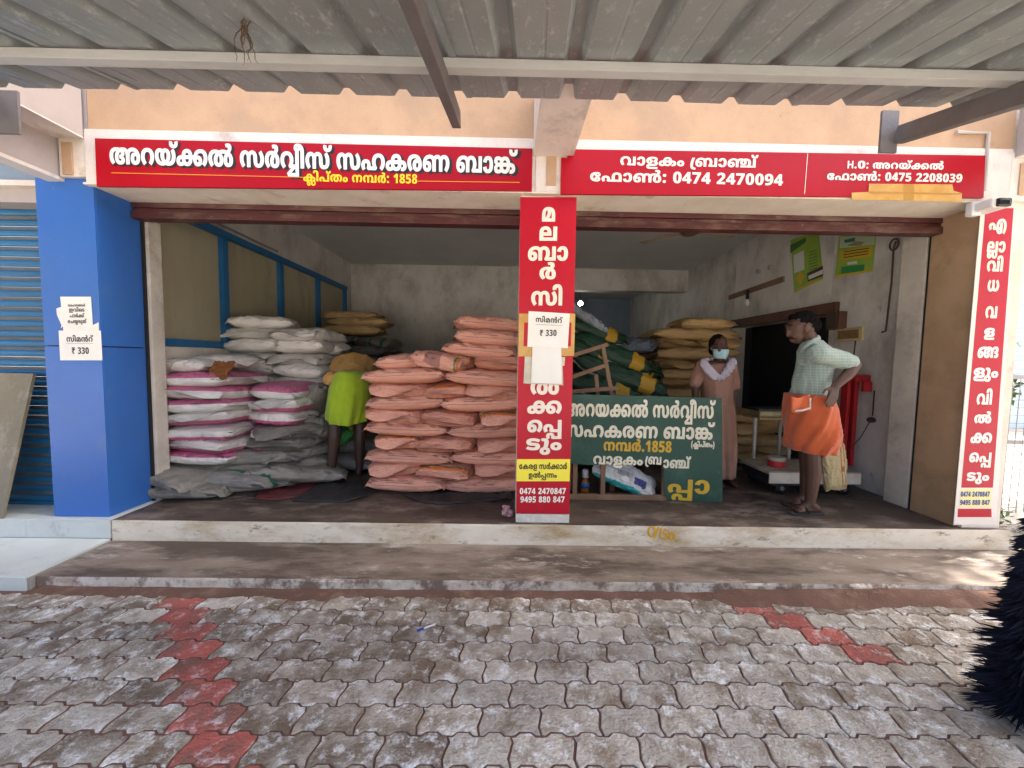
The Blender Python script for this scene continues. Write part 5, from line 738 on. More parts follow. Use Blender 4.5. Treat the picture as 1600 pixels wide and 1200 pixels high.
for k in range(3): sack(grey_s, -2.55, 3.75, ZP + .07 + .11 * k, 1.0, .6, .15, rz=.1 * k, label='grey sack buried under the left jamb stack, %s' % ['lowest', 'middle', 'upper'][k], group='buried grey sacks')
for k in range(5): sack(grey_s, -2.2, 3.92, ZP + .07 + .11 * k, .7, .6, .15, rz=.5 * k, label='grey sack buried under the slumped striped pile, %s' % ORD[k], group='buried grey sacks')
# right bay
stack(beige_s, 1.93, 2.98, 4.95, 5.75, ZP, 13, .13, .72, .5, 'beige sack', 'tall stack behind masked person', 'beige sacks of the tall stack', jit=.04)
sack(beige_s, 2.6, 5.25, ZP + 13.5 * .13, .75, .5, .17, rz=.1, v=2, label='beige sack lying crosswise topmost on the tall beige stack', group='beige sacks of the tall stack')
stack(beige_s, 2.72, 3.42, 4.55, 5.1, ZP, 5, .13, .7, .5, 'beige sack', 'low stack before doorway', 'beige sacks of the low stack', jit=.03)
stack(brown_s, 1.32, 1.92, 4.9, 5.5, ZP, 11, .14, .62, .5, 'dark brown sack', 'brown stack', 'brown sacks', jit=.05)
GG = 'green sacks with yellow labels'
for k, (px, py, Y, L, ry, rz) in enumerate(((915, 525, 4.5, .85, .32, .1), (900, 556, 4.3, .75, .2, .3), (950, 562, 4.35, .95, .40, .0), (962, 596, 4.15, 1.0, .36, -.1), (925, 612, 4.1, .95, .2, .0), (975, 640, 4.2, .95, .3, .2))):
    p = onY(px, py, Y); sack(green_s, p.x, p.y, p.z, L, .46, .25, rz=rz, ry=ry, rx=-.5, v=k, name='fertiliser_sack', label='green sack with yellow label, %s in the slumped pile behind the board' % ['topmost', 'leftmost', 'upper right', 'front right', 'front lower', 'lowest right'][k], group=GG)
for k in range(6): sack(green_s, .95 + .3 * (k % 2), 4.45, ZP + .14 + .2 * k, .95, .5, .27, rz=.3 * (k % 2), v=k, name='fertiliser_sack', label='green sack buried at the back of the slumped pile, %s' % ORD[k], group='buried green sacks')
p = onY(912, 503, 4.45); sack(mat('clear_film', (.24, .27, .30), (.17, .20, .23), 5, .25, bump=.6, bscale=9), p.x, p.y, p.z + .03, .55, .4, .12, ry=.6, rz=.1, v=3, name='plastic_sheet', cat='sheet', label='grey plastic sheet draped on top of the green sacks')
p = onY(985, 540, 4.9); sack(mat('blue_grey_bundle', (.13, .16, .22), (.09, .11, .15), 6, .5, bump=.6, bscale=9), p.x, 5.0, p.z, .6, .5, .2, v=5, name='bundle', cat='bundle', label='blue grey bundle lying on the brown sacks')
for o in list(C.objects):
    if o.get('group') == '': del o['group']
# rags, sheets, litter
def sheet(name, pts, Z, m, label, cat, amp=.012, seed=1, thick=.003):
    """crumpled sheet on the floor: outline points (photo pixels on the floor), triangulated fan refined and crumpled"""
    P = [onZ(x, y, ZP) for x, y in pts]; bm = bmesh.new(); bm.faces.new([bm.verts.new((p.x, p.y, Z)) for p in P])
    bmesh.ops.triangulate(bm, faces=bm.faces); 
    for _ in range(4): bmesh.ops.subdivide_edges(bm, edges=[e for e in bm.edges if e.calc_length() > .06], cuts=1, use_grid_fill=True); bmesh.ops.triangulate(bm, faces=bm.faces)
    for v in bm.verts: v.co.z += abs(noise.noise(v.co * 7 + Vector((seed, 0, 0)))) * amp * 2 + abs(noise.noise(v.co * 17 + Vector((seed, 4, 0)))) * amp
    o = obj(name, bm, m, None, True); md = o.modifiers.new('t', 'SOLIDIFY'); md.thickness = thick; md.offset = 1
    return tag(o, label, cat)
tarp = mat('dark_tarp', (.035, .033, .032), (.025, .023, .022), 6, .5, bump=.4, bscale=12)
sheet('tarpaulin', ((455, 785), (500, 757), (545, 752), (600, 765), (570, 778), (540, 786)), ZP + .004, tarp, 'dark crumpled tarpaulin on the floor in front of the bare feet', 'tarpaulin', .012, 2)
sheet('tarpaulin', ((628, 775), (690, 765), (800, 770), (800, 783), (735, 786), (690, 790), (650, 784)), ZP + .004, tarp, 'black crumpled tarpaulin under the salmon stack', 'tarpaulin', .02, 5)
sheet('printed_sheet', ((395, 780), (425, 752), (470, 748), (500, 756), (470, 775), (430, 783)), ZP + .003, mat('red_print_sheet', (.16, .03, .035), (.10, .03, .03), 5, .5, c4=(.5, .45, .42), c4scale=10, c4at=.66), 'dirty red printed plastic sheet on the floor of the left bay', 'sheet', .008, 9)
def cloth(name, px, py, Y, w_, h_, m, label, cat, seed=0, lean=.3, amp=.03):
    p = onY(px, py, Y); bm = bmesh.new(); n = 16
    g_ = [[bm.verts.new((p.x + w_ * (i / n - .5), p.y - lean * h_ * (.5 - j / n) + amp * noise.noise(Vector((i * .35, j * .3, seed))), p.z + h_ * (j / n - .5) + amp * .6 * noise.noise(Vector((i * .4, seed, j * .4))))) for i in range(n + 1)] for j in range(n + 1)]
    for j in range(n):
        for i in range(n): bm.faces.new((g_[j][i], g_[j][i + 1], g_[j + 1][i + 1], g_[j + 1][i]))
    o = obj(name, bm, m, None, True); md = o.modifiers.new('t', 'SOLIDIFY'); md.thickness = .004
    return tag(o, label, cat)
cloth('rag', 344, 578, 3.42, .19, .15, mat('brown_rag', (.20, .075, .02), (.15, .055, .015), 6, .9), 'rust brown rag hanging on the pink striped stack', 'rag', 2, .9, .03)
# litter beside the centre sign, bottle and torn bag under the green board
rl = random.Random(5); bm = bmesh.new(); p = onZ(792, 808, ZP)
for k in range(3):
    r = bmesh.ops.create_icosphere(bm, subdivisions=2, radius=.03, matrix=Matrix.Translation((p.x + .02 * k - .02, p.y + .01 * k, ZP + .03 + .035 * (k % 2))))
for v in bm.verts: v.co += Vector((noise.noise(v.co * 30), noise.noise(v.co * 33 + Vector((5, 0, 0))), noise.noise(v.co * 28))) * .022; v.co.z = max(v.co.z, ZP + .001)
tag(obj('crumpled_wrapper', bm, mat('foil_wrapper', (.5, .48, .46), (.4, .1, .12), 25, .3)), 'crumpled foil wrapper on the floor beside the centre sign', 'litter')
bt = thing('plastic_bottle', 'small plastic bottle with blue label under the green board', 'bottle', tuple(onZ(914, 770, ZP)))
bm = bmesh.new(); p = Vector(bt.location); tube(bm, [p + Vector((0, 0, z)) for z in (0, .02, .10, .125, .15)], [.034, .038, .038, .022, .018], 14); obj('bottle_body', bm, mat('amber_fluid', (.30, .12, .02), (.25, .10, .02), 5, .2), bt, True)
bm = bmesh.new(); tube(bm, [p + Vector((0, 0, z)) for z in (.055, .10)], .0395, 14); obj('bottle_label', bm, plain('blue_label', (.02, .09, .35), .4), bt, True)
bm = bmesh.new(); tube(bm, [p + Vector((0, 0, z)) for z in (.15, .225)], [.03, .028], 12); obj('cap_cup', bm, plain('bottle_white', (.6, .62, .64), .4), bt, True)
teal_bag = band_mat('teal_edged_bag', sack_base((.60, .61, .60), (.50, .51, .50), .4), [((('Y', -.52, -.40),), (.015, .30, .30)), ((('X', .12, .32), ('Y', -.25, .05)), (.03, .04, .16)), ((('X', -.15, .05), ('Y', -.1, .1)), (.30, .31, .33))])
p = onY(985, 757, 3.27); sack(teal_bag, p.x, 3.44, p.z + .02, .60, .24, .12, ry=.42, rx=.9, v=4, name='torn_bag', cat='bag', label='white plastic bag with teal edge stuffed under the green board')
# ------------------------------------------------------------------ people
def ico_pts(c, r, sub=2):
    t = bmesh.new(); bmesh.ops.create_icosphere(t, subdivisions=sub, radius=1)
    r = (r, r, r) if not isinstance(r, (tuple, list)) else r
    out = [Vector(c) + Vector((v.co.x * r[0], v.co.y * r[1], v.co.z * r[2])) for v in t.verts]; t.free(); return out
def hull(bm, a, ra, b=None, rb=None):
    t = bmesh.new()
    for p in ico_pts(a, ra) + (ico_pts(b, rb) if b is not None else []): t.verts.new(p)
    r = bmesh.ops.convex_hull(t, input=list(t.verts)); bmesh.ops.delete(t, geom=list({g for g in r['geom_interior'] + r['geom_unused'] if isinstance(g, bmesh.types.BMVert)}), context='VERTS')
    me = bpy.data.meshes.new('t'); t.to_mesh(me); t.free(); bm.from_mesh(me); bpy.data.meshes.remove(me)
def chain(bm, pts):       # pts: [(co, radius), ...]
    for (a, ra), (b, rb) in zip(pts, pts[1:]): hull(bm, a, ra, b, rb)
def fuse(name, bm, m, parent, voxel=.008, it=6, disp=None):
    """merge overlapping volumes into one continuous smooth surface"""
    me = bpy.data.meshes.new(name); bm.to_mesh(me); bm.free()
    tmp = bpy.data.objects.new('tmp', me); C.objects.link(tmp)
    r = tmp.modifiers.new('r', 'REMESH'); r.mode = 'VOXEL'; r.voxel_size = voxel; r.use_smooth_shade = True
    s = tmp.modifiers.new('s', 'SMOOTH'); s.iterations = it; s.factor = .5
    out = bpy.data.meshes.new_from_object(tmp.evaluated_get(bpy.context.evaluated_depsgraph_get())); bpy.data.objects.remove(tmp); bpy.data.meshes.remove(me)
    if disp:
        nr = [v.normal.copy() for v in out.vertices]
        for v, n_ in zip(out.vertices, nr): v.co += n_ * disp(v.co)
    out.name = name; out.materials.clear(); out.materials.append(m); out.shade_smooth()
    o = bpy.data.objects.new(name, out); C.objects.link(o); o.parent = parent; o.matrix_parent_inverse = inv_of(parent); return o
def hand(bm, wrist, d, side, curl=.5, s=1.0):
    """palm with four fingers of unequal length and a thumb leaving the side of the palm"""
    d = Vector(d).normalized(); side = Vector(side).normalized(); nrm = d.cross(side).normalized(); wrist = Vector(wrist)
    k = wrist + d * .085 * s
    for q in (-.028, -.01, .01, .028): hull(bm, wrist + side * q * .7 * s, .014 * s, k + side * q * s, .0125 * s)
    for q, ln in ((-.030, .062), (-.010, .075), (.010, .078), (.030, .066)):
        a = k + side * q * s; b = a + (d + nrm * curl * .5).normalized() * ln * .52 * s; c = b + (d + nrm * curl * 1.4).normalized() * ln * .5 * s
        chain(bm, [(a, .0095 * s), (b, .0085 * s), (c, .007 * s)])
    t0 = wrist + d * .028 * s + side * .034 * s; t1 = t0 + (d * .6 + side * .8).normalized() * .04 * s; t2 = t1 + (d * .9 + side * .25 + nrm * curl * .4).normalized() * .032 * s
    chain(bm, [(wrist + d * .02 * s + side * .012 * s, .015 * s), (t0, .0125 * s), (t1, .010 * s), (t2, .008 * s)])
def loft(rings, n=64, cap=False, fold=None):
    bm = bmesh.new(); R = []
    for i, (c, rx, ry) in enumerate(rings):
        r = []
        for k in range(n):
            t = 2 * pi * k / n; f = fold(i / (len(rings) - 1), t) if fold else 0
            r.append(bm.verts.new((c[0] + (rx + f) * cos(t), c[1] + (ry + f) * sin(t), c[2] + (c[3] * sin(t * 2 + 1) if len(c) > 3 else 0))))
        R.append(r)
    for a, b in zip(R, R[1:]):
        for k in range(n): bm.faces.new((a[k], a[(k + 1) % n], b[(k + 1) % n], b[k]))
    if cap: bm.faces.new(R[0][::-1])
    bmesh.ops.recalc_face_normals(bm, faces=bm.faces); return bm
skin_m = mat('brown_skin', (.085, .040, .026), (.068, .032, .02), 8, .5, bump=.05, bscale=90)
skin_d = mat('dark_skin', (.055, .030, .022), (.045, .025, .018), 8, .5, bump=.05, bscale=90)
hair = mat('black_hair', (.005, .0045, .0045), (.008, .007, .007), 40, .8, bump=.3, bscale=90, spec=.05)
def smooth(me): me.data.shade_smooth(); return me
def interp(tab, t):
    for (a, *va), (b, *vb) in zip(tab, tab[1:]):
        if t <= b: f = (t - a) / (b - a); f = max(0, min(1, f)); return [x + (y - x) * f for x, y in zip(va, vb)]
    return list(tab[-1][1:])

# --- man in green shirt, in profile facing left, hand on hip
MY = 3.17
man = thing('person', 'person in pale green checked shirt and orange folded lungi, hand on hip', 'person', (2.54, MY, ZP))
def J(x, y, dy=0): return onY(x, y, MY + dy)
def zfloor(v, h): v = Vector(v); v.z = ZP + h; return v
bm = bmesh.new()
for dx, dy, fx in ((0, -.075, 0), (-9, .105, -8)):
    hip, knee, calf, ank = J(1274 + dx * .4, 650, dy), J(1269 + dx, 711, dy), J(1271 + dx, 736, dy), zfloor(J(1266 + dx, 778, dy), .085)
    chain(bm, [(hip, .075), (knee, .058), (calf, .060), (ank, .038)])
    heel, ball, toe = zfloor(J(1277 + fx, 790, dy), .042), zfloor(J(1251 + fx, 793, dy), .042), zfloor(J(1240 + fx, 794, dy), .034)
    chain(bm, [(ank, .038), (heel, .032)]); chain(bm, [(ank, .036), (ball, .030)]); chain(bm, [(heel, .030), (ball, .034)])
    for q in range(5): b0 = ball + Vector((0, (q - 2) * .017, -.008)); chain(bm, [(b0, .014), (b0 + Vector((-.055 + .007 * abs(q - 1), (q - 2) * .003, -.006)), .010)])
hull(bm, J(1268, 642), (.10, .14, .11), J(1266, 612), (.10, .13, .10))
hull(bm, J(1266, 612), (.10, .13, .10), J(1274, 566), (.09, .145, .11)); hull(bm, J(1274, 566), (.09, .145, .10), J(1272, 550), (.07, .125, .035))
chain(bm, [(J(1272, 545), .065), (J(1266, 530), .056), (J(1260, 520), .058)])
# head, bowed forward
hd = J(1254, 507); hull(bm, hd, (.108, .080, .105)); hull(bm, J(1247, 512), (.085, .070, .095)); hull(bm, J(1243, 522), (.060, .056, .06), J(1245, 532), (.036, .036, .030))
hull(bm, J(1233, 512), .022, J(1230.5, 524), .014); hull(bm, J(1234.5, 521), .012, J(1235, 524), .016); hull(bm, J(1231.5, 508), (.016, .05, .014)); hull(bm, J(1236.5, 531), (.016, .026, .010), J(1238, 534), (.014, .022, .008))
for s in (-1, 1): e = J(1261, 513, s * .079); hull(bm, e, (.022, .009, .032)); hull(bm, J(1260, 518, s * .077), (.014, .009, .014))
# near arm akimbo, far arm down to the bag
sh_, el, wr = J(1281, 551, -.17), J(1336, 571, -.17), J(1305, 604, -.23)
chain(bm, [(sh_, .060), (el, .044)]); chain(bm, [(el, .044), (J(1325, 585, -.20), .043), (wr, .028)])
hand(bm, wr, J(1298, 630, -.26) - wr, Vector((-.9, 0, .35)), .25, 1.05)
sf, ef, wf = J(1281, 551, .17), J(1288, 605, .22), J(1296, 655, .20)
chain(bm, [(sf, .058), (ef, .042), (wf, .028)]); hand(bm, wf, (0.02, 0, -1), (-1, .1, 0), .9)
fuse('body', bm, skin_m, man, .007, 4)
# hair cap, moustache, brow, eye
bm = bmesh.new(); hull(bm, J(1256.5, 503), (.112, .085, .094)); hull(bm, J(1268, 508), (.065, .074, .075)); hull(bm, J(1262, 502), (.05, .084, .05), J(1262, 509), (.025, .083, .02)); hull(bm, J(1244, 496), (.050, .062, .034))
o = fuse('hair', bm, hair, man, .008, 3, lambda c: .008 * noise.noise(c * 45) + .006 * noise.noise(c * 110))
bm = bmesh.new(); hull(bm, J(1234.5, 528), (.010, .030, .007), J(1238, 530), (.008, .036, .006)); obj('moustache', bm, hair, man, True)
for s in (-1, 1):
    bm = bmesh.new(); hull(bm, J(1232.5, 508, s * .034), (.008, .018, .005), J(1238, 508, s * .056), (.008, .010, .004)); obj('eyebrow', bm, hair, man, True)
    bm = bmesh.new(); hull(bm, J(1234, 514, s * .036), (.010, .014, .006)); obj('eye', bm, plain('dark_eye', (.03, .02, .018), .3), man, True)
# shirt
chk = mat('green_check_cloth', (.30, .38, .33), (.24, .32, .28), 5, .9, bump=.15, bscale=120, sheen=.2)
def add_check(m, sc_, c):
    N = m.node_tree.nodes; L = m.node_tree.links; p = N['Principled BSDF']; src = p.inputs['Base Color'].links[0].from_socket; tc = [x for x in N if x.type == 'TEX_COORD'][0]; sx = N.new('ShaderNodeSeparateXYZ'); L.new(tc.outputs['Object'], sx.inputs[0])
    for ax in ('X', 'Z'):
        a = N.new('ShaderNodeMath'); a.operation = 'MULTIPLY'; a.inputs[1].default_value = sc_; L.new(sx.outputs[ax], a.inputs[0]); f = N.new('ShaderNodeMath'); f.operation = 'FRACT'; L.new(a.outputs[0], f.inputs[0])
        g_ = N.new('ShaderNodeMath'); g_.operation = 'LESS_THAN'; g_.inputs[1].default_value = .18; L.new(f.outputs[0], g_.inputs[0]); h_ = N.new('ShaderNodeMath'); h_.operation = 'MULTIPLY'; h_.inputs[1].default_value = .45; L.new(g_.outputs[0], h_.inputs[0])
        x = N.new('ShaderNodeMix'); x.data_type = 'RGBA'; L.new(h_.outputs[0], x.inputs[0]); L.new(src, x.inputs[6]); x.inputs[7].default_value = (*c, 1); src = x.outputs[2]
    L.new(src, p.inputs['Base Color'])
add_check(chk, 45, (.46, .52, .47))
def wrinkle(a, f1, b, f2): return lambda c: a * noise.noise(Vector((c.x * f1, c.y * f1, c.z * f1 * .6))) + b * noise.noise(Vector((c.x * f2, c.y * f2, c.z * f2 * .5)))
bm = bmesh.new()
hull(bm, J(1266, 624), (.118, .152, .03), J(1267, 600), (.122, .155, .06)); hull(bm, J(1267, 600), (.122, .155, .06), J(1275, 562), (.112, .165, .09)); hull(bm, J(1275, 562), (.115, .17, .09), J(1273, 548), (.098, .165, .055)); hull(bm, J(1273, 547), (.100, .14, .05), J(1269, 534), (.074, .076, .018))
for s, e0 in ((-1, J(1326, 566, -.165)), (1, J(1286, 590, .215))):
    a = J(1281, 553, s * .165); hull(bm, a, .080, e0, .068)
fuse('shirt', bm, chk, man, .009, 5, wrinkle(.012, 11, .006, 26))
bm = bmesh.new()
for s in (-1, 1): chain(bm, [(J(1280, 529, s * .03), (.012, .014, .022)), (J(1270, 533, s * .072), (.014, .010, .022)), (J(1257, 543, s * .055), (.012, .014, .018)), (J(1251, 549, s * .03), (.010, .014, .012))])
hull(bm, J(1278, 527, -.035), (.012, .01, .022), J(1278, 527, .035), (.012, .01, .022)); fuse('collar', bm, chk, man, .007, 2)
bm = bmesh.new(); a = J(1256, 569, -.185); box(bm, a.x - .04, a.x + .04, a.y - .004, a.y + .02, a.z - .008, a.z, .003); obj('pocket_shade_strip', bm, plain('pocket_shadow', (.12, .16, .14), .9), man)  # dark strip coloured as the shade along the pocket top
# folded lungi
tab = [(0, 1232, 1302, 616), (.15, 1230, 1307, 630), (.4, 1229, 1312, 655), (.65, 1231, 1313, 676), (.85, 1234, 1307, 692), (1, 1238, 1302, 704)]
rings = []
for i in range(29):
    t = i / 28; xa, xb, y = interp(tab, t); a, b = J(xa, y), J(xb, y); rings.append((((a.x + b.x) / 2 - .025, MY + .0, (a.z + b.z) / 2), (b.x - a.x) / 2 * .80, .195 + .03 * sin(pi * t)))
def lfold(t, a): return (.45 + .8 * t) * (.026 * (.45 - abs(sin(4.5 * a + 5 * t))) + .014 * (.5 - abs(sin(8 * a + 11 * t + 1)))) + .5 * (.016 * t + .004) * sin(a * 3 + t * 7) + .006 * noise.noise(Vector((cos(a) * 3, sin(a) * 3, t * 6)))
orange = mat('orange_cloth', (.52, .105, .030), (.44, .085, .025), 5, .9, bump=.12, bscale=100, sheen=.3)
o = obj('lungi', loft(rings, 72, True, lfold), orange, man, True); md = o.modifiers.new('t', 'SOLIDIFY'); md.thickness = .004
fl = bmesh.new(); g_ = [[fl.verts.new(J(1236 + 30 * i / 8, 619 + 24 * j / 6 + 3 * sin(i * .6), -.215 - .012 * sin(i * .8 + j * .5))) for i in range(9)] for j in range(7)]
for j in range(6):
    for i in range(8): fl.faces.new((g_[j][i], g_[j][i + 1], g_[j + 1][i + 1], g_[j + 1][i]))
o = obj('tucked_flap', fl, orange, man, True); md = o.modifiers.new('t', 'SOLIDIFY'); md.thickness = .006
bm = bmesh.new(); tube(bm, [J(1243, 642, -.232), (J(1255, 641, -.235)), J(1266, 637, -.235), J(1266, 622, -.232)], .008, 6); obj('white_border', bm, plain('cloth_white', (.62, .55, .5), .9), man, True)
for fx, dy in ((0, -.075), (-8, .105)):
    a, b = zfloor(J(1281 + fx, 790, dy), .009), zfloor(J(1235 + fx, 795, dy), .009)
    bm = bmesh.new(); hull(bm, a, (.035, .038, .009), b, (.03, .046, .009)); o = obj('sandal', bm, plain('sandal_dark', (.03, .028, .028), .7), man, True)
    bm = bmesh.new(); c0 = zfloor(J(1258 + fx, 792, dy), .0); tube(bm, [c0 + Vector((0, .045, .015)), c0 + Vector((-.01, .035, .06)), c0 + Vector((-.035, 0, .075)), c0 + Vector((-.01, -.035, .06)), c0 + Vector((0, -.045, .015))], .008, 6); obj('strap', bm, MATS['sandal_dark'], o, True)
# cream carrier bag held behind him
bagm = band_mat('cream_bag', sack_base((.58, .48, .26), (.50, .40, .20), .45), [((('Y', .2, .235),), (.45, .08, .03)), ((('Y', .33, .36),), (.45, .08, .03)), ((('X', .0, .12), ('Y', .24, .32)), (.5, .12, .04))])
p = J(1299, 727, .2); sack(bagm, p.x, p.y - .03, p.z, .42, .19, .07, rz=-.1, ry=pi / 2 - .12, rx=pi / 2 * .0, roll=pi / 2, v=1, name='carrier_bag', cat='bag', label='cream plastic bag with red print held behind the person in orange')

# --- masked woman-sized figure, frontal
WY = 3.87
wom = thing('person', 'person in dusty pink gown, lilac scarf and blue face mask', 'person', (2.24, WY, ZP))
def K(x, y, dy=0): return onY(x, y, WY + dy)
bm = bmesh.new(); hc = K(1124, 541)
hull(bm, hc + Vector((0, .015, .012)), (.078, .098, .105)); hull(bm, K(1124, 549, -.02), (.060, .07, .062), K(1124, 557, -.045), (.034, .034, .026)); hull(bm, K(1124, 543, -.088), (.010, .014, .010), K(1124, 548, -.10), (.016, .016, .012))
for s in (-1, 1): hull(bm, K(1124 + s * 12.3, 544, .01), (.010, .018, .028))
chain(bm, [(K(1124, 556, .02), .05), (K(1124, 568, .02), .052)])
hull(bm, K(1106, 572), .055, K(1138, 572), .055); hull(bm, K(1119, 578), (.14, .095, .08), K(1118, 625), (.12, .095, .1)); hull(bm, K(1118, 640), (.16, .11, .1), K(1118, 655), (.16, .11, .1))
for s, pts in ((-1, (K(1093, 573), K(1086, 603, .01), K(1087, 640, -.05))), (1, (K(1143, 574), K(1147.5, 607, .01), K(1146, 645, -.04)))):
    chain(bm, [(pts[0], .05), (pts[1], .038), (pts[2], .025)]); hand(bm, pts[2], (0, -.1, -1), (-s, -.3, 0), .5, .9)
for s in (-1, 1):
    x = 1123 + s * 10; chain(bm, [(K(x, 655), .08), (K(x, 700), .055), (zfloor(K(x + 2, 745), .08), .036)]); a = zfloor(K(x + 2, 748), .035); chain(bm, [(a + Vector((0, .03, 0)), .03), (a + Vector((.01, -.10, -.008)), .032), (a + Vector((.012, -.15, -.016)), .018)]); chain(bm, [(zfloor(K(x + 2, 745), .08), .036), (a + Vector((0, .02, 0)), .03)])
fuse('body', bm, skin_m, wom, .007, 4)
bm = bmesh.new(); hull(bm, hc + Vector((0, .032, .022)), (.086, .102, .108)); hull(bm, hc + Vector((0, .11, -.04)), .05); t = bmesh.new()
fuse('hair', bm, hair, wom, .008, 3); t.free()
bm = bmesh.new(); n = 12
g_ = []
for j in range(9):
    v_ = j / 8; row = []
    for i in range(n + 1):
        u = i / n * 2 - 1; wd = .078 * (1 - .28 * v_ ** 2); x = hc.x + u * wd; y = WY - .118 + .085 * u * u - .012 * (1 - abs(u)) * sin(pi * v_) + .02 * v_ + .003 * sin(v_ * 14); row.append(bm.verts.new((x, y, K(1124, 545.5).z - .092 * v_ - .006 * (1 - u * u))))
    g_.append(row)
for j in range(8):
    for i in range(n): bm.faces.new((g_[j][i], g_[j][i + 1], g_[j + 1][i + 1], g_[j + 1][i]))
o = obj('face_mask', bm, plain('mask_blue', (.38, .60, .64), .8), wom, True); md = o.modifiers.new('t', 'SOLIDIFY'); md.thickness = .003
for s in (-1, 1):
    bm = bmesh.new(); hull(bm, K(1124 + s * 5.3, 541.3, -.079), (.014, .008, .006)); obj('eye', bm, MATS['dark_eye'], wom, True)
    bm = bmesh.new(); hull(bm, K(1124 + s * 3.5, 537.8, -.083), (.010, .008, .003), K(1124 + s * 8, 538, -.07), (.010, .008, .003)); obj('eyebrow', bm, hair, wom, True)
    bm = bmesh.new(); tube(bm, [K(1124 + s * 11, 546.5, -.045), K(1124 + s * 13, 545, .0), K(1124 + s * 12.4, 541, .02)], .0025, 5); obj('ear_loop', bm, plain('cloth_white', (.62, .55, .5)), wom)
gown = mat('dusty_pink_cloth', (.36, .205, .15), (.29, .16, .115), 5, .9, bump=.12, bscale=90)
tab = [(0, 1109, 1139, 567), (.05, 1095, 1145, 573), (.14, 1096, 1143, 592), (.3, 1099, 1141, 622), (.45, 1094, 1146, 650), (.7, 1096, 1146, 695), (1, 1101, 1141.5, 741)]
rings = []
for i in range(41):
    t = i / 40; xa, xb, y = interp(tab, t); a, b = K(xa, y), K(xb, y); rings.append((((a.x + b.x) / 2, WY + .005, a.z), (b.x - a.x) / 2, .065 + min(.09, t * .8) + .03 * t))
def gfold(t, a): return .018 * max(0, t - .15) * sin(a * 9 + 2 * sin(t * 3)) + .010 * max(0, t - .1) * sin(a * 17 + 1) + .004 * noise.noise(Vector((cos(a) * 4, sin(a) * 4, t * 9)))
o = obj('gown', loft(rings, 96, False, gfold), gown, wom, True); md = o.modifiers.new('t', 'SOLIDIFY'); md.thickness = .004
for a, b in ((K(1097, 572), K(1086.5, 598, .0)), (K(1141, 573), K(1147, 602, .0))):
    bm = bmesh.new(); hull(bm, a, .068, b, .060); fuse('sleeve', bm, gown, wom, .009, 3, wrinkle(.008, 14, .004, 30))
bm = bmesh.new(); L_ = [(K(1101, 563, .03), .026), (K(1100, 568, -.09), .038), (K(1107, 578, -.145), .038), (K(1116, 587, -.165), .034), (K(1124, 591, -.17), .030), (K(1132, 586, -.165), .034), (K(1140, 575, -.135), .038), (K(1145, 566, -.07), .036), (K(1141, 562, .04), .026)]
chain(bm, [(a, (r * 1.15, r * .6, r * 1.1)) for a, r in L_]); hull(bm, K(1101, 563, .03), .02, K(1122, 561, .09), .02); hull(bm, K(1141, 562, .04), .02, K(1122, 561, .09), .02)
fuse('scarf', bm, mat('lilac_scarf', (.48, .44, .50), (.40, .37, .43), 6, .9, bump=.2, bscale=60), wom, .008, 3, lambda c: .007 * sin(c.x * 95 + c.z * 60 + 4 * noise.noise(c * 9)))

# --- person bending over in the left bay, seen from behind
BY = 3.86
bp = thing('person', 'person bending over in lime green lungi and tan shirt, seen from behind', 'person', (-1.62, BY, ZP))
def B_(x, y, dy=0): p = onY(x, y, BY + dy); return Vector(p)
bm = bmesh.new()
for kx, ky, ax, ay, dy in ((524, 660, 517, 741, -.06), (563, 664, 562, 733, .14)):
    hip, knee, calf, ank = B_(kx + (542 - kx) * .55, 610, dy), B_(kx, ky, dy + .03), B_(kx - 1, ky + 22, dy), zfloor(B_(ax, ay, dy), .085)
    chain(bm, [(hip, .085), (knee, .068), (calf, .062), (ank, .038)]); heel = zfloor(ank, .035) + Vector((0, -.03, 0)); ball = heel + Vector((-.06, .15, .0)); chain(bm, [(ank, .037), (heel, .033), (ball, .035), (ball + Vector((-.02, .06, -.012)), .020)]); chain(bm, [(ank, .036), (ball, .03)])
pel, che, neck, head = B_(545, 603, .05), B_(553, 576, .42), B_(558, 584, .62), B_(560, 600, .78)
hull(bm, pel, (.16, .13, .13), che, (.17, .12, .12)); chain(bm, [(neck, .06), (head, .075)]); hull(bm, che, (.15, .1, .1), neck, .07); hull(bm, head, (.08, .10, .10))
for s in (-1, 1):
    sh0 = che + Vector((s * .17, .08, 0)); e_ = sh0 + Vector((s * .06, .10, -.26)); wv = e_ + Vector((-s * .02, .05, -.24)); chain(bm, [(sh0, .058), (e_, .042), (wv, .028)]); hand(bm, wv, (0, .2, -1), (-s, 0, 0), .6)
fuse('body', bm, skin_d, bp, .008, 4)
bm = bmesh.new(); hull(bm, head + Vector((0, .02, .02)), (.088, .105, .10)); obj('hair', bm, hair, bp, True)
tan = mat('tan_cloth', (.46, .27, .08), (.38, .22, .065), 5, .9, bump=.15, bscale=80)
bm = bmesh.new(); hull(bm, pel + Vector((-.0, .06, .03)), (.185, .12, .13), B_(553, 574, .40), (.26, .16, .17)); hull(bm, B_(553, 574, .40), (.24, .13, .14), neck, (.1, .05, .07))
hull(bm, che + Vector((-.17, .06, 0)), .075, che + Vector((-.24, .14, -.2)), .065); hull(bm, che + Vector((.17, .06, 0)), .075, che + Vector((.24, .14, -.2)), .065); hull(bm, pel + Vector((-.10, .05, .06)), .07, B_(518, 592, -.06), .075)
fuse('shirt', bm, tan, bp, .01, 5, wrinkle(.014, 9, .006, 24))
tab = [(0, 530, 562, 580), (.08, 522, 570, 585), (.25, 516, 576, 603), (.5, 513, 577, 625), (.8, 511, 575, 645), (1, 511.5, 573, 658)]
rings = []
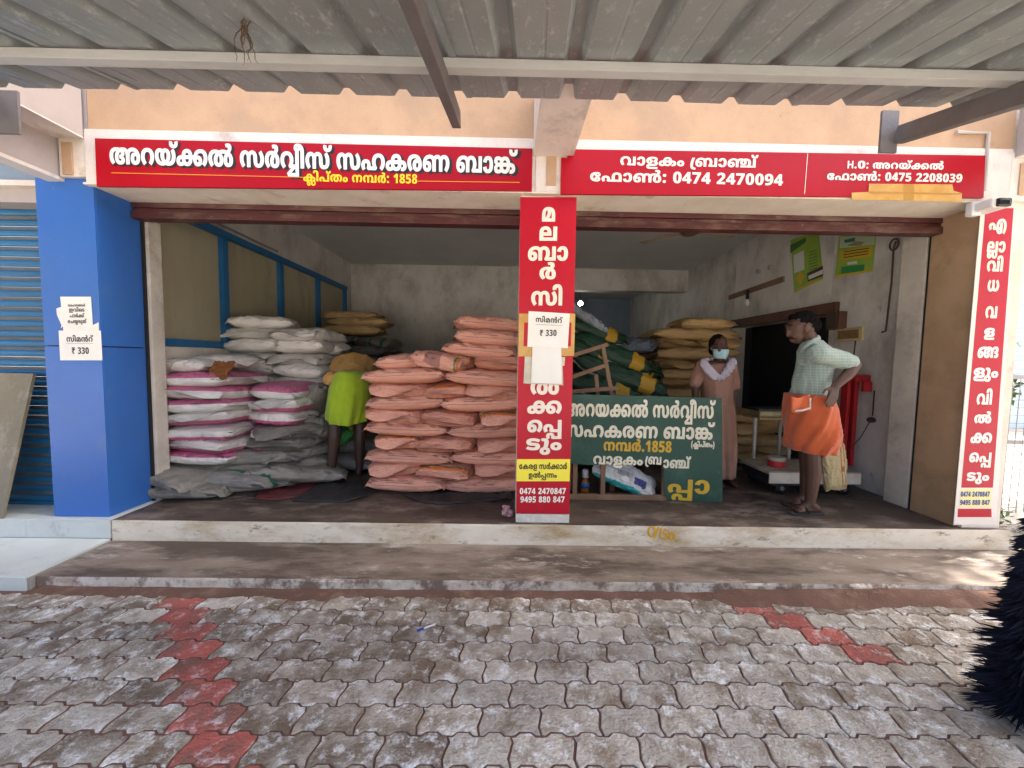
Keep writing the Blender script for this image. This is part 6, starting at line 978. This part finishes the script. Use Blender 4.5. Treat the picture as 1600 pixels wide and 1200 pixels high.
for i in range(33):
    t = i / 32; xa, xb, y = interp(tab, t); a, b = B_(xa, y), B_(xb, y); rings.append((((a.x + b.x) / 2, BY + .05 - .03 * t, a.z, .016 * t), (b.x - a.x) / 2, .21 + .04 * sin(pi * min(1, t * 1.1))))
lime = mat('lime_cloth', (.30, .44, .012), (.24, .36, .01), 5, .85, bump=.1, bscale=90, sheen=.2)
o = obj('lungi', loft(rings, 84, True, lambda t, a: .034 * t * (.5 - abs(sin(a * 3.5 + 1))) + .022 * t * (.5 - abs(sin(a * 7 + 1.5 * t))) + .006 * noise.noise(Vector((cos(a) * 3, sin(a) * 3, t * 5)))), lime, bp, True); md = o.modifiers.new('t', 'SOLIDIFY'); md.thickness = .004
a = zfloor(B_(513, 750, -.06), .009); bm = bmesh.new(); hull(bm, a + Vector((.02, -.05, 0)), (.04, .035, .009), a + Vector((-.05, .15, 0)), (.045, .04, .009)); obj('sandal', bm, MATS['sandal_dark'], bp, True)
p = B_(520, 683, .35); sack(band_mat('yellow_green_bag', sack_base((.45, .42, .14), (.36, .36, .10), .4), [((('X', -.1, .3),), (.03, .26, .05))]), p.x + .05, p.y, p.z, .45, .34, .16, rz=.6, ry=-.5, v=2, name='printed_bag', cat='bag', label='yellow and green printed bag behind the bending person\'s legs')

# ------------------------------------------------------------------ platform scale
ps = thing('platform_scale', 'platform weighing scale with red column and worn white platform on wheels', 'scale', (2.9, 3.75, ZP))
redp = mat('red_scale_paint', (.36, .012, .018), (.28, .012, .016), 6, .4, c4=(.08, .02, .02), c4scale=14, c4at=.7)
x0, x1 = onY(1178, 745, 3.95).x, 3.36
BX('platform', mat('worn_white_plate', (.42, .37, .29), (.30, .25, .19), 5, .6, c4=(.1, .07, .05), c4scale=8, c4at=.6), ps, 2.48, x1, 3.55, 4.05, .41, .44, .004)
BX('platform_edge', mat('chipped_white', (.62, .58, .48), (.5, .46, .38), 8), ps, 2.48, x1 - .01, 3.535, 3.549, .33, .43, .003)
BX('chassis', plain('scale_black', (.02, .02, .022), .6), ps, 2.52, x1 - .04, 3.56, 4.02, .30, .409, .004)
for x in (2.62, 3.22):
    for y in (3.58, 3.98): bm = bmesh.new(); tube(bm, [(x, y - .022, ZP + .055), (x, y + .022, ZP + .055)], .055, 20); o = obj('wheel', bm, black, ps, True); bm = bmesh.new(); tube(bm, [(x, y - .026, ZP + .055), (x, y + .026, ZP + .055)], .02, 12); obj('hub', bm, steel_g, o)
cx = onY(1331, 650, 3.80).x
BX('column', redp, ps, cx - .06, cx - .025, 3.80, 3.88, .44, 1.33, .005); BX('column', redp, ps, cx + .005, cx + .045, 3.79, 3.88, .44, 1.34, .005)
p = onY(1395, 595, 3.6)
BX('beam_box', redp, ps, cx - .06, min(p.x, 3.55), 3.72, 3.79, 1.30, 1.36, .004)
BX('weigh_beam', plain('dark_iron', (.04, .035, .035), .5, metal=.6), ps, cx + .06, 3.55, 3.70, 3.718, 1.215, 1.24); BX('beam_end', redp, ps, 3.46, 3.54, 3.69, 3.72, 1.20, 1.30, .003)
bm = bmesh.new(); tube(bm, [(3.535, 3.66, 1.215), (3.535, 3.66, .97)], .006, 6); obj('hook_rod', bm, MATS['dark_iron'], ps)
bm = bmesh.new(); bmesh.ops.create_icosphere(bm, subdivisions=2, radius=.035, matrix=Matrix.Translation((3.525, 3.66, .93)) @ Matrix.Diagonal((1.1, 1, .8, 1))); obj('poise_weight', bm, MATS['dark_iron'], ps, True)
bm = bmesh.new(); tube(bm, [(3.51, 3.66, .91), (3.45, 3.68, .75), (3.36, 3.72, .60), (3.33, 3.75, .47)], .004, 5); obj('cord', bm, black, ps)
# handle frame and small table behind
tb = thing('trolley_rack', 'pale tube trolley rack with shelf behind the scale', 'rack', (2.45, 4.2, ZP)); tubem = mat('pale_tube', (.45, .45, .40), (.36, .36, .32), 6, .5)
for a in ((1178, 4.05), (1217, 4.25), (1233, 4.05)):
    X = onY(a[0], 700, a[1]).x; bm = bmesh.new(); tube(bm, [(X, a[1], ZP), (X, a[1], .88)], .018, 10); obj('leg', bm, tubem, tb, True)
xa, xb = onY(1176, 672, 4.1).x, onY(1240, 672, 4.1).x
BX('shelf', mat('yellowed_shelf', (.36, .27, .10), (.26, .20, .08), 5), tb, xa, xb, 4.0, 4.3, .865, .89, .003); BX('scale_tray', plain('tray_black', (.02, .02, .02), .5), tb, xa, xb + .02, 4.02, 4.28, .955, .98, .003); BX('packet', mat('packet_cream', (.42, .38, .22), (.3, .26, .12), 12, .4), tb, xa + .04, xb - .08, 4.05, 4.25, .891, .954, .012)
bm = bmesh.new(); X = onY(1231, 640, 4.0).x; tube(bm, [(X, 3.98, .9), (X - .01, 3.98, 1.15), (X + .04, 3.98, 1.25), (X + .12, 3.98, 1.27)], .012, 8); obj('handle', bm, tubem, tb, True)
tn = thing('paint_tin', 'small red and cream tin on the scale platform', 'tin', tuple((onY(1213, 728, 3.75).x, 3.75, .441)))
bm = bmesh.new(); p = Vector(tn.location); tube(bm, [p + Vector((0, 0, .0)), p + Vector((0, 0, .06))], .075, 24); obj('tin_body', bm, plain('tin_red', (.42, .02, .03), .4), tn, False)
bm = bmesh.new(); tube(bm, [p + Vector((0, 0, .0605)), p + Vector((0, 0, .095))], .0755, 24); obj('tin_rim', bm, mat('tin_cream', (.45, .42, .34), (.36, .33, .27), 8), tn, False)

# ------------------------------------------------------------------ things on the right wall
def quadX(name, px4, X, m, parent=None, t=.003):
    P = [onX(x, y, X) for x, y in px4]; bm = bmesh.new()
    prism(bm, [(p.y, p.z) for p in P], lambda y, z: (X, y, z), lambda y, z: (X + t, y, z)); return obj(name, bm, m, parent)
XW = XR - .006
lime_p = mat('poster_green', (.20, .34, .03), (.27, .40, .05), 3, .5); wp = plain('poster_white', (.58, .60, .55), .5); yl = plain('poster_yellow', (.50, .36, .02), .5); dg_ = plain('poster_dark_green', (.03, .15, .03), .5); mr = plain('poster_maroon', (.05, .018, .02), .5)
q1 = tag(quadX('poster', ((1235, 375), (1279, 360), (1286, 436), (1241, 457)), XW, lime_p), 'lime green poster with white panel and yellow diamond on right wall', 'poster')
quadX('print_block', ((1240, 399), (1256, 391), (1257, 421), (1241, 427)), XW - .001, wp, q1, .0008); quadX('print_block', ((1234.5, 383), (1259, 371), (1259, 378), (1235, 396)), XW - .001, dg_, q1, .0008); quadX('print_block', ((1261, 427), (1285.5, 415), (1286, 431), (1262, 440)), XW - .001, mr, q1, .0008); quadX('print_block', ((1243, 436), (1250, 425), (1257, 431), (1251, 446)), XW - .001, yl, q1, .0008); quadX('print_block', ((1242, 453), (1286, 433), (1286, 436), (1241, 457)), XW - .0012, yl, q1, .0008); quadX('print_block', ((1263, 431), (1285.5, 421), (1285.5, 428), (1263.5, 437)), XW - .0018, wp, q1, .0006)
for k in range(7): quadX('print_line', ((1264, 394 + k * 4.6), (1276 + (k % 3), 390 + k * 4.6), (1276 + (k % 3), 391.2 + k * 4.6), (1264, 395.2 + k * 4.6)), XW - .001, dg_, q1, .0006)
q2 = tag(quadX('poster', ((1311, 369), (1369, 366), (1363, 424), (1304, 434)), XW, lime_p), 'green and yellow poster nearer the jamb on right wall', 'poster')
quadX('print_block', ((1313, 392), (1363, 384), (1361, 401), (1312, 407)), XW - .001, yl, q2, .0008); quadX('print_block', ((1315, 417), (1351, 413), (1350, 423), (1314, 428)), XW - .001, plain('poster_mid_green', (.02, .22, .06), .5), q2, .0008); quadX('print_block', ((1324, 410), (1339, 407.5), (1339, 412), (1324, 414)), XW - .001, wp, q2, .0008); quadX('print_block', ((1313, 370), (1368, 366), (1366, 382), (1312, 388)), XW - .0007, plain('poster_pale', (.42, .52, .32), .5), q2, .0006); quadX('print_block', ((1323, 384), (1337, 377), (1351, 378), (1344, 384)), XW - .0013, plain('poster_fish', (.25, .22, .14), .5), q2, .0006); quadX('print_block', ((1319, 375), (1336, 371), (1336, 377), (1320, 380)), XW - .0013, plain('poster_teal', (.02, .18, .11), .5), q2, .0006); quadX('print_block', ((1305, 430), (1362, 421), (1362, 424), (1304, 434)), XW - .0012, yl, q2, .0008)
for k in range(3): quadX('print_line', ((1318, 393 + k * 4.4), (1358 - k, 387 + k * 4.4), (1358 - k, 388.4 + k * 4.4), (1318, 394.4 + k * 4.4)), XW - .0019, mr, q2, .0006)
bt_ = thing('lamp_batten', 'wooden batten with unlit bulb on the right wall', 'lamp', tuple(onX(1180, 450, XR)))
a, b = onX(1141, 465, XR), onX(1226, 436, XR); bm = beam(bmesh.new(), a + Vector((-.015, 0, 0)), b + Vector((-.015, 0, 0)), .03, .07); obj('batten', bm, wood, bt_)
p = onX(1168, 462, XR - .05); bm = bmesh.new(); tube(bm, [p + Vector((0, 0, .08)), p + Vector((0, 0, -.05))], [.02, .024], 10); obj('holder', bm, black, bt_, True)
bm = bmesh.new(); tube(bm, [p + Vector((0, 0, z)) for z in (-.05, -.08, -.12, -.15, -.165)], [.014, .02, .034, .026, .006], 14); obj('bulb', bm, plain('bulb_glass', (.6, .62, .6), .15), bt_, True)
for px, py in ((1186, 424), (1205, 418)): p = onX(px, py, XR - .01); bm = bmesh.new(); tube(bm, [p, p + Vector((-.03, 0, 0))], .035, 14); tag(obj('ceiling_rose', bm, plain('rose_grey', (.30, .30, .29), .5)), 'round grey wall socket above the batten, %s of two' % ('left' if px < 1190 else 'right'), 'socket', 'round sockets above the batten')
bm = bmesh.new(); pts = [onX(1400, 377, XR - .02), onX(1396, 388, XR - .02), onX(1393, 440, XR - .02), onX(1386, 500, XR - .02), onX(1384, 517, XR - .02), onX(1378, 519, XR - .02)]
tube(bm, pts, .008, 6); c = onX(1397, 382, XR - .02); tube(bm, [c + Vector((0, .04 * cos(t), .05 * sin(t))) for t in [k * pi / 8 for k in range(17)]], .008, 6)
tag(obj('hanging_rod', bm, plain('rust_iron', (.09, .05, .04), .7)), 'rusty iron rod with ring hanging on right wall', 'rod')
mb = thing('switch_box', 'dark wooden meter box on the right wall', 'box', tuple(onX(1312, 500, XR)))
a, b = onX(1304, 492, XR), onX(1323, 514, XR); BX('case', wood_d, mb, XR - .09, XR - .001, b.y, a.y, b.z, a.z + .02, .006); BX('cover', mat('box_brown', (.07, .04, .03), (.05, .03, .02), 6, .4), mb, XR - .105, XR - .091, b.y + .02, a.y - .02, b.z + .02, a.z, .004)
a, b = onX(1311, 514, XR), onX(1350, 532, XR); sb = thing('switch_board', 'cream switch board with brown panel on the right wall', 'switch', tuple(a))
BX('board', mat('cream_board', (.50, .42, .22), (.42, .35, .18), 6), sb, XR - .03, XR - .001, b.y, a.y, b.z, a.z, .004); BX('panel', mat('brown_panel', (.22, .13, .05), (.17, .10, .04), 20), sb, XR - .036, XR - .031, b.y + .03, a.y - .03, b.z + .025, a.z - .025)
bm = bmesh.new(); p = onX(1337, 532, XR - .01); tube(bm, [p, p + Vector((0, .01, -.15)), p + Vector((0, -.02, -.4))], .006, 5); obj('wire', bm, black, sb)
# lit bulb in the back room
lb = thing('hanging_bulb', 'lit bare bulb hanging in the dark back room', 'bulb', tuple(onY(907, 474, 8.6))); p = Vector(lb.location)
bm = bmesh.new(); bmesh.ops.create_uvsphere(bm, u_segments=16, v_segments=10, radius=.048, matrix=Matrix.Translation(p)); obj('bulb', bm, plain('lit_bulb', (1, .97, .9), .3, emit=22), lb, True)
bm = bmesh.new(); tube(bm, [p + Vector((0, 0, .05)), (p.x, p.y, ZC)], .006, 6); obj('flex', bm, black, lb); bm = bmesh.new(); tube(bm, [p + Vector((0, 0, .04)), p + Vector((0, 0, .11))], .022, 10); obj('holder', bm, black, lb)

# ------------------------------------------------------------------ right edge: wire fence, plants, far shed, tree, added shade tree
fc = thing('wire_fence', 'grey welded wire mesh fence right of the right column', 'fence', (5.2, 3.6, 0)); wm = plain('fence_wire', (.30, .29, .27), .5, metal=.4)
YFn = 3.6; zt_ = onY(1580, 592, YFn).z
for k in range(30): X = 4.05 + .075 * k; obj('wire', tube(bmesh.new(), [(X, YFn, .05), (X, YFn, zt_)], .0035, 5), wm, fc)
for k in range(18): z = .1 + k * .075; obj('wire', tube(bmesh.new(), [(3.9, YFn + .006, z), (6.3, YFn + .006, z)], .0035, 5), wm, fc) if z < zt_ else None
obj('rail', box(bmesh.new(), 3.86, 6.3, YFn - .018, YFn + .018, zt_, zt_ + .04, .003), mat('fence_rail', (.36, .34, .34), (.3, .28, .28), 5, .5), fc); obj('rail', box(bmesh.new(), 3.86, 6.3, YFn + .01, YFn + .03, .72, .76, .003), MATS['fence_rail'], fc)
bs = thing('metal_shed', 'pale blue ribbed metal wall beyond the fence', 'shed', (11, 9, 0)); shm = mat('pale_blue_sheet', (.55, .68, .74), (.50, .63, .70), 3, .4)
BX('wall_sheet', shm, bs, 7.5, 16, 9.3, 9.4, -.03, 5.2)
for k in range(40): BX('rib', shm, bs, 7.5, 16, 9.26, 9.299, .6 + k * .11, .6 + k * .11 + .045)
def leaf_cloud(name, cx, cy, cz, rx, ry, rz, n, size, m, parent, seed):
    r = random.Random(seed); bm = bmesh.new(); blobs = [(Vector((r.uniform(-1, 1) * rx * .65, r.uniform(-1, 1) * ry * .65, r.uniform(-1, 1) * rz * .65)), r.uniform(.3, .55)) for _ in range(14)]
    for k in range(n):
        b, s = r.choice(blobs); d = Vector((r.gauss(0, 1), r.gauss(0, 1), r.gauss(0, 1))).normalized() * r.uniform(.6, 1) * s
        p = Vector((cx, cy, cz)) + b + Vector((d.x * rx, d.y * ry, d.z * rz)); q = Vector((r.gauss(0, 1), r.gauss(0, 1), r.gauss(0, .6))).normalized(); t = q.cross(Vector((r.gauss(0, 1), r.gauss(0, 1), r.gauss(0, 1)))).normalized(); L = size * r.uniform(.6, 1.3)
        bm.faces.new([bm.verts.new(p + v) for v in (-q * L, t * L * .4, q * L, -t * L * .4)])
    return obj(name, bm, m, parent)
leafm = mat('tree_leaves', (.055, .11, .022), (.035, .075, .016), 4, .55, bump=0, spec=.3)
tr = thing('tree', 'dark green leafy tree beyond the wire fence', 'tree', (6.6, 6.4, 0))
bm = bmesh.new(); tube(bm, [(6.6, 6.4, -.05), (6.65, 6.4, .8), (6.6, 6.45, 1.6), (6.7, 6.4, 2.4)], [.11, .09, .07, .03], 10); tube(bm, [(6.62, 6.4, 1.1), (6.2, 6.2, 1.6), (5.9, 6.1, 2.0)], [.05, .035, .02], 8); tube(bm, [(6.62, 6.43, 1.4), (7.1, 6.5, 1.9), (7.4, 6.6, 2.2)], [.045, .03, .02], 8); obj('trunk', bm, mat('bark', (.10, .075, .055), (.07, .05, .04), 8, .9), tr, True)
leaf_cloud('crown', 6.6, 6.4, 1.55, 1.5, 1.0, .85, 4200, .06, leafm, tr, 3)
added_tree = thing('tree', 'added unseen tree shading the ground right of the fence', 'tree', (6.5, 3.9, 0))  # added out of view to shade the ground beyond the right column
bm = bmesh.new(); tube(bm, [(6.5, 3.9, -.05), (6.45, 3.9, 1.5), (6.5, 3.95, 3.0), (6.4, 3.9, 4.4)], [.16, .13, .10, .04], 10); tube(bm, [(6.47, 3.9, 2.6), (5.8, 3.6, 3.5), (5.3, 3.5, 4.1)], [.07, .05, .02], 8); tube(bm, [(6.48, 3.93, 2.9), (7.2, 4.2, 3.7)], [.06, .03], 8); obj('trunk', bm, MATS['bark'], added_tree, True)
leaf_cloud('crown', 6.4, 3.9, 4.3, 1.8, 1.7, 1.3, 5200, .09, leafm, added_tree, 17)
for k, (x, y, h) in enumerate(((4.15, 3.35, .22), (4.32, 3.3, .28), (4.5, 3.42, .2), (4.75, 3.3, .25))):
    pl = thing('weed_plant', 'small green weed at the fence foot, %s from the column' % ['first', 'second', 'third', 'fourth'][k], 'plant', (x, y, -.03), 0, 'weeds at the fence foot')
    leaf_cloud('leaves', x, y, h * .5, .10, .10, h * .45, 90, .035, mat('weed_leaves', (.08, .17, .03), (.05, .12, .02), 5, .5, bump=0), pl, k)
    bm = bmesh.new(); tube(bm, [(x, y, -.03), (x + .01, y, h * .8)], .005, 5); obj('stem', bm, plain('stem_green', (.06, .1, .03), .7), pl)
r = random.Random(8); bm = bmesh.new()
for k in range(420):
    x, y = r.uniform(3.88, 5.2), r.uniform(2.4, 3.5); a = r.uniform(0, 6.3); s = r.uniform(.01, .035); z = -.03 + r.uniform(.002, .012)
    bm.faces.new([bm.verts.new((x + s * cos(a + q), y + s * .5 * sin(a + q), z + r.uniform(0, .01))) for q in (0, 1.6, 3.1, 4.7)])
tag(obj('leaf_litter', bm, mat('dry_leaves', (.16, .11, .06), (.10, .08, .05), 9, .9)), 'dry leaf litter on the earth by the fence', 'litter', kind='stuff')
# litter on the soil and paving
rs = random.Random(31)
for k, (px, py) in enumerate(((1340, 874), (1500, 912), (1545, 917), (1390, 923), (1440, 905), (1240, 905))):
    p = onZ(px, py, ZS if py < 900 else .0); bm = bmesh.new(); n = 7; a0 = rs.uniform(0, 6); s = rs.uniform(.03, .07); zz = (ZS + .004) if py < 900 else .032
    top = [bm.verts.new((p.x + s * cos(a0) * q / n - s * .18 * sin(a0) * e, p.y + s * sin(a0) * q / n + s * .18 * cos(a0) * e, zz + .008 * abs(sin(q * 1.3)) + rs.uniform(0, .004))) for e in (-1, 1) for q in range(n + 1)]
    for q in range(n): bm.faces.new((top[q], top[q + 1], top[n + 2 + q], top[n + 1 + q]))
    tag(obj('paper_scrap', bm, paper), 'small white paper scrap, %s' % ['on the apron beside the plinth', 'largest on the heaped soil', 'nearest the duster on the soil', 'at the soil foot beside the paving', 'in the middle of the heaped soil', 'at the left end of the heaped soil'][k], 'litter', 'paper scraps at the shop front')
pn = thing('ballpoint_pen', 'white and blue pen lying on the paving left of centre', 'pen', tuple(onZ(662, 983, .004))); p = Vector(pn.location) + Vector((0, 0, .004))
bm = bmesh.new(); tube(bm, [p, p + Vector((.055, .035, 0))], .005, 8); obj('barrel', bm, plain('pen_white', (.7, .7, .7), .3), pn, True); bm = bmesh.new(); tube(bm, [p, p + Vector((-.03, -.019, 0))], .0056, 8); obj('cap', bm, plain('pen_blue', (.02, .04, .3), .3), pn, True)
# navy fringed duster standing at the right edge
fp = onZ(1592, 1128, 0); fd = thing('fringed_duster', 'dark navy fluffy fringed duster standing on the paving at the right edge', 'duster', (fp.x, fp.y, 0)); r = random.Random(12)
bx, by = onY(1622, 1000, fp.y).x, fp.y
bm = bmesh.new(); tube(bm, [(bx, by, .0), (bx, by, 1.15)], [.03, .028], 10); obj('handle', bm, plain('navy_core', (.004, .006, .02), .7), fd, True)
navy = mat('navy_fibre', (.006, .010, .030), (.003, .004, .012), 20, .85, bump=0)
bm = bmesh.new()
for tier in range(10):
    z0 = .06 + tier * .085; rad = .185 - .0125 * tier
    for k in range(520):
        a = r.uniform(0, 2 * pi); l = rad * r.uniform(.65, 1.08) * (1 + .18 * sin(a * 5 + tier)); dz_ = r.uniform(-.05, .012); d = Vector((cos(a), sin(a), 0)); p = Vector((bx, by, z0 + .03 + r.uniform(-.010, .010))); e = p + d * l + Vector((0, 0, dz_ - .03)); s = Vector((-sin(a), cos(a), r.uniform(-.4, .4))) * r.uniform(.004, .009); m_ = (p + e) / 2 + Vector((0, 0, .012))
        e.z = max(e.z, .004); m_.z = max(m_.z, .006)
        q = [bm.verts.new(v) for v in (p - s, p + s, m_ + s, e, m_ - s)]; bm.faces.new(q)
tag(obj('fringe', bm, navy, fd), kind='stuff')
bpy.context.view_layer.update()
